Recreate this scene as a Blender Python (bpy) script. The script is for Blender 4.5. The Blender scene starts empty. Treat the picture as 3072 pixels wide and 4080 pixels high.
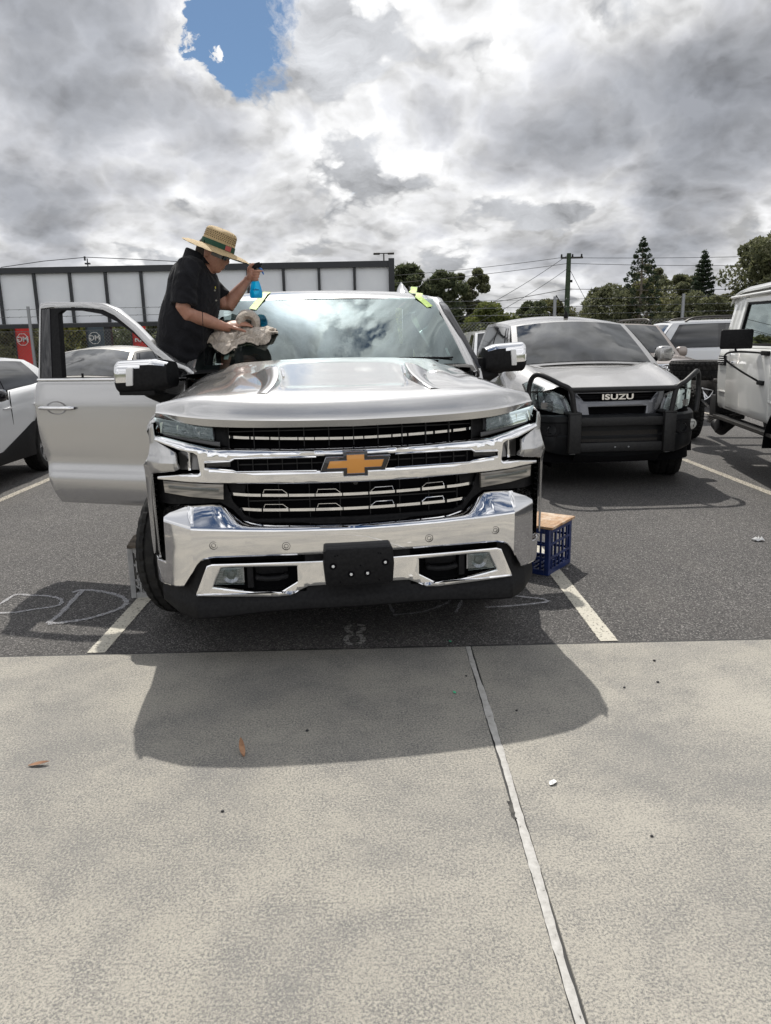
import bpy, bmesh, math, random
from math import sin, cos, pi, radians, sqrt, atan2, exp
from mathutils import Vector, Matrix, noise as mnoise
S = bpy.context.scene
C = S.collection
# ---------------------------------------------------------------- camera
PITCH, YAW, ROLL, CAM_H = radians(13.11), radians(-0.4415), radians(1.1326), 1.5417
def _cam_axes():
    fw = Vector((0, cos(PITCH), -sin(PITCH))); up = Vector((0, sin(PITCH), cos(PITCH))); rt = Vector((1, 0, 0))
    R = Matrix.Rotation(YAW, 3, 'Z'); fw, up, rt = R @ fw, R @ up, R @ rt
    r2 = cos(ROLL) * rt - sin(ROLL) * up; u2 = sin(ROLL) * rt + cos(ROLL) * up
    return r2, u2, fw
_r, _u, _f = _cam_axes()
cd = bpy.data.cameras.new('camera'); cam = bpy.data.objects.new('camera', cd); C.objects.link(cam)
M3 = Matrix((_r, _u, -_f)).transposed()
cam.matrix_world = Matrix.Translation((0, 0, CAM_H)) @ M3.to_4x4()
cd.sensor_fit = 'VERTICAL'; cd.sensor_height = 36.0; cd.lens = 2950 / 4080 * 36.0
cd.clip_start = 0.05; cd.clip_end = 3000
S.camera = cam
# ---------------------------------------------------------------- exposure
S.view_settings.view_transform = 'Standard'; S.view_settings.look = 'None'
S.view_settings.gamma = 1; S.view_settings.use_curve_mapping = False
S.view_settings.exposure = 0.42
S.cycles.use_denoising = True
S.cycles.max_bounces = 10; S.cycles.transparent_max_bounces = 24
S.cycles.caustics_reflective = False; S.cycles.caustics_refractive = False
S.cycles.sample_clamp_indirect = 4.0
# ---------------------------------------------------------------- sun
SUN_EL, SUN_AZ = radians(51.5), radians(-7.5)        # azimuth from +Y towards +X
sun_dir = Vector((sin(SUN_AZ) * cos(SUN_EL), cos(SUN_AZ) * cos(SUN_EL), sin(SUN_EL)))
sl = bpy.data.lights.new('sun', 'SUN'); sl.energy = 3.1; sl.angle = radians(0.6); sl.color = (1.0, .955, .88)
so = bpy.data.objects.new('sun', sl); C.objects.link(so)
so.rotation_euler = (-sun_dir).to_track_quat('-Z', 'Y').to_euler(); so.location = sun_dir * 60
# ---------------------------------------------------------------- node helpers
class NT:
    def __init__(s, tree): s.t = tree; s.n = tree.nodes; s.l = tree.links
    def new(s, typ, **kw):
        nd = s.n.new(typ)
        for k, v in kw.items():
            if k == 'ins':
                for i, val in v.items():
                    if hasattr(val, 'is_output'): s.l.new(val, nd.inputs[i])
                    else: nd.inputs[i].default_value = val
            else: setattr(nd, k, v)
        return nd
    def math(s, op, a, b=0.0, cl=False):
        nd = s.new('ShaderNodeMath', operation=op, use_clamp=cl)
        for i, v in enumerate((a, b)):
            if hasattr(v, 'is_output'): s.l.new(v, nd.inputs[i])
            elif v is not None: nd.inputs[i].default_value = v
        return nd.outputs[0]
    def vmath(s, op, a, b=None):
        nd = s.new('ShaderNodeVectorMath', operation=op)
        for i, v in enumerate((a, b)):
            if v is None: continue
            if hasattr(v, 'is_output'): s.l.new(v, nd.inputs[i])
            else: nd.inputs[i].default_value = v
        return nd
    def noise(s, vec, scale, detail=6, rough=.55, dist=0, lac=2.0):
        nd = s.new('ShaderNodeTexNoise'); nd.noise_dimensions = '3D'
        if vec is not None: s.l.new(vec, nd.inputs['Vector'])
        nd.inputs['Scale'].default_value = scale; nd.inputs['Detail'].default_value = detail
        nd.inputs['Roughness'].default_value = rough; nd.inputs['Distortion'].default_value = dist
        nd.inputs['Lacunarity'].default_value = lac
        return nd.outputs['Fac']
    def ramp(s, fac, stops, interp='LINEAR'):
        nd = s.new('ShaderNodeValToRGB'); s.l.new(fac, nd.inputs[0]); cr = nd.color_ramp; cr.interpolation = interp
        while len(cr.elements) > 1: cr.elements.remove(cr.elements[-1])
        for i, (p, c) in enumerate(stops):
            e = cr.elements[0] if i == 0 else cr.elements.new(p)
            e.position = p
            if not hasattr(c, '__len__'): c = (c, c, c)
            e.color = tuple(c) + (1,) if len(c) == 3 else c
        return nd.outputs[0]
    def mix(s, fac, a, b, blend='MIX'):
        nd = s.new('ShaderNodeMix', data_type='RGBA', blend_type=blend)
        for i, v in ((0, fac), (6, a), (7, b)):
            if hasattr(v, 'is_output'): s.l.new(v, nd.inputs[i])
            else: nd.inputs[i].default_value = v if i == 0 else (tuple(v) + (1,) if len(v) == 3 else v)
        return nd.outputs[2]
# ---------------------------------------------------------------- world: Nishita sky behind broken cloud
W = bpy.data.worlds.new('World'); S.world = W; W.use_nodes = True
w = NT(W.node_tree); w.n.clear()
sky = w.new('ShaderNodeTexSky', sky_type='NISHITA', sun_disc=False)
sky.sun_elevation = SUN_EL; sky.sun_rotation = SUN_AZ; sky.air_density = 1.0; sky.dust_density = .6; sky.ozone_density = 1.6
tc = w.new('ShaderNodeTexCoord'); dirv = w.vmath('NORMALIZE', tc.outputs['Generated']).outputs[0]
sep = w.new('ShaderNodeSeparateXYZ', ins={0: dirv})
zc = w.math('MAXIMUM', sep.outputs[2], 0.0)
inv = w.math('DIVIDE', 1.0, w.math('ADD', zc, 0.34))
inv = w.math('MULTIPLY', inv, w.math('ADD', 1.0, w.math('MULTIPLY', w.math('MULTIPLY', zc, zc), 1.1)))
px_ = w.math('MULTIPLY', sep.outputs[0], inv); py_ = w.math('MULTIPLY', sep.outputs[1], inv)
pv = w.new('ShaderNodeCombineXYZ', ins={0: px_, 1: py_, 2: w.math('MULTIPLY', zc, .8)}).outputs[0]
w1 = w.new('ShaderNodeTexNoise'); w.l.new(pv, w1.inputs['Vector']); w1.inputs['Scale'].default_value = 3.0; w1.inputs['Detail'].default_value = 6; w1.inputs['Roughness'].default_value = .58
wv = w.vmath('SUBTRACT', w1.outputs['Color'], (.5, .5, .5)).outputs[0]
pw = w.vmath('ADD', pv, w.vmath('MULTIPLY', wv, (.20, .20, .20)).outputs[0]).outputs[0]
dirw = w.vmath('NORMALIZE', w.vmath('ADD', dirv, w.vmath('MULTIPLY', wv, (.11, .11, .11)).outputs[0]).outputs[0]).outputs[0]
def blob(d, k, amp, src=None):
    dn = Vector(d).normalized()
    dt = w.vmath('DOT_PRODUCT', src or dirv, tuple(dn)).outputs['Value']
    return w.math('MULTIPLY', w.math('EXPONENT', w.math('MULTIPLY', w.math('SUBTRACT', dt, 1.0), k)), amp)
def puff(vec, sc):
    v_ = w.new('ShaderNodeTexVoronoi', feature='F1'); w.l.new(vec, v_.inputs['Vector'])
    for k_, x_ in (('Scale', sc), ('Detail', 3.0), ('Roughness', .5), ('Lacunarity', 2.3)): v_.inputs[k_].default_value = x_
    return w.math('SUBTRACT', 1.0, v_.outputs['Distance'])
def thick(vec):
    a = w.noise(vec, 1.9, 3, .5); b = puff(vec, 3.6); c_ = w.noise(vec, 9, 6, .6)
    return w.math('ADD', w.math('ADD', w.math('MULTIPLY', a, 1.15), w.math('MULTIPLY', b, .34)), w.math('ADD', w.math('MULTIPLY', c_, .13), -.205))
n0 = thick(pw)
n1 = thick(w.vmath('ADD', pw, (-.015, .050, .02)).outputs[0])
add = None
BL = [((-.185, .928, .318), 1300, -.22), ((-.150, .929, .334), 1300, -.17), ((-.168, .928, .347), 1300, -.18), ((-.120, .929, .345), 2500, -.10),
      ((-.05, .952, .285), 260, -.05), ((-.11, .965, .245), 300, -.05), ((.01, .943, .332), 300, -.03), ((-.235, .933, .28), 300, -.06),
      ((.278, .926, .255), 150, .16), ((.394, .890, .225), 260, .10), ((-.104, .978, .181), 500, .08), ((-.36, .884, .307), 160, .12),
      ((.006, .966, .255), 420, .09), ((-.284, .931, .225), 260, .06), ((.22, .928, .315), 420, -.06), ((.19, .971, .155), 300, -.06),
      ((-.299, .946, .124), 500, .05), ((.156, .966, .208), 500, .06),
      ((.09, .52, .85), 160, -.14), ((-.16, .50, .85), 160, .06)]
frag = w.ramp(w.noise(pw, 10, 6, .62), [(.36, .15), (.62, 1.0)])
for q_, (d, k, a) in enumerate(BL):
    b_ = blob(d, k, a * (1.9 if q_ < 4 else 1), dirw if q_ < 4 else None); b_ = w.math('MULTIPLY', b_, frag) if q_ < 4 else b_; add = b_ if add is None else w.math('ADD', add, b_)
th = w.math('ADD', w.math('ADD', n0, add), w.math('MULTIPLY', w.math('SUBTRACT', 1.0, zc), .10))
clear = blob((.10, -.42, .90), 7.0, -.20, dirw)      # blue gap overhead, behind the photographer
th = w.math('ADD', th, clear)
hole = w.math('ADD', w.math('ADD', blob((-.175, .928, .328), 380, 1.15, dirw), blob((-.135, .929, .350), 600, .5, dirw)), w.math('ADD', blob((.10, -.42, .90), 7.0, .95, dirw), blob((.15, .52, .84), 120, .7, dirw)))
hole = w.math('ADD', hole, w.math('MULTIPLY', w.math('SUBTRACT', w.noise(pw, 10, 7, .68), .5), 2.6))
veil = w.ramp(hole, [(.34, 1), (.86, 0)])            # thin high cloud everywhere except in the gaps
cover = w.ramp(th, [(.40, 0), (.455, 1)])
base = w.ramp(th, [(.41, (1.0, 1.0, 1.0)), (.52, (.93, .935, .95)), (.63, (.66, .67, .705)), (.77, (.44, .455, .49)), (.95, (.33, .345, .38))])
dif = w.math('ADD', w.math('MULTIPLY', w.math('SUBTRACT', n0, n1), 3.1), 1.03)
dif = w.math('MINIMUM', w.math('MAXIMUM', dif, .60), 1.40)
sd = w.vmath('DOT_PRODUCT', dirv, tuple(sun_dir)).outputs['Value']
glow = w.math('ADD', w.math('ADD', blob(tuple(sun_dir), 9.0, 1.1), blob(tuple(sun_dir), 220.0, 6.0)), w.math('ADD', blob(tuple(sun_dir), 26.0, 1.2), w.math('ADD', 1.0, blob((.05, -.86, .50), 1.6, .95))))  # last blob: unseen sky behind the camera, brightened to fill camera-facing surfaces
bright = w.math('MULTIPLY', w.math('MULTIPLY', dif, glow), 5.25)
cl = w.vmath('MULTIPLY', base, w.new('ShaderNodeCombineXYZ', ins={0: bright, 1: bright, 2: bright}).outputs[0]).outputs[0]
skc = w.vmath('MULTIPLY', sky.outputs[0], (.36, .45, .52)).outputs[0]
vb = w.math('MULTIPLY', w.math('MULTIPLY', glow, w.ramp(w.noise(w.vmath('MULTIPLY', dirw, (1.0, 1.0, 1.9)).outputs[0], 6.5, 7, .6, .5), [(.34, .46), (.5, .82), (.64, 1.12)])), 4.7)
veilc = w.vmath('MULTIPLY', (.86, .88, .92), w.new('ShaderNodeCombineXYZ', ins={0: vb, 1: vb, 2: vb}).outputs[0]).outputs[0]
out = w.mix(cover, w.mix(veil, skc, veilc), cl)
gnd = w.math('GREATER_THAN', sep.outputs[2], -0.02)
out = w.mix(gnd, (1.2, 1.15, 1.05), out)
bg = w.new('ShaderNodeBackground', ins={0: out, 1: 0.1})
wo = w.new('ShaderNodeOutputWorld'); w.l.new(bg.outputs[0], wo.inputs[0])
W.cycles.sampling_method = 'MANUAL'; W.cycles.sample_map_resolution = 512
# ---------------------------------------------------------------- materials
MATS = {}
def mat(name, col=(.5, .5, .5), rough=.5, metal=0.0, coat=0.0, spec=.5, fn=None, alpha=1.0, trans=0.0, emit=None, ior=1.5, sheen=0):
    m = bpy.data.materials.new(name); m.use_nodes = True; t = NT(m.node_tree)
    b = t.n['Principled BSDF']
    b.inputs['Base Color'].default_value = tuple(col) + (1,); b.inputs['Roughness'].default_value = rough
    b.inputs['Metallic'].default_value = metal; b.inputs['Coat Weight'].default_value = coat; b.inputs['Coat Roughness'].default_value = .04
    b.inputs['Specular IOR Level'].default_value = spec; b.inputs['Alpha'].default_value = alpha
    b.inputs['Transmission Weight'].default_value = trans; b.inputs['IOR'].default_value = ior
    if sheen: b.inputs['Sheen Weight'].default_value = sheen
    if fn: fn(t, b)
    MATS[name] = m
    return m
def ocoord(t, kind='Object'): return t.new('ShaderNodeTexCoord').outputs[kind]
def bump(t, b, h, strength=.3, dist=.01):
    nd = t.new('ShaderNodeBump', ins={'Strength': strength, 'Distance': dist}); t.l.new(h, nd.inputs['Height']); t.l.new(nd.outputs[0], b.inputs['Normal'])
def var(scale, lo, hi, detail=4, bumps=0, bdist=.003, rvar=None):
    def f(t, b):
        v = ocoord(t); n = t.noise(v, scale, detail)
        t.l.new(t.ramp(n, [(.3, lo), (.7, hi)]), b.inputs['Base Color'])
        if bumps: bump(t, b, n, bumps, bdist)
        if rvar: t.l.new(t.ramp(n, [(.3, rvar[0]), (.7, rvar[1])]), b.inputs['Roughness'])
    return f
def paint(name, col, metal=.55, rough=.34, dust=.10):
    def f(t, b):
        v = ocoord(t)
        fl = t.noise(v, 900, 1, .5); big = t.noise(v, 3.0, 5, .6)
        c = t.mix(t.math('MULTIPLY', t.math('SUBTRACT', fl, .35, True), .5), tuple(x * .86 for x in col), tuple(min(1, x * 1.12) for x in col))
        c = t.mix(t.math('MULTIPLY', t.math('SUBTRACT', big, .5, True), dust * 4), c, (.42, .40, .37))
        t.l.new(c, b.inputs['Base Color'])
        t.l.new(t.ramp(big, [(.35, .02), (.75, .10)]), b.inputs['Coat Roughness'])
    return mat(name, col, rough, metal, 1.0, fn=f)
silver = paint('silver_paint', (.57, .565, .562), .74, .21)
door_silver = silver
grey_silver = paint('grey_silver_paint', (.46, .45, .44), .66, .27)
bronze = paint('bronze_paint', (.36, .31, .28), .6, .38)
champagne = paint('champagne_paint', (.56, .53, .48), .55, .36)
white_p = paint('white_paint', (.80, .81, .82), 0.0, .4, .03)
cream_p = paint('cream_white_paint', (.88, .885, .86), 0.0, .38, .04)
charcoal_p = paint('charcoal_paint', (.12, .125, .14), .7, .26, .06)
def _chrome(t, b):
    v = ocoord(t); n = t.noise(v, 7, 5, .6); n2 = t.noise(v, 160, 3, .6)
    t.l.new(t.ramp(n, [(.4, .035), (.75, .11)]), b.inputs['Roughness'])
    t.l.new(t.mix(t.math('MULTIPLY', t.math('SUBTRACT', n2, .55, True), .6), (.86, .86, .87), (.62, .60, .57)), b.inputs['Base Color'])
    bump(t, b, t.noise(v, 3.2, 2), .10, .004)
chrome = mat('chrome', (.86, .86, .87), .05, 1.0, fn=_chrome)
black_pl = mat('black_plastic', (.009, .009, .010), .55, spec=.14, fn=var(60, (.007, .007, .008), (.015, .015, .016), 3, .15, .0008))
black_gl = mat('gloss_black', (.01, .01, .012), .12, coat=.5)
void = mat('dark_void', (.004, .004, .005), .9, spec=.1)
rubber = mat('tyre_rubber', (.02, .02, .021), .8, spec=.2, fn=var(14, (.010, .010, .011), (.030, .029, .027), 5, .1, .002))
rim_m = mat('alloy_rim', (.55, .55, .56), .25, .9)
dark_metal = mat('dark_metal', (.045, .045, .048), .5, .6, fn=var(20, (.03, .03, .032), (.075, .068, .06), 5, .3, .003))
def _tint(name, tint, w_refl=1.0, rough=0.008, base_alpha=.5):
    m = bpy.data.materials.new(name); m.use_nodes = True; t = NT(m.node_tree); t.n.clear()
    v = ocoord(t)
    tr = t.new('ShaderNodeBsdfTransparent', ins={0: tuple(tint) + (1,)})
    gl = t.new('ShaderNodeBsdfGlossy', ins={0: (.80, .92, .91, 1), 1: rough})
    fr = t.new('ShaderNodeFresnel', ins={0: 1.52})
    # two faces of laminated glass reflect about twice a single surface
    f2 = t.math('MULTIPLY', fr.outputs[0], 1.9 * w_refl, True)
    mx = t.new('ShaderNodeMixShader', ins={0: f2, 1: tr.outputs[0], 2: gl.outputs[0]})
    df = t.new('ShaderNodeBsdfDiffuse', ins={0: (.5, .5, .48, 1)})
    dn = t.math('MULTIPLY', t.math('SUBTRACT', t.noise(v, 5, 6, .65), .45, True), .10)
    mx2 = t.new('ShaderNodeMixShader', ins={0: dn, 1: mx.outputs[0], 2: df.outputs[0]})
    o = t.new('ShaderNodeOutputMaterial'); t.l.new(mx2.outputs[0], o.inputs[0]); MATS[name] = m
    return m
glass = _tint('windscreen_glass', (.62, .76, .72), 1.25)
side_glass = _tint('tinted_glass', (.16, .19, .19), 1.2)
clear_glass = _tint('clear_glass', (.55, .62, .60), 1.0)
lens = _tint('lamp_lens', (.75, .76, .78), 1.0)
lens_smoke = _tint('smoked_lens', (.62, .63, .65), 1.0)
amber = mat('amber_lens', (.55, .13, .03), .2, coat=.6)
drl_m = mat('daytime_lamp', (.20, .185, .17), .22, coat=.9, fn=lambda t, b: t.l.new(t.ramp(t.noise(t.vmath('MULTIPLY', ocoord(t), (.6, .6, 9)).outputs[0], 9, 4), [(.35, (.10, .095, .09)), (.5, (.25, .235, .21)), (.62, (.36, .33, .29))]), b.inputs['Base Color']))
gold = mat('gold_emblem', (.62, .27, .045), .38, .15, .6)
white_pl = mat('white_plastic', (.75, .75, .74), .4)
reflector = mat('reflector', (.8, .8, .8), .12, 1.0)
red_m = mat('red_plastic', (.5, .02, .02), .3)
def tape_f(t, b):
    v = ocoord(t); t.l.new(t.ramp(t.noise(v, 30, 4), [(.3, (.33, .52, .06)), (.7, (.46, .66, .13))]), b.inputs['Base Color']); bump(t, b, t.noise(v, 45, 3), .5, .004)
tape_m = mat('green_tape', (.4, .6, .1), .55, fn=tape_f)
interior = mat('dark_interior', (.03, .032, .033), .7)
dash_m = mat('dashboard_vinyl', (.035, .036, .037), .55)
seat_m = mat('seat_fabric', (.045, .045, .048), .85)
def skin_f(t, b):
    v = ocoord(t); n = t.noise(v, 22, 5, .6); n2 = t.noise(v, 140, 3)
    t.l.new(t.mix(t.math('MULTIPLY', n2, .35), t.ramp(n, [(.3, (.42, .20, .135)), (.7, (.56, .31, .22))]), (.26, .11, .075)), b.inputs['Base Color'])
    bump(t, b, n2, .2, .002)
skin = mat('skin', (.45, .23, .16), .5, fn=skin_f)
skin.node_tree.nodes['Principled BSDF'].inputs['Subsurface Weight'].default_value = .12
skin.node_tree.nodes['Principled BSDF'].inputs['Subsurface Radius'].default_value = (.01, .004, .002)
def shirt_f(t, b):
    v = ocoord(t); n = t.noise(v, 9, 4, .55, 1.2); n2 = t.noise(v, 420, 2)
    t.l.new(t.ramp(n, [(.3, (.006, .006, .008)), (.75, (.014, .014, .017))]), b.inputs['Base Color'])
    h = t.math('ADD', t.math('MULTIPLY', n, 1.0), t.math('MULTIPLY', n2, .02)); bump(t, b, h, .8, .03)
shirt_m = mat('black_cotton', (.015, .015, .017), .85, spec=.2, fn=shirt_f, sheen=.05)
pants_m = mat('dark_trousers', (.03, .03, .035), .9, fn=var(12, (.02, .02, .024), (.045, .045, .05), 4, .4, .01))
def straw_f(t, b):
    v = ocoord(t); wv = t.new('ShaderNodeTexWave', wave_type='RINGS', rings_direction='Z'); t.l.new(v, wv.inputs[0]); wv.inputs['Scale'].default_value = 55; wv.inputs['Distortion'].default_value = 1.5; wv.inputs['Detail'].default_value = 2
    n = t.noise(v, 150, 4)
    t.l.new(t.mix(wv.outputs['Fac'], t.ramp(n, [(.3, (.28, .18, .075)), (.7, (.52, .38, .20))]), (.60, .46, .26)), b.inputs['Base Color']); bump(t, b, wv.outputs['Fac'], .6, .004)
straw = mat('straw', (.5, .36, .18), .75, fn=straw_f)
band_m = mat('green_band', (.012, .06, .035), .8)
towel_m = mat('grey_towel', (.42, .37, .31), .95, fn=var(70, (.33, .28, .23), (.62, .54, .45), 6, 1.0, .008), sheen=.4)
crate_blue = mat('blue_crate', (.012, .035, .16), .35, fn=var(15, (.006, .014, .065), (.013, .03, .13), 4))
crate_grey = mat('grey_crate', (.36, .36, .36), .5, fn=var(15, (.26, .26, .26), (.44, .44, .43), 4))
def ply_f(t, b):
    v = t.vmath('MULTIPLY', ocoord(t), (3, 26, 3)).outputs[0]; n = t.noise(v, 3, 7, .65, .8); n2 = t.noise(ocoord(t), 9, 6, .7)
    c = t.ramp(n, [(.3, (.22, .11, .05)), (.55, (.45, .28, .16)), (.75, (.62, .48, .34))])
    t.l.new(t.mix(t.math('MULTIPLY', t.math('SUBTRACT', n2, .48, True), 3), c, (.68, .62, .52)), b.inputs['Base Color'])
ply = mat('weathered_plywood', (.45, .3, .2), .8, fn=ply_f)
dark_board = mat('dirty_board', (.10, .08, .06), .85, fn=var(18, (.05, .04, .03), (.16, .13, .10), 5))
galv = mat('galvanised_steel', (.30, .31, .32), .5, .7)
wire_m = mat('fence_wire', (.16, .165, .165), .5, .6)
black_steel = mat('black_steel', (.016, .018, .022), .45)
panel_m = mat('white_panel', (.8, .82, .84), .6, fn=var(1.2, (.74, .76, .79), (.82, .84, .86), 5))
pole_m = mat('green_timber_pole', (.035, .06, .035), .85, fn=var(6, (.02, .035, .02), (.06, .085, .05), 5))
cable_m = mat('cable', (.03, .032, .035), .6)
flag_red = mat('red_flag', (.60, .035, .03), .7)
flag_grey = mat('grey_flag', (.06, .085, .11), .7)
flag_white = mat('white_print', (.72, .72, .72), .7)
# ---------------------------------------------------------------- object helpers
def link(o, parent=None):
    C.objects.link(o)
    if parent is not None: o.parent = parent
    return o
def tag(o, label=None, cat=None, group=None, kind=None):
    if label: o['label'] = label
    if cat: o['category'] = cat
    if group: o['group'] = group
    if kind: o['kind'] = kind
    return o
def thing(name, label, cat, loc=(0, 0, 0), rz=0.0, group=None):
    o = bpy.data.objects.new(name, None); o.location = loc; o.rotation_euler = (0, 0, rz); o.empty_display_size = .2
    C.objects.link(o); return tag(o, label, cat, group)
def finish(me, smooth=True, sharp=38):
    if smooth:
        me.polygons.foreach_set('use_smooth', [True] * len(me.polygons))
        me.update(); me.set_sharp_from_angle(angle=radians(sharp))
    me.update()
class MB:
    """collects shapes into one mesh"""
    def __init__(s): s.v = []; s.f = []; s.m = []
    def add(s, vs, fs, mi=0):
        o = len(s.v); s.v += [tuple(v) for v in vs]; s.f += [tuple(i + o for i in f) for f in fs]; s.m += [mi] * len(fs); return s
    def box(s, c, d, rot=None, mi=0):
        x, y, z = (q / 2 for q in d); vs = [Vector((i * x, j * y, k * z)) for i in (-1, 1) for j in (-1, 1) for k in (-1, 1)]
        if rot is not None: vs = [rot @ v for v in vs]
        c = Vector(c); vs = [v + c for v in vs]
        return s.add(vs, [(0, 1, 3, 2), (4, 6, 7, 5), (0, 4, 5, 1), (2, 3, 7, 6), (0, 2, 6, 4), (1, 5, 7, 3)], mi)
    def hexa(s, p, mi=0):   # 8 corners: bottom 4 ccw, top 4 ccw
        return s.add(p, [(3, 2, 1, 0), (4, 5, 6, 7), (0, 1, 5, 4), (1, 2, 6, 5), (2, 3, 7, 6), (3, 0, 4, 7)], mi)
    def grid(s, rows, closed_u=False, closed_v=False, mi=0, flip=False):
        n, m = len(rows), len(rows[0]); vs = [p for r in rows for p in r]; fs = []
        for i in range(n if closed_u else n - 1):
            for j in range(m if closed_v else m - 1):
                a, b = i * m + j, i * m + (j + 1) % m; c, d = ((i + 1) % n) * m + (j + 1) % m, ((i + 1) % n) * m + j
                fs.append((a, d, c, b) if flip else (a, b, c, d))
        return s.add(vs, fs, mi)
    def tube(s, pts, r, seg=8, closed=False, cap=True, mi=0):
        pts = [Vector(p) for p in pts]; n = len(pts); rows = []; up = Vector((.0123, .031, 1)).normalized(); prev = None
        for i, p in enumerate(pts):
            a = pts[(i - 1) % n] if (closed or i) else p; b = pts[(i + 1) % n] if (closed or i < n - 1) else p
            t = (b - a).normalized()
            if prev is None:
                x = t.cross(up)
                if x.length < .05: x = t.cross(Vector((1, 0, 0)))
            else: x = prev - t * prev.dot(t)
            x.normalize(); prev = x; y = t.cross(x); rr = r[i] if hasattr(r, '__len__') else r
            rows.append([p + (x * cos(2 * pi * k / seg) + y * sin(2 * pi * k / seg)) * rr for k in range(seg)])
        s.grid(rows, closed, True, mi)
        if cap and not closed:
            o = len(s.v) - n * seg; s.f += [tuple(o + k for k in range(seg)), tuple(o + (n - 1) * seg + k for k in reversed(range(seg)))]; s.m += [mi, mi]
        return s
    def lathe(s, prof, origin=(0, 0, 0), axis='Z', seg=24, mi=0, cap=False):   # prof: (radius, height)
        o = Vector(origin); rows = []
        for r, h in prof:
            row = []
            for k in range(seg):
                a = 2 * pi * k / seg; u, v = r * cos(a), r * sin(a)
                row.append(o + (Vector((u, v, h)) if axis == 'Z' else Vector((h, u, v)) if axis == 'X' else Vector((v, h, u))))
            rows.append(row)
        b = len(s.v); s.grid(rows, False, True, mi)
        if cap: s.f += [tuple(b + k for k in range(seg)), tuple(b + (len(rows) - 1) * seg + k for k in reversed(range(seg)))]; s.m += [mi, mi]
        return s
    def ell(s, c, r, seg=16, rings=10, rot=None, mi=0):
        c = Vector(c); rows = []
        for i in range(rings + 1):
            th = pi * i / rings; row = []
            for k in range(seg):
                a = 2 * pi * k / seg; v = Vector((r[0] * sin(th) * cos(a), r[1] * sin(th) * sin(a), r[2] * cos(th)))
                row.append(c + (rot @ v if rot is not None else v))
            rows.append(row)
        return s.grid(rows, False, True, mi)
    def build(s, name, mats, parent=None, smooth=True, sharp=38, bevel=0, sub=0, weld=True, solid=0, bseg=2):
        me = bpy.data.meshes.new(name); me.from_pydata(s.v, [], s.f)
        if not isinstance(mats, (list, tuple)): mats = [mats]
        for m in mats: me.materials.append(m)
        me.polygons.foreach_set('material_index', s.m)
        bm = bmesh.new(); bm.from_mesh(me)
        if weld: bmesh.ops.remove_doubles(bm, verts=bm.verts, dist=1e-5)
        if solid:
            bmesh.ops.recalc_face_normals(bm, faces=bm.faces); bm.normal_update()
            old = bm.faces[:]; be = [e for e in bm.edges if len(e.link_faces) == 1]
            cp = {v: bm.verts.new(v.co - v.normal * solid) for v in bm.verts[:]}
            for f in old:
                nf = bm.faces.new([cp[v] for v in reversed(f.verts)]); nf.material_index = f.material_index
            for e in be:
                a_, b_ = e.verts; nf = bm.faces.new([a_, b_, cp[b_], cp[a_]]); nf.material_index = e.link_faces[0].material_index
        bmesh.ops.recalc_face_normals(bm, faces=bm.faces)
        if bevel:
            es = [e for e in bm.edges if len(e.link_faces) == 2 and e.calc_face_angle(0) > radians(25)]
            bmesh.ops.bevel(bm, geom=es, offset=bevel, segments=bseg, affect='EDGES', clamp_overlap=True, profile=.5)
        if sub: bmesh.ops.subdivide_edges(bm, edges=bm.edges[:], cuts=sub, use_grid_fill=True, smooth=0)
        bm.to_mesh(me); bm.free(); finish(me, smooth, sharp)
        return link(bpy.data.objects.new(name, me), parent)
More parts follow.
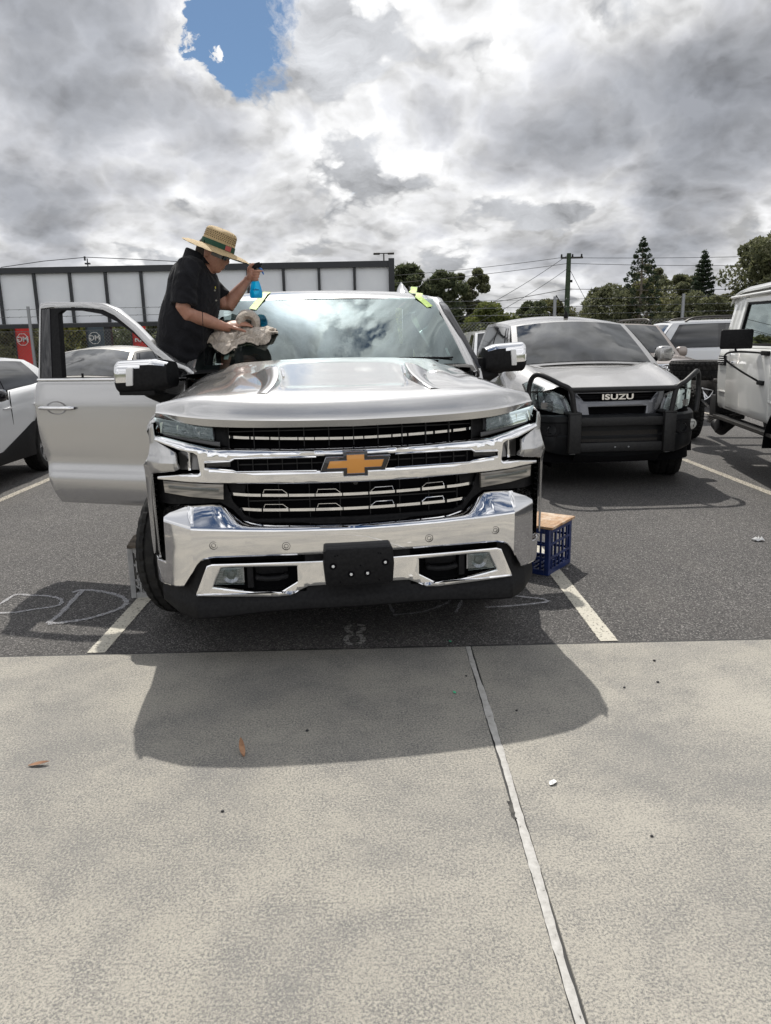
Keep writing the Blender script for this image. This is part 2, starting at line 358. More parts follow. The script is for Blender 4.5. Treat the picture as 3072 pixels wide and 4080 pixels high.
def plate(name, poly, fn, t, material, parent=None, hole=None, holes=(), bevel=.004, step=.06, zstep=0, smooth=True, sharp=32, tback=None, maxang=None):
    """polygon (u, v) -> sheet of thickness t; fn(u, v, w) places it, w = depth behind the face"""
    bm = bmesh.new(); holes = list(holes) + ([hole] if hole else [])
    def ring(p): vs = [bm.verts.new((u, v, 0)) for u, v in p]; return [bm.edges.new((vs[i], vs[(i + 1) % len(vs)])) for i in range(len(vs))], vs
    e, vs = ring(poly)
    if holes:
        es = list(e)
        for h in holes: es += ring(h)[0]
        bmesh.ops.triangle_fill(bm, use_beauty=True, use_dissolve=False, edges=es)
    else: bm.faces.new(vs)
    front = bm.faces[:]
    r = bmesh.ops.extrude_face_region(bm, geom=front)
    nv = [g for g in r['geom'] if isinstance(g, bmesh.types.BMVert)]
    for v in nv: v.co.z = 1.0     # nv is the copy: this one is the back
    bmesh.ops.recalc_face_normals(bm, faces=bm.faces)
    if bevel:
        bmesh.ops.dissolve_limit(bm, angle_limit=radians(1), verts=bm.verts[:], edges=bm.edges[:]) if not holes else None
        k = max(t, 1e-4)
        for v in bm.verts: v.co.z *= k
        es = [ed for ed in bm.edges if len(ed.link_faces) == 2 and all(abs(v.co.z) < 1e-6 for v in ed.verts) and ed.calc_face_angle(0) > radians(40)]
        bmesh.ops.bevel(bm, geom=es, offset=bevel, segments=2, affect='EDGES', clamp_overlap=True, profile=.5)
        for v in bm.verts: v.co.z /= k
    us = [v.co.x for v in bm.verts]; vs_ = [v.co.y for v in bm.verts]
    for lo, hi, st, nrm in ((min(us), max(us), step, (1, 0, 0)), (min(vs_), max(vs_), zstep, (0, 1, 0))):
        if st:
            q = math.floor(lo / st) + 1
            while q * st < hi - 1e-4:
                bmesh.ops.bisect_plane(bm, geom=bm.verts[:] + bm.edges[:] + bm.faces[:], plane_co=(q * st * nrm[0], q * st * nrm[1], 0), plane_no=nrm, dist=1e-6)
                q += 1
    bmesh.ops.triangulate(bm, faces=[f for f in bm.faces if len(f.verts) > 4])
    for v in bm.verts: v.co = Vector(fn(v.co.x, v.co.y, v.co.z * t))
    bmesh.ops.recalc_face_normals(bm, faces=bm.faces)
    me = bpy.data.meshes.new(name); bm.to_mesh(me); bm.free(); me.materials.append(material); finish(me, smooth, sharp)
    return link(bpy.data.objects.new(name, me), parent)
def sym(half): return list(half) + [(-x, z) for x, z in reversed(half) if abs(x) > 1e-6]
def mirr(poly): return [(-x, z) for x, z in reversed(poly)]
def lerp(a, b, t): return a + (b - a) * t
def pl(tab, x):     # piecewise linear
    if x <= tab[0][0]: return tab[0][1]
    for (a, b), (c_, d) in zip(tab, tab[1:]):
        if x <= c_: return b + (d - b) * (x - a) / (c_ - a)
    return tab[-1][1]
def sm(tab, x):     # smooth piecewise (monotone-ish cubic)
    if x <= tab[0][0]: return tab[0][1]
    if x >= tab[-1][0]: return tab[-1][1]
    for i in range(len(tab) - 1):
        (a, b), (c_, d) = tab[i], tab[i + 1]
        if x <= c_:
            t = (x - a) / (c_ - a); h = c_ - a
            m0 = (d - tab[i - 1][1]) / (c_ - tab[i - 1][0]) if i else (d - b) / h
            m1 = (tab[i + 2][1] - b) / (tab[i + 2][0] - a) if i + 2 < len(tab) else (d - b) / h
            return (2*t**3-3*t*t+1)*b + (t**3-2*t*t+t)*h*m0 + (-2*t**3+3*t*t)*d + (t**3-t*t)*h*m1
def patch(name, c00, c10, c11, c01, bulge, material, parent, n=10, m=8, inset=0.0, off=0.0, thick=0.0, arch=0.0):
    """curved quad between four corners (u along 00-10), bulging along its normal"""
    c00, c10, c11, c01 = map(Vector, (c00, c10, c11, c01)); nrm = (c10 - c00).cross(c01 - c00).normalized(); rows = []
    for j in range(m + 1):
        row = []
        for i in range(n + 1):
            u = inset + (1 - 2 * inset) * i / n; v = inset + (1 - 2 * inset) * j / m
            p = c00 * (1-u) * (1-v) + c10 * u * (1-v) + c11 * u * v + c01 * (1-u) * v
            p = p + nrm * (bulge * 4 * u * (1 - u) + bulge * .35 * 4 * v * (1 - v) + off) + (c01 - c00 + c11 - c10).normalized() * arch * 4 * u * (1 - u) * v
            row.append(p)
        rows.append(row)
    b = MB().grid(rows)
    return b.build(name, material, parent, solid=thick) if thick else b.build(name, material, parent)
def text_obj(name, s, size, material, parent, place, extrude=.002, bold=0.0, spacing=1.0, xs=1.0, align='CENTER'):
    cu = bpy.data.curves.new(name, 'FONT'); cu.body = s; cu.size = size; cu.extrude = extrude; cu.offset = bold; cu.align_x = align; cu.align_y = 'CENTER'; cu.space_character = spacing
    cu.resolution_u = 4
    o = bpy.data.objects.new(name, cu); C.objects.link(o); dg = bpy.context.evaluated_depsgraph_get()
    me = bpy.data.meshes.new_from_object(o.evaluated_get(dg)); C.objects.unlink(o); bpy.data.objects.remove(o)
    for v in me.vertices: v.co = Vector(place(v.co.x * xs, v.co.y, v.co.z))
    me.materials.clear(); me.materials.append(material); me.update()
    return link(bpy.data.objects.new(name, me), parent)
def copy_tree(o, parent=None):
    c = o.copy(); C.objects.link(c); c.parent = parent
    for ch in list(o.children): copy_tree(ch, c)
    return c
# ================================================================ SETTING
def ground_sheet(name, x0, x1, y0, y1, z, m, nx=1, ny=1):
    rows = [[(x0 + (x1 - x0) * i / nx, y0 + (y1 - y0) * j / ny, z) for i in range(nx + 1)] for j in range(ny + 1)]
    return tag(MB().grid(rows).build(name, m, smooth=False), kind='structure')
def asphalt_f(t, b):
    v = ocoord(t); n1 = t.noise(v, 95, 3, .7); vo = t.new('ShaderNodeTexVoronoi', feature='F1'); t.l.new(v, vo.inputs['Vector']); vo.inputs['Scale'].default_value = 150
    n2 = t.noise(v, .55, 6, .6); n3 = t.noise(t.vmath('MULTIPLY', v, (1, .35, 1)).outputs[0], 2.2, 5, .6)
    stone = t.ramp(t.math('MULTIPLY', vo.outputs['Color'], 1.0), [(.12, (.034, .033, .033)), (.45, (.080, .076, .074)), (.72, (.150, .142, .136)), (.92, (.34, .325, .31))])
    c = t.mix(t.ramp(n1, [(.34, .85), (.52, 0)]), stone, (.022, .022, .023))
    c = t.mix(t.ramp(n2, [(.38, .55), (.62, 0)]), c, t.mix(.5, c, (.035, .034, .034)))
    c = t.mix(t.math('MULTIPLY', t.math('SUBTRACT', n3, .48, True), .9), c, (.15, .138, .125))
    t.l.new(c, b.inputs['Base Color']); bump(t, b, t.math('ADD', n1, t.math('MULTIPLY', vo.outputs['Distance'], -.8)), .9, .006)
asphalt = mat('asphalt', (.08, .08, .08), .82, spec=.35, fn=asphalt_f)
def concrete_f(t, b):
    v = ocoord(t); fine = t.noise(v, 340, 2, .7); n1 = t.noise(v, 130, 3, .7); n1b = t.noise(t.vmath('MULTIPLY', v, (.5, 1, 1)).outputs[0], 85, 4, .65)
    n2 = t.noise(v, 1.3, 7, .62, .6); n3 = t.noise(v, 5.5, 6, .65); n4 = t.noise(v, .38, 4, .5)
    base = t.ramp(n3, [(.3, (.328, .308, .264)), (.7, (.400, .376, .322))])
    base = t.mix(t.ramp(n4, [(.4, .0), (.62, .45)]), base, (.395, .377, .338))
    worn = t.math('ADD', t.math('MULTIPLY', n2, .55), t.math('MULTIPLY', n3, .45))
    # exposed dark aggregate, denser where the surface is worn
    spk = t.math('ADD', t.math('ADD', t.math('MULTIPLY', n1, .6), t.math('MULTIPLY', fine, .4)), t.math('MULTIPLY', t.math('SUBTRACT', worn, .5), .42))
    c = t.mix(t.ramp(spk, [(.44, 0), (.58, .95)]), base, (.112, .112, .112))
    spk2 = t.math('ADD', n1b, t.math('MULTIPLY', t.math('SUBTRACT', worn, .5), .5))
    c = t.mix(t.ramp(spk2, [(.50, 0), (.66, .40)]), c, (.17, .166, .158))
    c = t.mix(t.ramp(fine, [(.58, 0), (.70, .65)]), c, (.50, .48, .43))
    c = t.mix(t.ramp(n2, [(.48, 0), (.72, .28)]), c, (.225, .220, .210))
    t.l.new(c, b.inputs['Base Color']); bump(t, b, t.math('ADD', n1, fine), .5, .003)
    t.l.new(t.ramp(n1, [(.3, .75), (.7, .92)]), b.inputs['Roughness'])
concrete = mat('concrete', (.36, .34, .3), .85, spec=.3, fn=concrete_f)
EDGE = 3.53
ground_sheet('ground', -900, 900, -900, 900, -.06, mat('grass_ground', (.07, .085, .04), .95, fn=var(.6, (.05, .06, .03), (.10, .10, .055), 6)))
ground_sheet('asphalt', -45, 45, EDGE, 23.5, 0.0, asphalt, 8, 4)
def slab(name, x0, x1, y0, y1):
    return tag(MB().box(((x0 + x1) / 2, (y0 + y1) / 2, -.04), (x1 - x0, y1 - y0, .096)).build(name, concrete, bevel=.004, bseg=2), kind='structure')
JX = .4365
slab('concrete_apron', -30, JX - .016, -26, EDGE - .006)
slab('concrete_apron', JX + .016, 30, -26, EDGE - .006)
def seal_f(t, b):
    v = ocoord(t); n = t.noise(v, 38, 5, .7); t.l.new(t.ramp(n, [(.30, (.04, .039, .037)), (.36, (.33, .32, .30)), (.7, (.47, .46, .44))]), b.inputs['Base Color']); bump(t, b, n, .6, .006)
sealant = mat('joint_sealant', (.6, .6, .57), .6, fn=seal_f)
random.seed(4)
rows = []
yy = EDGE - .01
while yy > -6:
    cx = JX + .003 * sin(yy * 3.1) + .001 * sin(yy * 11); hw = .0130 + .002 * sin(yy * 7.3) + random.uniform(-.002, .002)
    rows.append([(cx - hw, yy, .0074), (cx - hw * .6, yy, .0083), (cx + hw * .6, yy, .0083), (cx + hw, yy, .0074)]); yy -= .03
tag(MB().grid(rows).build('joint_sealant', sealant), kind='structure')
random.seed(21)
tag(MB().grid([[(JX - .026 + .007 * k + random.uniform(-.004, .004), 2.22 - .016 * j, .0086) for k in range(3)] for j in range(7)]).build('joint_chip', mat('chip_dark', (.045, .042, .038), .9, fn=var(60, (.02, .02, .02), (.10, .095, .085), 4))), kind='structure')
tag(MB().box((JX, EDGE - 15.01, -.03), (.034, 30, .064)).build('joint_gap', mat('tar', (.02, .02, .02), .7)), kind='structure')
# crumbling black edge between the asphalt and the concrete
random.seed(9); rows = []
x = -14.0
while x < 14:
    a = .012 + .014 * mnoise.noise((x * 4, 0, 0)) + random.uniform(-.005, .006)
    rows.append([(x, EDGE - .006, .003), (x, EDGE + max(.004, a), .004)]); x += .03
tag(MB().grid(rows).build('tar_edge', MATS['tar']), kind='structure')
def worn(name, col, lo, hi, sc=26, soft=.55):
    def f(t, b):
        v = ocoord(t); n = t.math('ADD', t.math('MULTIPLY', t.noise(v, sc, 6, .7), .6), t.math('MULTIPLY', t.noise(v, 130, 3, .6), .4)); n2 = t.noise(v, 6, 5)
        c = t.mix(n2, tuple(q * .82 for q in col), col)
        fd = t.new('ShaderNodeAttribute', attribute_name='fade').outputs['Fac']
        m = t.ramp(t.math('ADD', n, t.math('MULTIPLY', t.math('SUBTRACT', fd, 1.0), soft)), [(lo, 0), (hi, 1)])
        t.l.new(c, b.inputs['Base Color']); t.l.new(m, b.inputs['Alpha']); bump(t, b, t.noise(v, 100, 3), .8, .005)
    return mat(name, col, .8, fn=f)
line_m = worn('line_paint', (.56, .53, .45), .36, .47, 60, .30)
line_old = worn('worn_line_paint', (.46, .42, .35), .40, .52, 60, .3)
num_m = worn('number_paint', (.36, .35, .335), .40, .52, 50, .1)
chalk_m = worn('chalk', (.55, .55, .57), .30, .72, 90, .62)
def faded(o, ncol, prof):
    a = o.data.attributes.new('fade', 'FLOAT', 'POINT')
    for i, d in enumerate(a.data): d.value = prof[i % ncol]
    return o
def line(x0, y0, x1, y1, wd, m, z=.004):
    d = Vector((x1 - x0, y1 - y0, 0)).normalized(); n = Vector((-d.y, d.x, 0)) * wd / 2; a = Vector((x0, y0, z)); b_ = Vector((x1, y1, z)); k = 14
    rows = []
    for i in range(k + 1):
        p = a.lerp(b_, i / k); rows.append([p + n * 1.06, p + n * .86, p - n * .86, p - n * 1.06])
    return tag(faded(MB().grid(rows).build('parking_line', m, smooth=False, weld=False), 4, (0, 1, 1, 0)), kind='structure')
for x_, m in ((-1.475, line_m), (1.17, line_m), (-3.92, line_old), (3.83, line_old), (-6.5, line_old), (6.48, line_old)):
    line(x_, EDGE + .03, x_ - (.0 if x_ != 1.17 else .02), 9.2, .10, m)
for x_ in (-6.5, -3.92, -1.3, 1.3, 3.9, 6.5, 9.1): line(x_, 13.2, x_, 18.5, .10, line_old)
def chalk(pts, wd=.030, z=.006):
    P = [Vector((x, y, z)) for x, y in pts]; Q = []
    for i in range(len(P) - 1):
        a, b, c_, d = P[max(0, i - 1)], P[i], P[i + 1], P[min(len(P) - 1, i + 2)]
        for k in range(6):
            t = k / 6; Q.append(.5 * ((2 * b) + (c_ - a) * t + (2 * a - 5 * b + 4 * c_ - d) * t * t + (3 * b - a - 3 * c_ + d) * t ** 3))
    Q.append(P[-1]); rows = []
    for i, p in enumerate(Q):
        d = (Q[min(i + 1, len(Q) - 1)] - Q[max(0, i - 1)]).normalized(); n = Vector((-d.y, d.x, 0)) * wd / 2 * (1 + .25 * sin(i * 1.7))
        rows.append([p + n * 2.0, p + n * .7, p - n * .7, p - n * 2.0])
    return rows
def marks(name, strokes, wd=.03):
    b = MB()
    for k, st in enumerate(strokes): b.grid(chalk(st, wd, .006 + .003 * k))
    return tag(faded(b.build(name, chalk_m, smooth=False, weld=False), 4, (0, 1, 1, 0)), kind='structure')
marks('chalk_letter', [[(-1.979, 4.521), (-1.927, 4.564), (-1.806, 4.532), (-1.66, 4.442), (-1.569, 4.327), (-1.564, 4.221), (-1.623, 4.125), (-1.706, 4.043), (-1.8, 4.002), (-1.901, 3.981)], [(-1.901, 3.981), (-1.891, 4.122), (-1.911, 4.349), (-1.922, 4.552)]], .034)
marks('chalk_letter', [[(-2.42, 4.21), (-2.348, 4.334), (-2.33, 4.498), (-2.222, 4.48), (-2.107, 4.461), (-2.005, 4.398), (-1.965, 4.309), (-1.999, 4.259), (-2.092, 4.224), (-2.179, 4.179), (-2.34, 4.172)]], .026)
marks('chalk_letter', [[(0.03, 4.30), (0.047, 4.159), (0.073, 3.982)], [(0.073, 3.99), (0.214, 4.019), (0.328, 4.105), (0.405, 4.197), (.40, 4.33)], [(0.50, 4.30), (0.483, 4.205), (0.422, 3.994)], [(0.60, 4.06), (0.761, 4.077), (0.893, 4.105), (0.98, 4.135), (0.953, 4.186), (0.873, 4.217), (.78, 4.26)]], .024)
# faint chalk sweep beside the open door
marks('chalk_sweep', [[(-1.93, 6.05), (-1.65, 6.02), (-1.38, 6.06), (-1.2, 6.2)]], .02)
# stencilled bay number 8
b = MB()
for cy, ry in ((3.657, .051), (3.808, .048)):
    for s_ in (-1, 1):
        ro = []
        for k in range(15):
            a = -pi / 2 + pi * k / 14 if s_ > 0 else pi / 2 + pi * k / 14
            cx = -.149 + s_ * .008
            ro.append([(cx + cos(a) * .052, cy + sin(a) * (ry + .026), .004), (cx + cos(a) * .022, cy + sin(a) * (ry - .004), .004)])
        b.grid(ro)
tag(faded(b.build('bay_number', num_m, smooth=False), 1, (1,)), kind='structure')
# ================================================================ WHEEL (used by every vehicle): axis along X, outer face towards +X
def wheel_meshes(r=.42, wd=.28, rim_r=.265, spokes=6, knob=0.0):
    bt = MB(); k = 72; hw = wd / 2; rows = []
    prof = [(rim_r, -hw * .82), (rim_r + .03, -hw * .96), (r * .84, -hw * 1.0), (r * .94, -hw * .97), (r - .016, -hw * .86), (r - .002, -hw * .74),
            (r, -hw * .56), (r - .012, -hw * .53), (r - .012, -hw * .46), (r, -hw * .43), (r + .001, -hw * .10), (r - .013, -hw * .06), (r - .013, hw * .06), (r + .001, hw * .10),
            (r, hw * .43), (r - .012, hw * .46), (r - .012, hw * .53), (r, hw * .56), (r - .002, hw * .74), (r - .016, hw * .86), (r * .94, hw * .97), (r * .84, hw * 1.0), (rim_r + .03, hw * .96), (rim_r, hw * .82)]
    for i, (pr, ph) in enumerate(prof):
        row = []
        for q in range(k * 2):
            a = 2 * pi * q / (k * 2); rr = pr
            blk = (q + (1 if ph > 0 else 0) * 2 + int(abs(ph) / hw * 4)) % 4
            if pr > r - .006 and blk == 0: rr -= .009 + knob
            if r * .90 < pr < r - .006 and abs(ph) > hw * .8 and blk in (0,): rr -= .006 + knob
            row.append((ph, rr * cos(a), rr * sin(a)))
        rows.append(row)
    bt.grid(rows, False, True)
    br = MB(); br.lathe([(rim_r + .004, hw * .84), (rim_r - .012, hw * .80), (rim_r - .022, hw * .5), (rim_r - .028, -hw * .7)], axis='X', seg=40)
    for i in range(spokes):
        a = 2 * pi * i / spokes
        for da in (-.11, .11):
            p0 = Vector((hw * .42, .05 * cos(a), .05 * sin(a))); p1 = Vector((hw * .66, (rim_r - .012) * cos(a + da), (rim_r - .012) * sin(a + da)))
            d = (p1 - p0).normalized(); n = Vector((1, 0, 0)).cross(d).normalized() * .014; x = Vector((.022, 0, 0))
            br.hexa([p0 - n - x, p1 - n - x, p1 + n - x, p0 + n - x, p0 - n, p1 - n, p1 + n, p0 + n])
    br.lathe([(.0005, hw * .55), (.04, hw * .54), (.062, hw * .44), (.065, hw * .2)], axis='X', seg=20)
    bd = MB(); bd.lathe([(.0005, 0), (rim_r - .05, 0), (rim_r - .05, .03), (.0005, .03)], axis='X', seg=32)
    return bt, br, bd
_wcache = {}
def wheel(parent, x, y, z, side, r=.42, wd=.28, rim_r=.265, steer=0.0, name='wheel', rim=None, spokes=6, knob=0.0):
    """a wheel part: the part mesh is the brake disc, tyre and rim are its sub-parts"""
    key = (r, wd, rim_r, spokes, knob, (rim or rim_m).name)
    if key not in _wcache:
        bt, br, bd = wheel_meshes(r, wd, rim_r, spokes, knob)
        o = bd.build(name, dark_metal); t = bt.build('tyre', rubber, o, sharp=25); q = br.build('rim', rim or rim_m, o)
        _wcache[key] = (o.data, t.data, q.data); C.objects.unlink(o); C.objects.unlink(t); C.objects.unlink(q)
    d = _wcache[key]
    o = link(bpy.data.objects.new(name, d[0]), parent); o.location = (x, y, z); o.rotation_euler = (0, 0, (0 if side > 0 else pi) + steer)
    link(bpy.data.objects.new('tyre', d[1]), o); link(bpy.data.objects.new('rim', d[2]), o)
    return o
# ================================================================ THE SILVER PICKUP
TR = thing('pickup_truck', 'large silver pickup truck facing the camera with chrome grille and open door', 'pickup truck', (-.0968, 3.3410, .0432), radians(7.338))
TSC = .972; TR.scale = (TSC,) * 3
def Fg(x, z):
    x = abs(x); return .085 + .12 * x * x + .22 * max(0, z - .95) + max(0, x - .8) * .25
def Fb(x, z=0):
    x = abs(x); return .065 + .07 * x * x + max(0, x - .80) * .9
def onF(o): return lambda x, z, w: (x, Fg(x, z) + o + w, z)
def onB(o): return lambda x, z, w: (x, Fb(x, z) + o + w, z)
# --- hood: a height field (u across, v front to rear)
HOOD_E = [(-.02, .945), (.12, .95), (.4, .965), (.8, .955), (1.15, .925), (1.3, .90)]       # half width along y
HG = [(0, 0), (.02, .014), (.055, .050), (.09, .078), (.13, .097), (.2, .118), (.35, .148), (.55, .180), (.8, .217), (1.05, .250), (1.25, .272)]
def hood_sweep(x): return .075 * max(0, (abs(x) - .50) / .45) ** 2
def hood_pt(u, v):
    e = sm(HOOD_E, v + .1); x = u * e
    return x, Fg(x, 1.18) - .045 + hood_sweep(x) + v * (1.0 - .10 * u * u)          # v = 0 at the front edge
def hood_z(x, y):
    ax = abs(x); v = max(0, (y - Fg(x, 1.18) - hood_sweep(x) + .045) / (1.0 - .10 * min(1, ax / .95) ** 2))
    z = sm([(0, 1.174), (.35, 1.179), (.68, 1.192), (.94, 1.216)], ax) + sm(HG, v)
    e = sm(HOOD_E, v + .1); q = ax / e; rear = min(1, max(0, (v - .10) / .75))
    xv = lerp(.60, .645, min(1, max(0, (v - .2) / .8)))
    z -= rear * (.032 / (1 + exp(-(ax - xv) / .020)) + .022 * (ax / .5) ** 2)
    z += .008 * rear * exp(-((ax - .79) / .09) ** 2)
    t = max(0, (q - .70) / .30); z -= .105 * min(1, v / .22) * t ** 2.0
    fl = min(1, max(0, (v - .24) / .16)) * (1 / (1 + exp((ax - .335) / .012)))
    z -= .012 * fl * min(1, max(0, (1.1 - v) / .4))
    return z
rows = []
ys = [.0, .010, .02, .035, .05, .065, .08, .095, .11, .13, .15, .18, .21, .25, .3, .34, .38, .43, .48, .54, .6, .66, .72, .78, .84, .9, .97, 1.04, 1.11, 1.17]
xs = [i / 44 for i in range(-44, 45)]
for v in ys: rows.append([(x, y, hood_z(x, y)) for x, y in (hood_pt(u, v) for u in xs)])
lip = []; lip2 = []
for u in xs:
    x, y = hood_pt(u, 0); zb = sm([(0, 1.141), (.68, 1.156), (.948, 1.196)], abs(x))
    lip.append((x, y + .014, zb)); lip2.append((x, y + .09, zb + .004))
hood = MB().grid([lip2, lip] + rows).build('hood', silver, TR, sharp=50)
# hood scoops: two raised fins whose inner faces carry a dark outlet
for s in (-1, 1):
    R_ = []
    for i in range(15):
        t = i / 14; y = .30 + .50 * t
        xi = lerp(.318, .352, t) + .09 * (1 - t) ** 3; h = .060 * (t ** .9) * (1 if t < .90 else (1 - t) / .10 * .6 + .4)
        row = []
        for q in range(9):
            k = q / 8; xx = xi + [-.012, -.004, .004, .016, .036, .062, .092, .125, .15][q] * (.35 + .65 * t)
            prof = [-.35, .5, .97, 1.0, .97, .86, .62, .28, -.12][q]
            row.append((s * xx, y, hood_z(s * (xi + .13), y) + .004 + h * prof - .004 * (1 - abs(prof))))
        R_.append(row)
    o = MB().grid(R_).build('hood_scoop', silver, TR, sharp=50)
    zb = hood_z(s * .40, .70)
    bd = MB()
    for i in range(4):
        bd.box((s * (.322 + .0018 * i), .56 + i * .030, hood_z(.33, .56) + .030 + .010 * i), (.012, .021, .034 - .003 * (i % 2) * 4))
    bd.build('badge', chrome, o, bevel=.002)
# --- fenders
def fender(s):
    ob = MB(); rows = []
    YS = [.27, .285, .30, .34, .38, .42, .47, .5, .53, .56, .60, .65, .7, .76, .82, .88, .94, 1.0, 1.06, 1.12, 1.18, 1.24, 1.30, 1.35, 1.40, 1.44, 1.5, 1.58, 1.66, 1.74]
    for y in YS:
        e = sm(HOOD_E, y - .08) + .004
        zt = sm([(.20, 1.165), (.30, 1.180), (.5, 1.196), (.8, 1.212), (1.15, 1.238), (1.35, 1.252), (1.5, 1.262), (1.74, 1.28)], y) + .002
        dy = (y - 1.02) / .50
        arch = .42 + .50 * sqrt(max(0, 1 - dy * dy)) if abs(dy) < 1 else (.50 if y > 1 else .50)
        arch = max(.5, arch)
        fl = max(0, 1 - abs(dy) * .75)                        # flare round the arch
        sec = [(e - .10, zt - .10), (e - .012, zt - .03), (e, zt), (e + .022, zt - .012), (e + .045, zt - .045), (lerp(e, 1.0, .7) + .012, zt - .11), (1.005 + .004 * fl, lerp(zt, .95, .65)),
               (1.012 + .014 * fl, lerp(zt, arch, .72) if arch > .9 else .97), (1.014 + .018 * fl, lerp(zt, arch, .84) if arch > .9 else .88), (1.012 + .022 * fl, arch + .03), (1.008 + .022 * fl, arch), (.985, arch - .004), (.90, arch - .02)]
        if y < .52: sec[-2] = (sec[-3][0] - .004, arch); sec[-1] = (sec[-3][0] - .008, arch)
        if y < .42:
            k = (.42 - y) / .12; sec = [(x - min(.06, .022 * k * k) * (1 if 4 < i < 11 else .4), z) for i, (x, z) in enumerate(sec)]
        rows.append([(s * x, y, z) for x, z in sec])
    return ob.grid(rows).build('fender', silver, TR, sharp=50)
for s in (-1, 1):
    f_ = fender(s)
    # front corner of the fender: nose block over the bumper and the thin strip beside the bumper slot
    def nose(x, z, w, s=s):
        ax = abs(x); y = pl([(.83, .20), (.86, .185), (.93, .215), (.985, .262), (1.0, .295), (1.03, .345), (1.06, .41)], ax) - .045 * exp(-((z - .985) / .05) ** 2) * (1 if ax > .84 else 0)
        return (x, y + w, z)
    P = [(.950, 1.120), (.938, 1.088), (.895, 1.064), (.848, 1.037), (.838, .953), (.93, .940), (.986, .928), (.999, .90), (1.003, .58), (1.008, .515), (1.021, .50), (1.027, .58), (1.030, .75), (1.030, .90), (1.027, .965), (1.008, .99), (.990, 1.02), (.980, 1.07), (.982, 1.13), (.970, 1.165), (.952, 1.17)]
    plate('fender_nose', P if s > 0 else mirr(P), nose, .014, silver, TR, bevel=.006, step=.02, zstep=.03, sharp=40)
    # wheel-arch liner and the ribbed black slot between bumper and fender
    b = MB(); R2 = []
    for k in range(17):
        a = pi * k / 16; R2.append([(s * 1.0, 1.02 - .49 * cos(a), .42 + .49 * sin(a)), (s * .58, 1.02 - .49 * cos(a), .42 + .49 * sin(a))])
    b.grid(R2); b.box((s * .58, 1.02, .62), (.02, 1.1, .75)); b.build('arch_liner', void, TR, solid=.006)
    b = MB(); b.box((s * .985, .42, .71), (.06, .05, .44))
    for k in range(13): b.box((s * .988, .36, .545 + k * .029), (.022, .07, .007))
    b.build('side_slot', black_pl, TR)
# --- dark core behind the face
b = MB(); R_ = []
for z in (.30, .5, .7, .9, 1.05, 1.15):
    R_.append([(x / 20 * .955, Fg(x / 20 * .955, z) + .13 + (.03 if z > 1.1 else 0), z) for x in range(-20, 21)])
b.grid(R_); b.build('grille_backing', void, TR)
P = [(.995, .934), (.70, .90), (0, .90), (0, .66), (.56, .66), (.68, .76), (.985, .745), (.992, .5), (1.0, .5), (1.0, .9)]
plate('face_surround', sym([(0, .66), (.50, .665), (.555, .69), (.60, .745), (.66, .782), (.975, .768), (.955, .69), (.965, .47), (.985, .47), (.992, .93), (.70, .90), (0, .885)][::-1]), lambda x, z, w: (x, Fg(x, z) + .055 + (max(0, abs(x) - .93) * 1.2) + w, z), .02, black_pl, TR, bevel=0, hole=[(x, z) for x, z in sym([(0, .69), (.50, .695), (.545, .715), (.60, .79), (.625, .872), (0, .866)][::-1])])
# --- chrome grille surround: C-arms each side, two bars, the slot between them
half = [(0, 1.039), (.30, 1.041), (.68, 1.054), (.946, 1.116), (.952, 1.092), (.825, 1.047), (.765, 1.036), (.749, 1.024), (.741, .944), (.750, .934), (.835, .934), (.952, .919), (.953, .905), (.674, .890), (.3, .877), (0, .874)]
sl_h = [(0, 1.006), (.572, 1.008), (.594, .994), (.714, .992), (.715, .962), (.586, .949), (.567, .942), (0, .937)]
def chr_fn(x, z, w):
    ax = abs(x); up = 1 if z > .97 else 0
    y = Fg(x, min(z, .95)) - .012
    zt = pl([(0, 1.039), (.68, 1.054), (.946, 1.116)], ax)
    if z > .985: y += max(0, (z - (zt - .018))) * 1.4            # top edge leans back and catches the sky
    else: y += max(0, (.888 - z)) * .35
    return (x, y + w, z)
gs = plate('grille_surround', sym(half), chr_fn, .05, chrome, TR, hole=sym(sl_h), bevel=.006, step=.05, zstep=.018, sharp=45)
# polished lips round the slot
b = MB()
for s in (-1, 1):
    pts = [(s * x, Fg(x, min(z, .95)) - .016, z) for x, z in ((.19, .9385), (.567, .943), (.586, .950), (.715, .963), (.716, .991), (.595, .994), (.573, 1.007), (.19, 1.0055))]
    b.tube(pts, .0042, 6)
b.build('slot_trim', chrome, gs)
b = MB(); b.grid([[(x / 20 * .73, Fg(x / 20 * .73, .97) + .03, z) for x in range(-20, 21)] for z in (.93, 1.015)]); b.build('slot_backing', void, gs)
def strips(name, xs_, z0, z1, off, m, parent, wx=.0035, zs=()):
    b = MB()
    for x in xs_: b.box((x, Fg(x, .97) + off, (z0 + z1) / 2), (wx, .02, z1 - z0))
    for z in zs:
        R_ = [[(x, Fg(x, z) + off, z - .003) for x in [lerp(xs_[0], xs_[-1], k / 16) for k in range(17)]], [(x, Fg(x, z) + off, z + .003) for x in [lerp(xs_[0], xs_[-1], k / 16) for k in range(17)]]]
        b.grid(R_)
    return b.build(name, m, parent)
mesh_m = mat('grille_mesh', (.012, .012, .013), .5, spec=.3)
strips('slot_mesh', [-.56 + .0700 * k for k in range(17)], .938, 1.006, .015, mesh_m, gs, zs=(.972,))
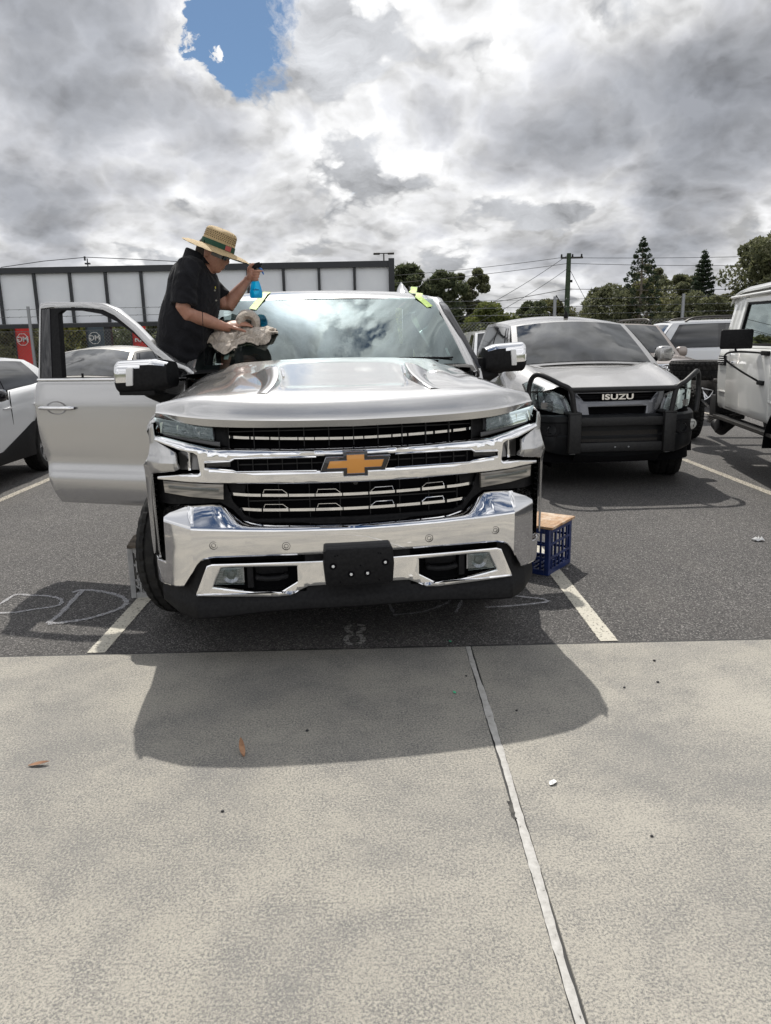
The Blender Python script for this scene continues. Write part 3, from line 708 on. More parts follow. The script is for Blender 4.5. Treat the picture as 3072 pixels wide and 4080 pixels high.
for s in (-1, 1):
    b = MB(); b.box((s * .653, Fg(.653, .97) + .012, .977), (.115, .012, .026)); b.build('slot_end_cap', black_gl, gs, bevel=.002)
    # dark channel inside each C-arm
    P = [(.752, 1.022), (.822, 1.038), (.848, 1.03), (.842, .945), (.75, .945)]
    plate('arm_recess', P if s > 0 else mirr(P), onF(.05), .02, mat('smoked_trim', (.16, .155, .15), .25, .6) if s < 0 else MATS['smoked_trim'], gs, bevel=.003)
    b = MB(); b.tube([(s * .795, Fg(.8, 1) + .032, z) for z in (1.038, 1.0, .97, .945)], .007, 6); b.build('arm_trim', chrome, gs)
# --- bow-shaped emblem
def bow(sc, dx):
    o = []
    L, H, cw, chh = .156, .033, .056, .0575
    pts = [(-.182, .942), (-.070, .940), (-.070, .914), (.0445, .914), (.0445, .944), (.127, .946), (.156, 1.008), (.045, 1.006), (.045, 1.030), (-.069, 1.0275), (-.069, 1.004), (-.153, 1.003)]
    return pts
EM = bow(1, 0)
ecx = sum(p[0] for p in EM) / 12; ecz = sum(p[1] for p in EM) / 12
EMc = [(-.168, .9375), (-.058, .9375), (-.058, .913), (.058, .913), (.058, .9375), (.140, .9375), (.168, 1.0055), (.058, 1.0055), (.058, 1.030), (-.058, 1.030), (-.058, 1.0055), (-.140, 1.0055)]
EMg = [(-.136, .953), (-.042, .953), (-.042, .926), (.042, .926), (.042, .953), (.122, .953), (.136, .990), (.042, .990), (.042, 1.017), (-.042, 1.017), (-.042, .990), (-.122, .990)]
def eo(o): return lambda x, z, w: (x - .0065, .035 + o + w, z)
em = plate('emblem', EMc, eo(.0), .06, black_gl, TR, bevel=.003, step=0)
plate('emblem_cross', EMg, eo(-.006), .012, gold, em, bevel=.003, step=0)
b = MB(); b.tube([(x - .0065, .034, z) for x, z in EMc], .0016, 5, closed=True); b.tube([(x - .0065, .0285, z) for x, z in EMg], .0013, 5, closed=True); b.build('emblem_rim', chrome, em)
# --- upper grille
ug = strips('upper_grille', [-.60 + .12 * k for k in range(11)], 1.045, 1.150, .075, mesh_m, TR, .004, zs=(1.12,))
def barstrip(name, xa, xb, za, zm, th, parent, off=.05, hat=None, lean=.018):
    """chrome strip from -x to x in segments; hat = raised trapezoids"""
    b = MB(); n = 48; R_ = []
    for i in range(n + 1):
        x = lerp(xa, xb, i / n); z = lerp(zm, za, (abs(x) / abs(xb)) ** 1.7)
        y = Fg(x, z) + off + max(0, abs(x) - abs(xb) + .09) * .25
        R_.append([(x, y + lean, z + th), (x, y + .0005, z + th * .55), (x, y, z - th * .65), (x, y + lean, z - th)])
    b.grid(R_)
    for (h0, h1) in hat or ():
        zl = lambda x: lerp(zm, za, (abs(x) / abs(xb)) ** 1.7)
        for s in (-1, 1):
            p = [(h0, 0), (h0 + .028, .022), (h1 - .006, .022), (h1, .006)]
            b.tube([(s * x, Fg(x, .8) + off + .008, zl(x) + dz + .004) for x, dz in p], .0020, 5)
    return b.build(name, chrome, parent, sharp=25)
barstrip('grille_bar', -.632, .632, 1.099, 1.079, .0105, ug)
b = MB()
for x in (-.50, -.405, -.27, -.19, .19, .27, .405, .5, -.05, .05): b.box((x, Fg(x, 1.08) + .056, lerp(1.079, 1.099, (abs(x) / .632) ** 1.7)), (.004, .03, .022))
b.build('grille_bar_joint', void, ug)
for s in (-1, 1):
    P = [(.60, 1.05), (.663, 1.062), (.668, 1.15), (.61, 1.148)]
    plate('grille_end', P if s > 0 else mirr(P), onF(.06), .03, black_pl, ug, bevel=.003)
# --- lower grille
lg = strips('lower_grille', [-.525 + .15 * k for k in range(8)], .69, .872, .085, mesh_m, TR, .004, zs=(.78,))
barstrip('grille_bar', -.610, .610, .821, .806, .0115, lg, hat=[(-.5 + .02 + .0, -.5 + .02)] * 0 or [(.33, .45), (.07, .19)])
barstrip('grille_bar', -.568, .568, .745, .734, .0115, lg, hat=[(.33, .45), (.07, .19)])
b = MB()
for zz, xm in ((.806, .61), (.734, .568)):
    for x in (-.46, -.33, -.2, -.065, .065, .2, .33, .46): b.box((x, Fg(x, .8) + .053, lerp(zz, zz + .013, (abs(x) / xm) ** 1.7)), (.004, .03, .02))
b.build('grille_bar_joint', void, lg)
b = MB(); b.lathe([(.0005, -.004), (.004, -.006), (.007, -.003), (.011, -.002), (.011, .012)], (0, Fg(0, .86) + .05, .862), 'Y', 16); b.build('front_camera', black_gl, lg)
for s in (-1, 1):
    P = [(.545, .80), (.60, .81), (.622, .872), (.53, .868)]
    plate('grille_end', P if s > 0 else mirr(P), onF(.075), .02, black_pl, lg, bevel=.003)
# --- headlights
for s in (-1, 1):
    P = [(.668, 1.084), (.947, 1.124), (.952, 1.196), (.80, 1.170), (.672, 1.153)]
    P = P if s > 0 else mirr(P)
    hl = plate('headlight', P, onF(.07), .02, mat('lamp_housing', (.07, .07, .075), .3) if s < 0 else MATS['lamp_housing'], TR, bevel=.002)
    plate('lamp_lens', P, onF(.008), .004, lens_smoke, hl, bevel=.0015, step=.04)
    b = MB()
    for x0 in (.682, .765, .848):      # three U-shaped light guides
        zb = pl([(.66, 1.088), (.95, 1.128)], x0 + .03)
        pts = [(x0 + .083, zb + .060), (x0 + .073, zb + .025), (x0 + .052, zb + .006), (x0 + .006, zb - .002)]
        b.tube([(s * x, Fg(x, z) + .020, z) for x, z in pts], .0048, 6)
    b.build('light_guide', white_pl, hl)
    b = MB()
    for x0 in (.70, .785, .868):
        zb = pl([(.66, 1.092), (.95, 1.132)], x0 + .02)
        R_ = []
        for j in range(5):
            R_.append([(s * (x0 + .056 * i / 6), Fg(x0, 1.1) + .035 + .024 * (1 - ((i - 3) / 3) ** 2) * (1 - j * .1), zb + .012 * j + .004 * (i % 2)) for i in range(7)])
        b.grid(R_)
    b.build('lamp_reflector', reflector, hl, sharp=10)
    P2 = [(.928, 1.124), (.944, 1.126), (.947, 1.193), (.934, 1.190)]
    plate('side_marker', P2 if s > 0 else mirr(P2), onF(.014), .012, amber, hl, bevel=.001)
    P3 = [(.668, 1.062), (.946, 1.118), (.947, 1.124), (.668, 1.084), (.640, 1.080), (.640, 1.058)]
    plate('headlight_trim', P3 if s > 0 else mirr(P3), onF(.015), .03, black_gl, TR, bevel=.002)
    P4 = [(.636, .878), (.640, .803), (.80, .818), (.927, .834), (.930, .894), (.80, .887)]
    dl = plate('daytime_lamp', P4 if s > 0 else mirr(P4), onF(.020), .03, drl_m, TR, bevel=.004, zstep=.02)
    b = MB(); b.grid([[(s * x, Fg(x, .86) + .0185 - .002 * (j % 2), z + (x - .66) * .06) for x in (.66, .72, .78, .84, .905)] for j, z in enumerate((.842, .850, .858))]); b.build('lamp_inner', lens, dl)
# --- chrome bumper
BX = [0, .10, .2, .3, .4, .46, .52, .555, .585, .61, .635, .656, .70, .745, .765, .784, .80, .82, .84, .861, .885, .91, .92, .935, .945]
def b_top(x): return sm([(0, .672), (.40, .682), (.50, .688), (.555, .697), (.585, .713), (.62, .745), (.656, .774), (.70, .777), (.8, .773), (.976, .763), (1.1, .76)], x)
def b_cre(x): return sm([(0, .649), (.4, .658), (.757, .675), (.952, .692), (1.1, .70)], x)
def b_bot(x): return pl([(0, .524), (.70, .527), (.735, .524), (.765, .508), (.784, .488), (.861, .366), (.90, .352), (1.01, .350), (1.1, .35)], x)
BY = [(.945, .250), (.952, .256), (.970, .272), (.99, .296), (1.006, .330), (1.018, .376), (1.024, .44), (1.0245, .52)]      # outer return below the side slot
BX += [x for x, y in BY[1:]]
R_ = []
for s_x in [-x for x in reversed(BX)] + BX[1:]:
    x = abs(s_x); out_ = x > .948; y0 = pl(BY, x) if out_ else Fb(x) - .012; t, c_, bo = (.488 + .03 * (x - .95), .474, .352) if out_ else (b_top(x), b_cre(x), b_bot(x)); wing = max(0, min(1, (x - .55) / .12))
    back = .022 if out_ else .075 + .02 * wing
    cc = min(c_, t - .006)
    R_.append([(s_x, y0 + back + .05, t - .03), (s_x, y0 + back, t - .004), (s_x, y0 + back - .012, t), (s_x, lerp(y0 + back - .012, y0, .55) - .004, lerp(t, cc, .5) + .004), (s_x, y0 + .010, cc + .011 * (not out_)), (s_x, y0 + .002, cc + .002), (s_x, y0, cc - .008),
               (s_x, y0 + .0005, lerp(cc, bo, .35)), (s_x, y0 + .002, lerp(cc, bo, .7)), (s_x, y0 + .006, bo + .012), (s_x, y0 + .014, bo + .003), (s_x, y0 + .026, bo), (s_x, y0 + .07, bo + .01)])
bmp = MB().grid(R_).build('chrome_bumper', chrome, TR, sharp=30)
b = MB()
for s in (-1, 1):
    for x, z in ((.697, .594), (.352, .578)):
        y = Fb(x) - .0115
        for r0, r1 in ((.0205, .0175), (.0115, .0085)):
            b.lathe([(r1, -.0008), (r0, -.0008), (r0, .003)], (s * x, y, z), 'Y', 24)
b.build('parking_sensor', mat('sensor_ring', (.22, .21, .20), .35, .5), bmp)
# --- lower black valance
R_ = []
for i in range(-80, 81):
    x = i / 80 * 1.0; ax = abs(x); hb_in = .11 if .27 < ax < .72 else 0; y = Fb(ax) + .015 + max(0, ax - .9) * .6; zb = sm([(0, .236), (.4, .236), (.85, .208), (1.0, .235)], ax)
    R_.append([(x, y + .035, .545), (x, y + .03 + hb_in, .492), (x, y + .026 + hb_in, .42), (x, y + .02 + hb_in, .345), (x, y + .012, .332), (x, y - .004, .300), (x, y - .012, .290), (x, y - .010, zb + .012), (x, y + .004, zb), (x, y + .12, zb + .02), (x, y + .5, zb + .07)])
va = MB().grid(R_).build('valance', black_pl, TR, sharp=45)
# --- chrome fog-lamp bezel with the tow-hook opening
hb = [(0, .486), (.60, .492), (.715, .493), (.742, .484), (.803, .341), (.794, .333), (.404, .316), (.34, .320), (.252, .359), (0, .364)]
hh = [(.305, .466), (.305, .388), (.386, .341), (.52, .343), (.716, .374), (.672, .470), (.62, .472)]
bz = plate('fog_lamp_bezel', sym(hb), lambda x, z, w: (x, Fb(x) + .018 - .012 * (z < .34) + w, z), .035, chrome, TR, holes=[hh, mirr(hh)], bevel=.006, step=.04, zstep=.02, sharp=40)
for s in (-1, 1):
    P = [(.30, .475), (.30, .33), (.73, .33), (.73, .475)]
    plate('fog_lamp_recess', P if s > 0 else mirr(P), onB(.10), .02, void, bz, bevel=0)
    b = MB(); y = Fb(.43) + .045      # tow hook
    b.tube([(s * .355, y + .06, .41), (s * .36, y, .408), (s * .40, y - .012, .404), (s * .455, y - .012, .404), (s * .50, y, .408), (s * .505, y + .06, .41)], .0135, 8)
    b.box((s * .43, y + .05, .440), (.16, .03, .05)); b.box((s * .535, y + .03, .41), (.03, .04, .11)); b.build('tow_hook', black_pl, bz, bevel=.003)
    P = [(.566, .380), (.712, .383), (.678, .467), (.566, .467)]
    fl = plate('fog_lamp', P if s > 0 else mirr(P), onB(.062), .01, mat('fog_reflector', (.82, .81, .78), .4, .25) if s < 0 else MATS['fog_reflector'], bz, bevel=.002)
    plate('lamp_lens', P if s > 0 else mirr(P), onB(.032), .004, lens, fl, bevel=.001)
    b = MB()
    for k in range(9): b.box((s * .685, Fb(.685) + .046, .388 + k * .0088), (.05 - .004 * k * .5, .008, .003)); b.box((s * .583, Fb(.583) + .046, .388 + k * .0088), (.028, .008, .003))
    b.build('lamp_louvre', reflector, fl)
    b = MB(); b.ell((s * .628, Fb(.628) + .052, .426), (.024, .012, .026)); b.build('bulb_lens', lens_smoke, fl)
    b = MB(); b.lathe([(.024, -.010), (.040, -.016), (.042, -.012), (.026, .0)], (s * .628, Fb(.628) + .056, .426), 'Y', 20); b.build('bulb_ring', reflector, fl)
# --- number plate holder
ph = [(-.166, .556), (-.158, .563), (.158, .563), (.166, .556), (.172, .48), (.165, .392), (.156, .382), (-.156, .382), (-.165, .392), (-.172, .48)]
nh = plate('number_plate_holder', [(x - .006, z) for x, z in ph], lambda x, z, w: (x, -.002 + w, z), .07, black_pl, TR, bevel=.008, step=0)
b = MB()
for x, z in ((-.133, .482), (.121, .488), (-.047, .437), (.033, .438)): b.lathe([(.0005, -.006), (.0065, -.005), (.0075, .0)], (x, -.002, z), 'Y', 14)
b.build('screw', white_pl, nh)
b = MB()
for x, z in ((-.133, .482), (.121, .488), (-.047, .437), (.033, .438)): b.lathe([(.0075, -.0012), (.0165, -.0010), (.018, .001)], (x, -.003, z), 'Y', 18)
for x, z in ((-.11, .535), (-.122, .533), (.088, .536), (.10, .534), (-.1, .40), (.09, .40), (0, .478)): b.lathe([(.0005, -.0012), (.0035, -.001), (.004, .001)], (x, -.003, z), 'Y', 10)
b.build('screw_hole', void, nh)
# ================================================================ PICKUP: cabin, doors, glass, bed
FRONT_PARTS = set(TR.children); CK = 1.075; CO = Vector((-.340, -3.4217, 1.5417)) * (1 - CK)      # cab built in its own units
def wsp(u, v, off=0.0):
    """windscreen surface: u -1..1 across, v 0..1 from the cowl up"""
    b = Vector((.865 * u, 1.12 + .26 * u * u, 1.392 - .012 * u * u)); t = Vector((.770 * u, 1.925 + .07 * u * u, 1.832 - .012 * u * u))
    p = b.lerp(t, v); n = Vector((.10 * u, -.50, .86)).normalized()
    return p + n * (.012 * 4 * v * (1 - v) * (1 - .3 * u * u) + off)
MB().grid([[wsp(i / 14, j / 14) for i in range(-14, 15)] for j in range(15)]).build('windscreen', glass, TR)
frit = mat('black_frit', (.012, .012, .013), .35)
b = MB()
def band(f, n=28): b.grid([[f(i / n, 0) for i in range(n + 1)], [f(i / n, 1) for i in range(n + 1)]])
band(lambda t, k: wsp(-1 + 2 * t, .955 + .045 * k, -.003)); band(lambda t, k: wsp(-1 + .065 * k, t, -.003)); band(lambda t, k: wsp(1 - .065 * k, t, -.003)); band(lambda t, k: wsp(-1 + 2 * t, .0 + .06 * k, -.003))
b.grid([[wsp(-.16 + .32 * i / 6, .985 - .17 * j / 4, -.003) for i in range(7)] for j in range(5)])
b.build('windscreen_border', frit, TR)
b = MB(); b.box((0, 1.93, 1.755), (.16, .12, .05)); b.box((0, 1.965, 1.69), (.24, .03, .075)); b.build('interior_mirror', black_pl, TR, bevel=.008)
for u0, v0, wd_, ht in ((-.80, .13, .034, .13), (.88, .12, .02, .10)):
    MB().grid([[wsp(u0 + wd_ * i, v0 + ht * j, -.006) for i in (0, 1)] for j in (0, 1)]).build('sticker', white_pl, TR)
# cowl and wipers
b = MB(); b.grid([[(x, .99 + .26 * x * x + dy, 1.372 + dz - .018 * x * x) for x in [i / 10 * .90 for i in range(-10, 11)]] for dy, dz in ((.05, -.02), (.13, .008), (.20, .020))]); b.build('cowl', black_pl, TR)
for u0, u1 in ((-.52, .12), (.16, .78)):
    b = MB(); b.tube([wsp(u0, -.02, .015), wsp((u0 + u1) / 2, .045, .02), wsp(u1, .055, .012)], .008, 6); b.tube([wsp(u0 + .18, .05, .009), wsp(u1 + .12, .065, .009)], .006, 6); b.build('wiper', black_pl, TR)
# roof
def roof_z(x, y): return sm([(1.90, 1.825), (1.98, 1.858), (2.10, 1.884), (2.35, 1.908), (2.65, 1.922), (3.0, 1.918), (3.40, 1.895), (3.58, 1.865)], y) - .030 * (abs(x) / .74) ** 2.5
R_ = []
for y in (1.905, 1.93, 1.97, 2.02, 2.1, 2.2, 2.35, 2.5, 2.7, 2.9, 3.1, 3.3, 3.45, 3.56, 3.60):
    yy = lambda x: y + .075 * (x / .77) ** 2 * max(0, (2.6 - y) / .7) if y < 2.6 else y
    R_.append([(x, yy(x), roof_z(x, y)) for x in [i / 12 * .74 for i in range(-12, 13)]])
b = MB().grid(R_)
roof = b.build('roof', silver, TR, sharp=50)
b = MB()
for s in (-1, 1):
    b.grid([[(s * .738, y + .07 * max(0, (2.6 - y) / .7), roof_z(.74, y) - .004), (s * .758, y + .075 * max(0, (2.6 - y) / .7), roof_z(.74, y) - .012)] for y in (1.93, 2.0, 2.1, 2.3, 2.6, 3.0, 3.3, 3.58)])
b.build('roof_gutter', black_pl, TR)
for s in (-1, 1):
    # A-pillar runs on into the roof rail
    R_ = []
    path = [(wsp(s, t / 8, 0), .0) for t in range(-1, 9)]
    for i, (p, _) in enumerate(path):
        R_.append([p + Vector((s * -.012, .02, -.008)), p + Vector((s * .012, -.004, .004)), p + Vector((s * .045, .012, .012)), p + Vector((s * .078, .055, .004)), p + Vector((s * .088, .10, -.03)), p + Vector((s * .05, .13, -.05))])
    for y in (2.12, 2.3, 2.6, 3.0, 3.35, 3.58):
        q = Vector((s * .757, y, roof_z(.74, y) - .010)); R_.append([q + Vector((s * -.012, 0, -.02)), q, q + Vector((s * .045, 0, -.006)), q + Vector((s * .075, 0, -.035)), q + Vector((s * .083, 0, -.075)), q + Vector((s * .045, 0, -.11))])
    MB().grid(R_).build('roof_rail', silver, TR, sharp=60)
# side body surface
def SX(y, z):
    if z > 1.345: return .985 - (z - 1.345) * .30
    return pl([(.45, .985), (.515, 1.0), (.60, 1.018), (.70, 1.022), (.79, 1.0), (1.0, 1.010), (1.25, 1.0), (1.345, .985)], z)
def side(s, o=0.0): return lambda y, z, w: (s * (SX(y, z) - o - w), y, z)
RD = [(2.52, .515), (3.30, .515), (3.40, .60), (3.56, .92), (3.60, 1.05), (3.60, 1.345), (2.52, 1.345)]
RDu = [(2.50, 1.35), (3.585, 1.35), (3.50, 1.76), (3.42, 1.81), (2.50, 1.835)]
RDw = [(2.60, 1.36), (3.50, 1.36), (3.44, 1.70), (3.38, 1.755), (2.60, 1.775)]
FD = [(1.52, .515), (2.36, .515), (2.43, .66), (2.46, .85), (2.48, 1.0), (2.49, 1.25), (2.47, 1.345), (1.44, 1.345), (1.42, 1.2), (1.43, .9), (1.48, .6)]
FDu = [(1.40, 1.35), (2.48, 1.35), (2.47, 1.835), (1.98, 1.805), (1.86, 1.765), (1.62, 1.57), (1.45, 1.42)]
FDw = [(1.52, 1.36), (2.36, 1.36), (2.36, 1.765), (2.06, 1.755), (1.90, 1.70), (1.72, 1.55), (1.56, 1.41)]
def handle(parent, M, n=True):
    """pull handle; M maps (along, z, out) to the truck"""
    b = MB(); R_ = []
    for i in range(13):
        t = i / 12; a = -.135 + .27 * t; h = .0135 if .06 < t < .94 else .008; o = .030 - .022 * (abs(t - .5) * 2) ** 4
        R_.append([M(a, h * cos(q * pi / 5) , o + .013 * sin(q * pi / 5)) for q in range(10)])
    b.grid(R_, False, True); h_ = b.build('handle', chrome, parent)
    b = MB(); R_ = []
    for j in range(7):
        r = j / 6; R_.append([M(r * .075 * cos(q * pi / 9) - .01, r * .043 * sin(q * pi / 9), .004 - .016 * (1 - r * r)) for q in range(18)])
    b.grid(R_, False, True); b.build('handle_cup', black_gl if False else door_silver, h_)
    return h_
for s in (-1, 1):
    d_ = plate('rear_door', RD, side(s), .05, silver, TR, bevel=.006, step=.12, zstep=.05)
    plate('window_frame', RDu, side(s, .006), .04, black_gl, d_, hole=RDw, bevel=.004, step=.15)
    plate('door_glass', RDw, side(s, .022), .004, side_glass, d_, bevel=0, step=.2)
    handle(d_, lambda a, z, o, s=s: Vector((s * (SX(0, 1.14 + z) + o), 2.72 - a, 1.14 + z)))
    plate('rocker', [(1.46, .46), (3.42, .46), (3.42, .508), (1.46, .508)], side(s, .01), .09, silver if s > 0 else silver, TR, bevel=.004)
    b = MB(); b.box((s * 1.0, 2.45, .43), (.17, 1.9, .045)); b.build('side_step', black_pl, TR, bevel=.012)
    plate('bed_side', [(3.62, .56), (4.20, .56)] + [(4.745 - .50 * cos(a * pi / 12), .42 + .50 * sin(a * pi / 12)) for a in range(1, 12)] + [(5.29, .58), (5.78, .62), (5.80, 1.36), (3.62, 1.36)], side(s, -.004), .06, silver, TR, bevel=.008, step=.15)
    b = MB(); b.grid([[(s * 1.0, 4.745 - .49 * cos(pi * k / 12), .42 + .49 * sin(pi * k / 12)), (s * .62, 4.745 - .49 * cos(pi * k / 12), .42 + .49 * sin(pi * k / 12))] for k in range(13)]); b.build('arch_liner', void, TR, solid=.006)
    b = MB(); b.box((s * .86, 3.59, 1.60), (.10, .05, .48)); b.build('rear_pillar', silver, TR, bevel=.01)
# closed front door on the far side
d_ = plate('front_door', FD, side(1), .05, silver, TR, bevel=.006, step=.12, zstep=.05)
plate('window_frame', FDu, side(1, .006), .04, black_gl, d_, hole=FDw, bevel=.004, step=.15)
plate('door_glass', FDw, side(1, .022), .004, clear_glass, d_, bevel=0, step=.2)
handle(d_, lambda a, z, o: Vector((SX(0, 1.14 + z) + o, 2.33 - a, 1.14 + z)))
b = MB(); b.box((-.90, 2.485, 1.1), (.10, .08, 1.25)); b.build('centre_pillar', black_pl, TR, bevel=.01)
# bed, cab back, underbody
b = MB(); b.box((0, 4.70, .78), (1.86, 2.1, .04)); b.box((0, 3.66, 1.05), (1.86, .03, .58)); b.build('load_bed', black_pl, TR)
tg = MB().box((0, 5.775, 1.0), (1.66, .07, .70)).build('tailgate', silver, TR, bevel=.012)
b = MB(); b.box((0, 5.89, .60), (1.9, .16, .18)); b.build('rear_bumper', chrome, TR, bevel=.03)
for s in (-1, 1): MB().box((s * .90, 5.79, 1.08), (.14, .06, .42)).build('tail_lamp', red_m, TR, bevel=.012)
b = MB(); b.box((0, 3.605, 1.12), (1.70, .03, .55)); b.box((0, 3.605, 1.84), (1.5, .03, .07)); b.build('cab_back', silver, TR)
patch('rear_window', (-.80, 3.60, 1.39), (.80, 3.60, 1.39), (.74, 3.58, 1.82), (-.74, 3.58, 1.82), 0.0, side_glass, TR)
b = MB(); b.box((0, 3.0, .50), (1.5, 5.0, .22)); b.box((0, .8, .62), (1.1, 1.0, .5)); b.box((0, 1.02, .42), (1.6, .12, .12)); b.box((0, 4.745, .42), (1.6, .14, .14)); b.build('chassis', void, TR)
# cabin
b = MB(); b.box((0, 2.5, .60), (1.72, 2.1, .06)); b.box((0, 1.38, .95), (1.74, .04, .75)); b.build('cabin_floor', interior, TR)
b = MB(); b.grid([[(x, y, z - .03 * (x / .8) ** 2) for x in [i / 8 * .82 for i in range(-8, 9)]] for y, z in ((1.26, 1.355), (1.5, 1.385), (1.70, 1.375), (1.80, 1.33), (1.82, 1.15), (1.75, .95))])
b.box((-.40, 1.73, 1.395), (.42, .18, .05)); b.box((.0, 1.79, 1.34), (.30, .05, .17)); b.build('dashboard', dash_m, TR, sharp=50)
b = MB(); ring = [Vector((-.40 + .19 * cos(2 * pi * k / 28), 1.99 + .19 * sin(2 * pi * k / 28) * .42, 1.24 + .19 * sin(2 * pi * k / 28) * .90)) for k in range(28)]
b.tube(ring, .016, 8, closed=True); b.ell((-.40, 1.975, 1.235), (.07, .03, .065)); b.tube([(-.58, 1.99, 1.24), (-.22, 1.99, 1.24)], .014, 6); b.tube([(-.40, 1.96, 1.22), (-.40, 1.78, 1.14)], .03, 8); b.build('steering_wheel', black_pl, TR)
for x in (-.42, .42):
    for yb, sc in ((2.45, 1.0), (3.35, .95)):
        b = MB(); b.box((x, yb - .20, .84), (.52, .52, .18)); b.box((x, yb + .06, 1.18), (.52, .15, .66), Matrix.Rotation(radians(-12), 3, 'X')); b.box((x, yb + .12, 1.60), (.27, .10, .19), Matrix.Rotation(radians(-8), 3, 'X')); b.build('seat', seat_m, TR, bevel=.05, bseg=3)
b = MB(); b.grid([[(x, y, roof_z(x, y) - .035) for x in [i / 6 * .72 for i in range(-6, 7)]] for y in (1.96, 2.2, 2.6, 3.0, 3.5)]); b.build('headliner', interior, TR)
# roof aerial
R_ = []
for i in range(9):
    t = i / 8; h = [.004, .014, .03, .048, .066, .082, .093, .090, .012][i]; wd_ = .046 * sin(pi * (.12 + .83 * t)) + .006
    R_.append([Vector((.655 - wd_ * q * 1.0, 2.52 + .20 * t, roof_z(.65, 2.6) - .004 + h * (1 - abs(q)) ** .55)) for q in (-1, -.75, -.45, -.22, -.08, 0, .08, .22, .45, .75, 1)])
MB().grid(R_).build('roof_aerial', silver, TR, sharp=60)
# --- the open door
HN = Vector((-.97, 1.33, 0)); DD = Vector((-.919, .394, 0)); DN = Vector((-.394, -.919, 0))
def doff(z):
    if z > 1.345: return -.004 - (z - 1.345) * .30
    return pl([(.50, -.012), (.53, .016), (.60, .030), (.695, .034), (.785, .008), (.9, .016), (1.05, .022), (1.18, .020), (1.27, .008), (1.345, -.004)], z)
def dplane(o=0.0): return lambda s, z, w: tuple(HN + DD * (s + (.25 * (z - 1.36) if z > 1.36 else 0)) + DN * (doff(z) + o - w) + Vector((0, 0, z)))
DP = [(.10, .515), (.93, .520), (.965, .595), (.992, .668), (1.003, .766), (1.022, .85), (1.040, .983), (1.045, 1.157), (1.044, 1.246), (1.030, 1.30), (1.016, 1.322), (-.06, 1.322), (-.04, 1.1), (.0, .8), (.06, .56)]
od = plate('front_door', DP, dplane(), .035, silver, TR, bevel=.008, step=.08, zstep=.035)
DI = [(.12, .54), (.90, .54), (.97, .75), (1.0, 1.0), (1.0, 1.31), (-.02, 1.31), (0, 1.0), (.06, .6)]
plate('door_trim', DI, dplane(-.036), .06, interior, od, bevel=.01, step=0)
FO = [(1.014, 1.335), (.940, 1.800), (.925, 1.817), (.843, 1.820), (.62, 1.815), (.462, 1.803), (.366, 1.765), (.241, 1.661), (.109, 1.521), (-.003, 1.432), (-.085, 1.400), (-.118, 1.370), (-.112, 1.335)]
FI = [(1.000, 1.338), (.930, 1.780), (.843, 1.787), (.62, 1.783), (.475, 1.765), (.385, 1.722), (.265, 1.624), (.135, 1.484), (.02, 1.405), (-.05, 1.383), (-.072, 1.365), (-.068, 1.338)]
plate('window_frame', FO, dplane(), .05, silver, od, hole=[(s - .0, z + .001) for s, z in FI], bevel=.005, step=.1)
WI = [(.838, 1.342), (.811, 1.746), (.776, 1.767), (.634, 1.761), (.493, 1.737), (.379, 1.684), (.276, 1.612), (.181, 1.534), (.10, 1.466), (.02, 1.398), (-.02, 1.378), (-.04, 1.362), (-.036, 1.342)]
FIo = [(.997, 1.3385), (.927, 1.777), (.843, 1.784), (.62, 1.780), (.476, 1.762), (.387, 1.719), (.267, 1.621), (.137, 1.481), (.022, 1.402), (-.048, 1.380), (-.069, 1.364), (-.065, 1.3385)]
plate('window_seal', FIo, dplane(-.012), .045, black_pl, od, hole=WI, bevel=.006, step=.1)
plate('pillar_cover', [(.996, 1.340), (.930, 1.776), (.866, 1.780), (.910, 1.340)], dplane(-.006), .012, black_gl, od, bevel=.003, step=0)
plate('belt_moulding', [(1.018, 1.324), (1.017, 1.337), (-.07, 1.337), (-.07, 1.324)], dplane(.006), .02, chrome, od, bevel=.004, step=.1)
handle(od, lambda a, z, o: HN + DD * (.868 - a) + DN * (doff(1.15 + z) + o) + Vector((0, 0, 1.151 + z)))
MB().box(HN + DD * .70 + DN * -.04 + Vector((0, 0, 1.35)), (.012, .012, .035)).build('lock_pin', black_pl, od)
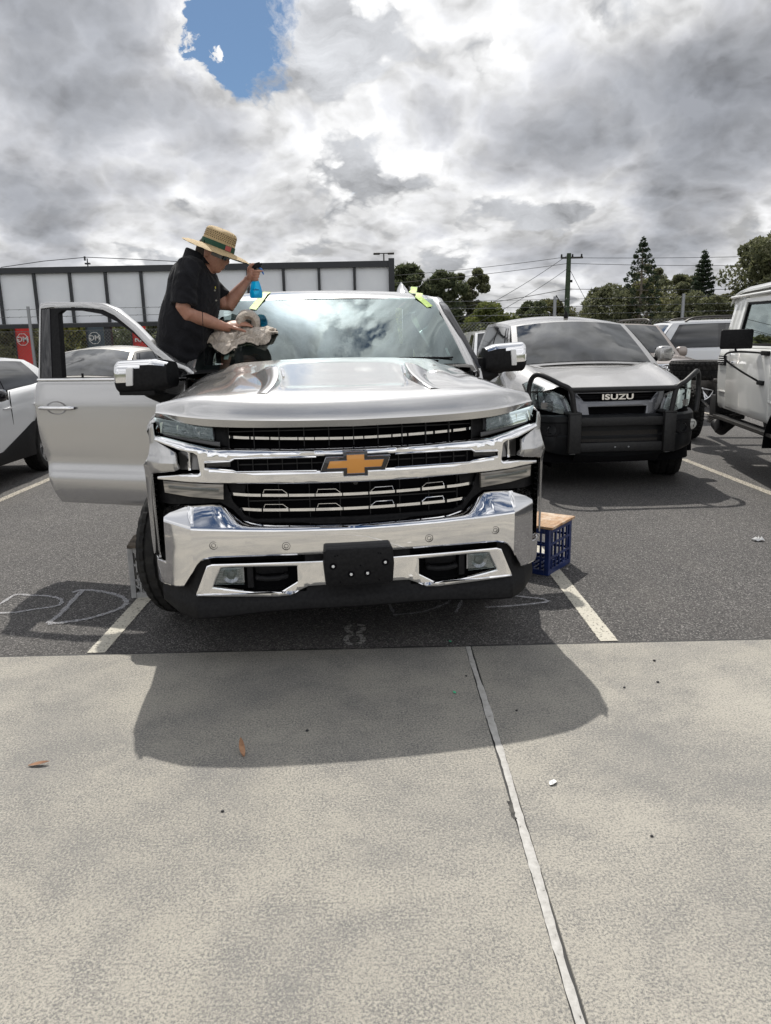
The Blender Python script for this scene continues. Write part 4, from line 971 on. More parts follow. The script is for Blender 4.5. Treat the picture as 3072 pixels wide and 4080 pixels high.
def mirror(parent, M, L=.36, arm=None):
    """M(along from hinge, out, z): the head is split into a chrome cap and a black housing"""
    cap, hou = MB(), MB(); nu, na = 26, 40; P = []
    for i in range(nu + 1):
        t = i / nu; a = L * t; e = min(1, sin(pi * min(.5, t * 3.2)) if t < .16 else 1); k = (1 - ((t - .90) / .10) ** 2 * .30) if t > .90 else 1
        k *= .80 + .20 * min(1, t * 4); row = []
        for q in range(na):
            th = 2 * pi * q / na; c_, s_ = cos(th), sin(th); n = 3.6
            rr = (abs(c_) ** n + abs(s_) ** n) ** (-1 / n)
            row.append((a, .085 * rr * c_ * k, (.098 * rr * s_) * k - .010 * (1 - t) + .010 * max(0, -s_) * (1 - t)))
        P.append(row)
    for i in range(nu):
        for q in range(na):
            qs = [P[i][q], P[i][(q + 1) % na], P[i + 1][(q + 1) % na], P[i + 1][q]]
            cz = sum(p[2] for p in qs) / 4; ca = sum(p[0] for p in qs) / 4; co = sum(p[1] for p in qs) / 4
            chrome_here = (cz > .052) or (ca > L * .70 and cz > -.030)
            (cap if chrome_here else hou).add([M(*p) for p in qs], [(0, 1, 2, 3)])
    for r, rev in ((P[0], 0), (P[-1], 1)):
        c_ = Vector((0, 0, 0))
        for p in r: c_ += Vector(p)
        c_ /= len(r); c_.x += .006 * (1 if rev else -1)
        for q in range(na):
            tri = [M(*r[q]), M(*r[(q + 1) % na]), M(*c_)]
            (cap if rev and (r[q][2] > -.03) else hou).add(tri, [(0, 1, 2)])
    h = hou.build('mirror', black_pl, parent, sharp=50); c2 = cap.build('mirror_cap', chrome, h, sharp=50, solid=.004)
    b = MB(); b.hexa([M(L * .60, .080, -.055), M(L * .73, .080, -.055), M(L * .73, .094, -.055), M(L * .60, .094, -.055), M(L * .57, .080, .05), M(L * .70, .080, .05), M(L * .70, .094, .05), M(L * .57, .094, .05)])
    b.build('indicator', lens_smoke if False else white_pl, h, bevel=.006)
    return h
def Mleft(a, o, z): return HN + DD * (-.075 + a) + DN * (.165 + o) + Vector((0, 0, 1.362 + z + .02 * (.5 - a / .36)))
ml = mirror(od, Mleft)
b = MB(); R_ = []
for t in range(7):
    k = t / 6; c_ = HN + DD * lerp(.12, -.01, k) + DN * lerp(.16, .02, k) + Vector((0, 0, lerp(1.275, 1.19, k ** .8))); r = lerp(.055, .075, k)
    R_.append([c_ + DD * r * cos(q * pi / 6) * .9 + Vector((0, 0, r * sin(q * pi / 6) * .55)) for q in range(12)])
b.grid(R_, False, True); b.box(HN + DD * .14 + DN * .165 + Vector((0, 0, 1.262)), (.24, .12, .03), Matrix.Rotation(atan2(DD.y, DD.x), 3, 'Z')); b.build('mirror_arm', black_pl, ml, bevel=.01)
def Mright(a, o, z): return Vector((1.005 + a * .80, 1.46 - o + .10 * a, 1.408 + z * .98 + .02 * a))
mr = mirror(d_, Mright)
b = MB(); b.tube([(.95, 1.50, 1.28), (1.03, 1.49, 1.295), (1.10, 1.475, 1.325)], [.060, .052, .038], 10); b.box((1.0, 1.49, 1.345), (.13, .09, .13)); b.build('mirror_arm', black_pl, mr)  # box thickens the arm, added to block sun through the mirror gap
for ch in list(TR.children):
    if ch not in FRONT_PARTS: ch.location = CO; ch.scale = (CK,) * 3
b = MB(); b.grid([[(x, y + .24 * x * x, z - .05 * x * x) for x in [i / 10 * .96 for i in range(-10, 11)]] for y, z in ((1.12, 1.395), (1.25, 1.392), (1.40, 1.39), (1.52, 1.375))]); b.build('scuttle', black_pl, TR)
# wheels
for x, y, s, st in ((-.915, 1.0, -1, -21), (.905, 1.0, 1, -21), (-.90, 5.36, -1, 0), (.94, 5.36, 1, 0)): wheel(TR, x, y, .3755, s, steer=radians(st))
CSC = TSC * CK
# green masking tape stuck to roof and windscreen: things of their own
def to_w(p): return TR.matrix_basis @ (Vector(p) * CK + CO)
def tape(label, pts, wd):
    o = thing('masking_tape', label, 'tape', to_w(pts[0]), TR.rotation_euler.z, 'strips of green masking tape'); o.scale = (CSC,) * 3
    R_ = []; base = Vector(pts[0])
    for i, p in enumerate(pts):
        p = Vector(p); d_ = (Vector(pts[min(i + 1, len(pts) - 1)]) - Vector(pts[max(0, i - 1)])).normalized(); n = d_.cross(Vector((0, -.5, .86))).normalized() * wd / 2
        R_.append([p + n - base, p - base, p - n - base])
    MB().grid(R_).build('strip', tape_m, o, smooth=True, solid=.0012)
    return o
def rp(x, y, o=.005): return Vector((x, y, roof_z(x, y) + o))
tape('green tape strip hanging from the roof by the roof aerial onto the windscreen', [rp(.70, 2.34, .045), rp(.69, 2.30, .02), rp(.668, 2.26), rp(.672, 2.14), rp(.685, 2.04, .012), wsp(.86, 1.0, .012), wsp(.895, .93, .007), wsp(.925, .84, .006)], .048)
tape('green tape strip under the blue spray bottle at the roof edge', [rp(-.40, 2.16), rp(-.41, 2.06, .006), rp(-.425, 1.985, .012), wsp(-.575, .985, .012), wsp(-.60, .92, .007), wsp(-.635, .82, .006)], .052)
# ================================================================ OTHER VEHICLES
dark_glass = mat('car_window', (.012, .016, .017), .025, coat=.0, spec=.5, ior=1.85, fn=lambda t, b: t.l.new(t.ramp(t.noise(ocoord(t), 1.3, 3), [(.35, (.003, .004, .0045)), (.7, (.012, .015, .016))]), b.inputs['Base Color']))
tint_black = mat('privacy_glass', (.008, .009, .010), .04, coat=.7, spec=.6)
def car_shell(parent, m, L, w_tab, top_tab, bot, arches, crown=.03, name='body', shoulder=.06, xs=None, rake=None, sharp=45):
    """lower body: one lofted skin, hood to tail, with wheel arches cut into the lower edge. arches: (y, r)"""
    ys_ = sorted(set([round(L * i / 60, 3) for i in range(61)] + [round(a + r * cos(pi * k / 12), 3) for a, r in arches for k in range(13)]))
    rows = []
    for y in ys_:
        wv = sm(w_tab, y); zt = sm(top_tab, y); zb = bot if not callable(bot) else bot(y)
        for a, r in arches:
            if abs(y - a) < r: zb = max(zb, .36 + sqrt(r * r - (y - a) ** 2))
        zb = min(zb, zt - .12)
        h = zt - zb
        half = [(0, zt + crown), (.35 * wv, zt + crown * .9), (.65 * wv, zt + crown * .6), (.84 * wv, zt + crown * .1), (.92 * wv, zt - .012), (.965 * wv, zt - shoulder * .6), (.985 * wv, zt - shoulder * 1.3),
                (.992 * wv, zt - min(.30, h * .5)), (1.0 * wv, lerp(zt, zb, .62)), (.998 * wv, lerp(zt, zb, .82)), (.985 * wv, zb + .03), (.975 * wv, zb), (.80 * wv, zb - .0)]
        rk = rake(y) if rake else 0
        rows.append([(-x, y, z) for x, z in reversed(half)] + [(x, y, z) for x, z in half[1:]])
    o = MB().grid(rows).build(name, m, parent, sharp=sharp)
    for a, r in arches:
        for s in (-1, 1):
            wv = sm(w_tab, a); b = MB()
            b.grid([[(s * wv * .97, a - (r - .004) * cos(pi * k / 12), .36 + (r - .004) * sin(pi * k / 12)), (s * wv * .55, a - (r - .004) * cos(pi * k / 12), .36 + (r - .004) * sin(pi * k / 12))] for k in range(13)])
            b.box((s * wv * .55, a, .5), (.02, r * 2, .7)); b.build('arch_liner', void, parent)
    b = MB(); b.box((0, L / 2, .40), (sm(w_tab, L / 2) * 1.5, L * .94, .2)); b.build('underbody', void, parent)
    return o
def cabin(parent, m, bf, tf, tr, br, glass_front=None, glass_side=None, side_wins=(), roof_crown=.04, bulge=.03, rear_glass=True, frame=None, win_h=(.06, .90), rows_n=8, rear_m=None):
    """greenhouse from half-corners (x, y, z): base front, roof front, roof rear, base rear"""
    R = lambda p: (p[0], p[1], p[2]); Lf = lambda p: (-p[0], p[1], p[2])
    patch('windscreen_frame', Lf(bf), R(bf), R(tf), Lf(tf), bulge, m, parent, arch=roof_crown * .5)
    patch('windscreen', Lf(bf), R(bf), R(tf), Lf(tf), bulge, glass_front or dark_glass, parent, inset=.045, off=.005, arch=roof_crown * .5)
    if rear_glass:
        patch('rear_frame', R(br), Lf(br), Lf(tr), R(tr), bulge, m, parent); patch('rear_window', R(br), Lf(br), Lf(tr), R(tr), bulge, glass_side or tint_black, parent, inset=.09, off=.005)
    rows = []; nf = (Vector(R(bf)) - Vector(Lf(bf))).cross(Vector(Lf(tf)) - Vector(Lf(bf))).normalized(); df = (Vector(Lf(tf)) - Vector(Lf(bf)) + Vector(R(tf)) - Vector(R(bf))).normalized()
    for j in range(rows_n + 1):
        t = j / rows_n; x = lerp(tf[0], tr[0], t); y = lerp(tf[1], tr[1], t); z = lerp(tf[2], tr[2], t) + .03 * 4 * t * (1 - t); row = []
        for k in range(21):
            u = k / 20; q = 4 * u * (1 - u); fo = (nf * bulge + df * roof_crown * .5) * q; wt = (1 - t) ** 4
            row.append(Vector((x * (2 * u - 1), y + bulge * q * max(0, 2 * t - 1), z)) + fo * wt + Vector((0, 0, roof_crown * q)) * (1 - wt))
        rows.append(row)
    MB().grid(rows).build('roof', m, parent)
    for s in (-1, 1):
        q = [Vector((s * p[0], p[1], p[2])) for p in (bf, br, tr, tf)]
        def at(u, v, off=0.0, q=q, s=s):      # u along, v up
            lo = q[0].lerp(q[1], u); hi = q[3].lerp(q[2], u); n = (q[1] - q[0]).cross(q[3] - q[0]).normalized() * (-s if False else 1)
            if n.x * s < 0: n = -n
            p = lo.lerp(hi, v); p.z += .03 * 4 * u * (1 - u) * v
            return p + n * (off + .02 * 4 * v * (1 - v))
        MB().grid([[at(i / 12, j / 6) for i in range(13)] for j in range(7)]).build('side_frame', m, parent)
        yb, yt = lambda u: lerp(q[0].y, q[1].y, u), lambda u: lerp(q[3].y, q[2].y, u)
        def uy(y, v):        # u for a given y at height v
            a = lerp(q[0].y, q[3].y, v); b_ = lerp(q[1].y, q[2].y, v); return (y - a) / (b_ - a)
        def wp(y, v, off): return at(min(.985, max(.015, uy(y, v))), v, off)
        if frame:
            y0, y1 = frame; P = []
            MB().grid([[wp(lerp(y0[0] if j == 0 else lerp(y0[0], y0[1], j / 6), lerp(y1[0], y1[1], j / 6), i / 14), lerp(win_h[0] - .03, win_h[1] + .03, j / 6), .004) for i in range(15)] for j in range(7)]).build('window_surround', black_gl, parent)
        for (a0, a1, b0, b1) in side_wins:    # bottom y from-to, top y from-to
            MB().grid([[wp(lerp(lerp(a0, b0, j / 6), lerp(a1, b1, j / 6), i / 8), lerp(win_h[0], win_h[1], j / 6), .009) for i in range(9)] for j in range(7)]).build('side_window', glass_side or tint_black, parent)
def box_mirror(parent, c, d, m, s, name='mirror', rot=0):
    b = MB(); R_ = []
    for i in range(9):
        t = i / 8 * 2 - 1; k = (1 - abs(t) ** 4) ** .5 if abs(t) < 1 else .0; k = max(k, .35)
        R_.append([Vector((d[0] / 2 * t, d[1] / 2 * k * (abs(cos(a)) ** .55) * (1 if cos(a) > 0 else -1), d[2] / 2 * k * (abs(sin(a)) ** .55) * (1 if sin(a) > 0 else -1))) for a in [2 * pi * q / 20 for q in range(20)]])
    Rz = Matrix.Rotation(rot, 3, 'Z'); R_ = [[Rz @ p + Vector(c) for p in r] for r in R_]
    b.grid(R_, False, True)
    for r in (R_[0], R_[-1]): b.add(r, [tuple(range(20))])
    o = b.build(name, m, parent)
    b = MB(); b.box(Vector(c) + Vector((-s * d[0] * .6, .02, -d[2] * .35)), (d[0] * .5, .05, .05)); b.build('mirror_foot', black_pl, o, bevel=.01)
    b = MB(); b.box(Vector(c) + Rz @ Vector((0, d[1] * .46, 0)), (d[0] * .8, .012, d[2] * .74), Rz); b.build('mirror_glass', black_gl, o)
    return o
# ---------------------------------------------------------------- utility truck with the bull bar, in the next bay
IS = thing('utility_truck', 'silver grey dual-cab ute with black bull bar parked beside the big pickup', 'ute', (2.421, 7.376, -.077), .041)
USC = 1.05; IS.scale = (USC,) * 3
ISW = [(0, .78), (.10, .83), (.3, .885), (.6, .905), (1.2, .92), (2.5, .925), (4.5, .92), (5.2, .90)]
IST = [(0, 1.035), (.12, 1.055), (.3, 1.085), (.7, 1.15), (1.0, 1.20), (1.25, 1.235), (1.5, 1.17), (2.4, 1.12), (3.3, 1.10), (3.5, 1.12), (5.2, 1.14)]
def Fi(x, z): x = abs(x); return .07 + .13 * x * x + max(0, x - .62) * .45 + max(0, x - .76) * .9 + (z - .7) * .16
def onI(o): return lambda x, z, w: (x, Fi(x, z) + o + w, z)
# skin: hood and sides
rows = []
for y in sorted(set([round(.0 + .05 * i, 3) for i in range(27)] + [round(1.3 + .1 * i, 3) for i in range(40)] + [round(a + .46 * cos(pi * k / 12), 3) for a in (.86, 4.08) for k in range(13)])):
    wv = sm(ISW, y); zt = sm(IST, y); zb = .46
    for a in (.86, 4.08):
        if abs(y - a) < .46: zb = max(zb, .38 + sqrt(.46 ** 2 - (y - a) ** 2))
    side_drop = lerp(.02, .0, min(1, y)); hoodw = min(1, max(0, (1.3 - y) / .3))
    rise = .055 * hoodw
    half = [(0, zt + .02), (.3 * wv, zt + .016), (.52 * wv, zt + .012), (.66 * wv, zt + .010 + rise * .25), (.74 * wv, zt + .012 + rise * .5), (.82 * wv, zt + rise * .30), (.90 * wv, zt - .028), (.955 * wv, zt - .075), (.985 * wv, zt - .14), (1.0 * wv, lerp(zt, zb, .45)), (1.012 * wv, lerp(zt, zb, .7)), (1.012 * wv, zb + .03), (1.0 * wv, zb), (.8 * wv, zb)]
    if y < .42:
        zl = pl([(0, 1.03), (.2, .95), (.42, .48)], y); half = [(x, max(z, zl)) for x, z in half]
    def yo(x, y=y): return y + (Fi(x, 1.03) - .06) * max(0, 1 - y / .8)
    rows.append([(-x, yo(x), z) for x, z in reversed(half)] + [(x, yo(x), z) for x, z in half[1:]])
MB().grid(rows).build('body', grey_silver, IS, sharp=50)
b = MB(); b.box((0, 2.6, .46), (1.45, 4.6, .24)); b.box((0, .75, .70), (1.2, .8, .5)); b.build('underbody', void, IS)
for s in (-1, 1):
    for a in (.86, 4.08):
        b = MB(); b.grid([[(s * .90, a - .455 * cos(pi * k / 12), .38 + .455 * sin(pi * k / 12)), (s * .5, a - .455 * cos(pi * k / 12), .38 + .455 * sin(pi * k / 12))] for k in range(13)]); b.box((s * .55, a, .6), (.02, .92, .7)); b.build('arch_liner', void, IS)
        wheel(IS, s * .79, a if a > 2 else .79, .473, s, r=.40, wd=.28, rim_r=.235, steer=radians(-16) if a < 2 else 0)
cabin(IS, grey_silver, (.80, 1.10, 1.215), (.665, 1.84, 1.665), (.66, 3.30, 1.70), (.82, 3.50, 1.12), side_wins=[(1.50, 2.35, 1.98, 2.35), (2.43, 3.18, 2.43, 3.05)], frame=((1.30, 1.90), (3.3, 3.15)), roof_crown=.075, bulge=.04)
b = MB(); b.box((0, 4.3, .8), (1.6, 1.5, .3)); b.build('tray', void, IS)
b = MB()
for u in (-.60, -.02): b.tube([(u, 1.14, 1.235), (u + .3, 1.20, 1.275), (u + .62, 1.22, 1.285)], .012, 6)
b.grid([[(x / 8 * .76, 1.04 + .05 * k, 1.222 + .008 * k) for x in range(-8, 9)] for k in (0, 1, 2)]); b.build('wiper', black_pl, IS)
MB().grid([[(.36 + .22 * i, 1.25 + .12 * j, 1.30 + .075 * j) for i in (0, 1)] for j in (0, 1)]).build('windscreen_card', white_pl, IS)
box_mirror(IS, (.965, 1.36, 1.33), (.20, .13, .17), grey_silver, 1); box_mirror(IS, (-.965, 1.36, 1.33), (.20, .13, .17), grey_silver, -1)
b = MB(); b.lathe([(.028, 0), (.026, .03), (.015, .06), (.006, .075)], (.06, 2.12, 1.755), 'Z', 14, cap=True); b.tube([(.06, 2.12, 1.82), (-.04, 2.22, 2.02)], .006, 6); b.build('aerial', black_pl, IS)
# face: grille surround, two openings, letters
b = MB(); b.grid([[(x / 16 * .82, Fi(x / 16 * .82, z) + .07, z) for x in range(-16, 17)] for z in (.34, .5, .7, .9, 1.04)]); b.build('face_backing', void, IS)
GO = [(-.475, 1.035), (-.455, .94), (-.37, .785), (.37, .785), (.455, .94), (.475, 1.035)]
g = plate('grille', GO, onI(-.005), .05, charcoal_p, IS, holes=[[(-.39, .998), (-.325, .928), (.325, .928), (.39, .998)], [(-.285, .872), (-.275, .802), (.275, .802), (.285, .872)]], bevel=.006, step=.06, zstep=.03)
b = MB()
for z in (.955, .975): b.grid([[(x / 10 * .37, Fi(x / 10 * .37, z) + .03, z + dz) for x in range(-10, 11)] for dz in (-.004, .004)])
b.build('grille_slat', black_pl, g)
text_obj('grille_letters', 'ISUZU', .070, chrome, g, lambda x, y, z: (x, Fi(x, .96) - .004 - z, .963 + y), extrude=.006, bold=.0022, spacing=1.06, xs=1.55)
P = [(-.455, .925), (-.38, .78), (-.47, .78), (-.50, .85)]
for s in (-1, 1):
    Q = [(.44, .80), (.53, .81), (.75, .86), (.80, .94), (.845, 1.085), (.80, 1.115), (.72, 1.075), (.50, .975), (.465, .90)]
    h = plate('headlight', Q if s > 0 else mirr(Q), onI(.05), .03, mat('grey_lamp_housing', (.34, .34, .345), .25, .6) if s < 0 else MATS['grey_lamp_housing'], IS, bevel=.004)
    plate('lamp_lens', Q if s > 0 else mirr(Q), onI(-.012), .006, lens, h, bevel=.002, step=.05)
    Q2 = [(.50, .972), (.72, 1.072), (.80, 1.110), (.835, 1.085), (.80, 1.07), (.70, 1.035), (.515, .945)]
    plate('light_strip', Q2 if s > 0 else mirr(Q2), onI(.012), .02, mat('pale_lamp', (.74, .74, .66), .25, .15) if s < 0 else MATS['pale_lamp'], h, bevel=.004)
    b = MB(); y = Fi(.70, .97); b.ell((s * .705, y + .03, .965), (.040, .02, .040)); b.build('bulb_lens', lens, h)
    b = MB(); b.lathe([(.040, .0), (.056, -.006), (.058, .01)], (s * .705, y + .03, .965), 'Y', 20)
    b.tube([(s * .50, Fi(.5, .87) + .022, .865), (s * .60, Fi(.6, .9) + .022, .90), (s * .66, Fi(.66, .94) + .022, .93)], .009, 6)
    b.tube([(s * .56, Fi(.56, .85) + .022, .85), (s * .74, Fi(.74, .9) + .022, .885)], .007, 6); b.build('lamp_reflector', reflector, h)
    b = MB()
    for k in range(5): b.grid([[(s * (.55 + .035 * i), Fi(.6, .87) + .02 + .01 * ((i + k) % 2), .845 + .012 * k + .008 * i * .5) for i in range(6)], [(s * (.55 + .035 * i), Fi(.6, .87) + .02 + .01 * ((i + k + 1) % 2), .855 + .012 * k + .008 * i * .5) for i in range(6)]])
    b.build('lamp_prism', MATS['sensor_ring'], h, sharp=10)
# bumper
bum_m = mat('bumper_black', (.010, .011, .013), .4, spec=.2, fn=var(9, (.009, .010, .011), (.018, .019, .021), 4))
R_ = []
for i in range(-30, 31):
    x = i / 30 * .90; ax = abs(x); y = Fi(ax, .6) - .055 + max(0, ax - .80) * 1.2; zb = sm([(0, .40), (.5, .42), (.75, .475), (.9, .52)], ax)
    R_.append([(x, y + .12, .80), (x, y + .03, .805), (x, y, .79), (x, y - .004, .74), (x, y + .012, .73), (x, y + .014, .62), (x, y, .60), (x, y + .01, zb + .03), (x, y + .03, zb), (x, y + .3, zb - .02)])
bp = MB().grid(R_).build('bumper', bum_m, IS, sharp=35)
plate('bumper_mesh', [(-.38, .70), (.38, .70), (.37, .55), (-.37, .55)], onI(-.05), .01, mat('radiator_mesh', (.016, .013, .012), .8, fn=var(120, (.006, .006, .006), (.03, .025, .02), 2)), bp, bevel=0)
b = MB(); b.grid([[(x / 8 * .42, Fi(x / 8 * .42, .45) + dy, z) for x in range(-8, 9)] for z, dy in ((.47, -.03), (.40, .0), (.345, .06))]); b.build('skid_plate', black_pl, bp)
for s in (-1, 1):
    Q = [(.56, .735), (.83, .735), (.83, .61), (.60, .60), (.56, .64)]
    fg = plate('fog_lamp_recess', Q if s > 0 else mirr(Q), onI(-.05 if False else -.062), .02, black_pl, bp, bevel=.006, holes=[[(s * .645 + .047 * cos(a * pi / 10), .665 + .047 * sin(a * pi / 10)) for a in range(20)]])
    if s > 0:
        b = MB(); b.lathe([(.0005, -.018), (.040, -.014), (.052, -.004), (.053, .01)], (.765, Fi(.765, .69) - .055, .680), 'Y', 22); f2 = b.build('fog_lamp', mat('frosted_lens', (.55, .55, .52), .35, coat=.5), bp)
        b = MB(); b.tube([(.738, Fi(.765, .69) - .072, .702), (.792, Fi(.765, .69) - .068, .702), (.780, Fi(.765, .69) - .070, .655)], .004, 6); b.build('lamp_mark', black_pl, f2)
    b = MB(); b.lathe([(.030, .0), (.034, -.006), (.038, .0)], (s * .645, Fi(.645, .66) - .05, .665), 'Y', 18); b.build('fog_ring', black_gl, bp)
# bull bar
bar_m = mat('bull_bar_black', (.010, .010, .011), .45, spec=.3, fn=var(40, (.013, .013, .014), (.026, .026, .026), 4, .1, .001))
def smooth_path(P, k=7):
    P = [Vector(p) for p in P]; Q = []
    for i in range(len(P) - 1):
        a, b, c_, d = P[max(0, i - 1)], P[i], P[i + 1], P[min(len(P) - 1, i + 2)]
        for j in range(k):
            t = j / k; Q.append(.5 * ((2 * b) + (c_ - a) * t + (2 * a - 5 * b + 4 * c_ - d) * t * t + (3 * b - a - 3 * c_ + d) * t ** 3))
    return Q + [P[-1]]
b = MB()
b.tube([(x / 10 * .50, -.045, 1.048) for x in range(-10, 11)], .026, 12)
bb = b.build('bull_bar', bar_m, IS)
for s in (-1, 1):
    b = MB(); b.tube(smooth_path([(s * .455, -.05, .80), (s * .47, -.05, .88), (s * .505, -.045, 1.045), (s * .60, -.01, 1.105), (s * .72, .08, 1.172), (s * .775, .14, 1.188), (s * .815, .19, 1.15), (s * .835, .215, 1.05), (s * .83, .20, .93), (s * .80, .16, .80)]), .024, 12); b.build('hoop', bar_m, bb)
    b = MB(); b.box((s * .455, -.045, .635), (.115, .07, .37)); b.box((s * .455, .02, .825), (.125, .19, .03)); b.build('upright', bar_m, bb, bevel=.012)
    MB().box((s * .46, -.01, .452), (.05, .03, .025)).build('bracket', galv, bb)
b = MB(); b.box((0, -.03, .745), (.80, .04, .085)); b.build('cross_plate', bar_m, bb, bevel=.012)
b = MB(); b.box((0, -.03, .505), (.80, .05, .09)); b.build('lower_plate', bar_m, bb, bevel=.012)
b = MB()
for x in (-.06, .07): b.lathe([(.0005, -.004), (.008, -.003), (.009, 0)], (x, -.056, .505), 'Y', 10)
b.build('bolt', galv, bb)
# ---------------------------------------------------------------- parked four-wheel drives behind
def wagon(name, label, cat, loc, rz, paintm, L=4.8, w_=.94, zh=1.17, zr=1.82, hood=1.15, rails=True, grille=True, rim=None):
    o = thing(name, label, cat, loc, rz)
    car_shell(o, paintm, L, [(0, w_ * .80), (.12, w_ * .92), (.4, w_ * .985), (2, w_), (L - .4, w_ * .98), (L, w_ * .90)], [(0, zh - .10), (.12, zh - .05), (.4, zh - .01), (hood, zh + .05), (hood + .4, zh + .02), (L - .15, zh + .02), (L, zh - .1)], .45, [(.95, .47), (L - 1.05, .47)])
    cabin(o, paintm, (w_ * .90, hood - .05, zh + .04), (w_ * .74, hood + .75, zr - .09), (w_ * .74, L - .42, zr - .08), (w_ * .92, L - .04, zh + .0), side_wins=[(hood + .45, hood + 1.25, hood + .85, hood + 1.25), (hood + 1.36, hood + 2.2, hood + 1.36, hood + 2.15), (hood + 2.32, L - .35, hood + 2.30, L - .62)], frame=((hood + .3, hood + .8), (L - .25, L - .55)), roof_crown=.05, bulge=.04)
    for a in (.95, L - 1.05):
        for s in (-1, 1): wheel(o, s * (w_ - .12), a, .385, s, r=.385, wd=.26, rim_r=.24, rim=rim)
    if rails:
        for s in (-1, 1):
            b = MB(); b.tube(smooth_path([(s * w_ * .66, hood + .95, zr - .05), (s * w_ * .655, hood + 1.12, zr + .035), (s * w_ * .65, hood + 1.9, zr + .05), (s * w_ * .65, L - .95, zr + .035), (s * w_ * .65, L - .7, zr - .05)]), .022, 8)
            b.box((s * w_ * .65, (hood + L) / 2 + .1, zr - .005), (.03, .06, .06)); b.build('roof_rail', dark_metal, o)
    for s in (-1, 1): box_mirror(o, (s * (w_ + .13), hood + .42, zh + .10), (.23, .16, .19), paintm, s)
    b = MB(); b.grid([[(x / 12 * w_ * .80, .0 + .10 * (x / 12) ** 2 - .012 * (z < .9), z) for x in range(-12, 13)] for z in (.42, .6, .8, zh - .09)]); b.build('front_face', black_pl, o)
    return o
sv = wagon('four_wheel_drive', 'bronze brown four-wheel-drive wagon facing the camera behind the ute', 'four-wheel drive', (5.02, 13.35, 0), .03, bronze, zh=1.10, zr=1.80)
b = MB()
for x in [-.52 + .13 * k for k in range(9)]:
    for dx in (-.028, 0, .028): b.box((x + dx, -.035 + .06 * x * x, .90), (.016, .04, .17))
gg = b.build('grille', chrome, sv, bevel=.004)
b = MB(); b.tube([(x / 10 * .62, -.03 + .10 * (x / 10) ** 2, 1.005 + .02 * abs(x / 10)) for x in range(-10, 11)], .016, 8); b.build('grille_trim', chrome, gg)
for rx, rz_, cx, cz in ((.135, .085, 0, .91), (.105, .040, 0, .93), (.042, .075, 0, .912)):
    b = MB(); b.tube([(cx + rx * cos(a * pi / 16), -.07, cz + rz_ * sin(a * pi / 16)) for a in range(32)], .010, 6, closed=True); b.build('emblem', chrome, gg)
for s in (-1, 1):
    b = MB(); b.grid([[(s * x, y, z) for x, y, z in r] for r in (((.60, -.01, .86), (.78, .07, .88), (.90, .22, .93)), ((.60, -.02, .94), (.80, .06, .97), (.915, .22, 1.02)), ((.62, .03, .995), (.80, .10, 1.02), (.91, .26, 1.055)))]); h = b.build('headlight', drl_m, sv, solid=.01)
    b = MB(); b.tube([(s * .62, -.025, .99), (s * .80, .06, 1.02), (s * .92, .22, 1.05)], .012, 6); b.build('headlight_trim', chrome, h)
b = MB(); b.box((0, -.03, .60), (1.5, .12, .30)); b.build('bumper', bronze, sv, bevel=.05)
wp_ = wagon('four_wheel_drive', 'white four-wheel-drive wagon seen side on by the chain-link fence', 'four-wheel drive', (10.75, 16.6, 0), radians(86), white_p, zh=1.22, zr=1.84)
# ---------------------------------------------------------------- white cab-chassis
CC = thing('cab_chassis_truck', 'cream white single-cab truck with a bare rear chassis and door mirror on a bent arm', 'truck', (4.17, 9.15, 0), radians(170.8))
# local: rear corner of the visible cab side at the origin, +y = forwards, x to the far side
CX = lambda z: pl([(.58, .055), (.70, .012), (1.0, .0), (1.27, .0), (1.36, .02), (1.40, .045), (1.95, .115)], z)
def cside(o=0.0): return lambda y, z, w: (CX(z) + w - o, y, z)
plate('cab_side', [(0.02, .66), (3.2, .62), (3.2, 1.38), (-.02, 1.38), (-.03, 1.05)], cside(), .05, cream_p, CC, bevel=.008, step=.4, zstep=.06)
plate('cab_quarter', [(-.03, 1.38), (.42, 1.38), (.56, 1.90), (.30, 1.955), (.12, 1.955), (.02, 1.60)], cside(), .05, cream_p, CC, bevel=.02, step=0, zstep=.06)
fd = plate('front_door', [(.36, .68), (1.80, .66), (1.80, 1.372), (.34, 1.372)], cside(.012), .03, cream_p, CC, bevel=.010, step=0, zstep=.05)
plate('window_frame', [(.36, 1.376), (1.80, 1.376), (1.62, 1.90), (.50, 1.92)], cside(.010), .03, cream_p, fd, hole=[(.46, 1.40), (1.72, 1.40), (1.56, 1.85), (.56, 1.87)], bevel=.005, step=0)
plate('window_seal', [(.46, 1.402), (1.72, 1.402), (1.56, 1.848), (.56, 1.868)], cside(-.006), .02, black_pl, fd, hole=[(.49, 1.425), (1.69, 1.425), (1.53, 1.825), (.585, 1.845)], bevel=0, step=0)
plate('door_glass', [(.47, 1.41), (1.71, 1.41), (1.55, 1.84), (.57, 1.86)], cside(-.020), .004, clear_glass, fd, bevel=0, step=0)
b = MB(); b.box((-.006, .55, 1.205), (.03, .17, .042)); h_ = b.build('handle', chrome, fd, bevel=.008)
b = MB(); b.lathe([(.0005, -.012), (.014, -.010), (.016, 0)], (-.002, .46, 1.295), 'X', 14); b.build('lock', chrome, fd)
vn = plate('air_vent', [(.02, 1.165), (.30, 1.165), (.30, 1.275), (.02, 1.275)], cside(.016), .03, black_pl, CC, bevel=.006, step=0)
b = MB()
for k in range(4): b.box((-.020, .16, 1.185 + k * .024), (.012, .25, .009))
b.build('vent_slat', black_gl, vn)
b = MB()
for z0 in (1.11, .86): b.box((.002, 1.55, z0), (.014, 3.0, .012))
b.build('body_crease', cream_p, CC)
R_ = []
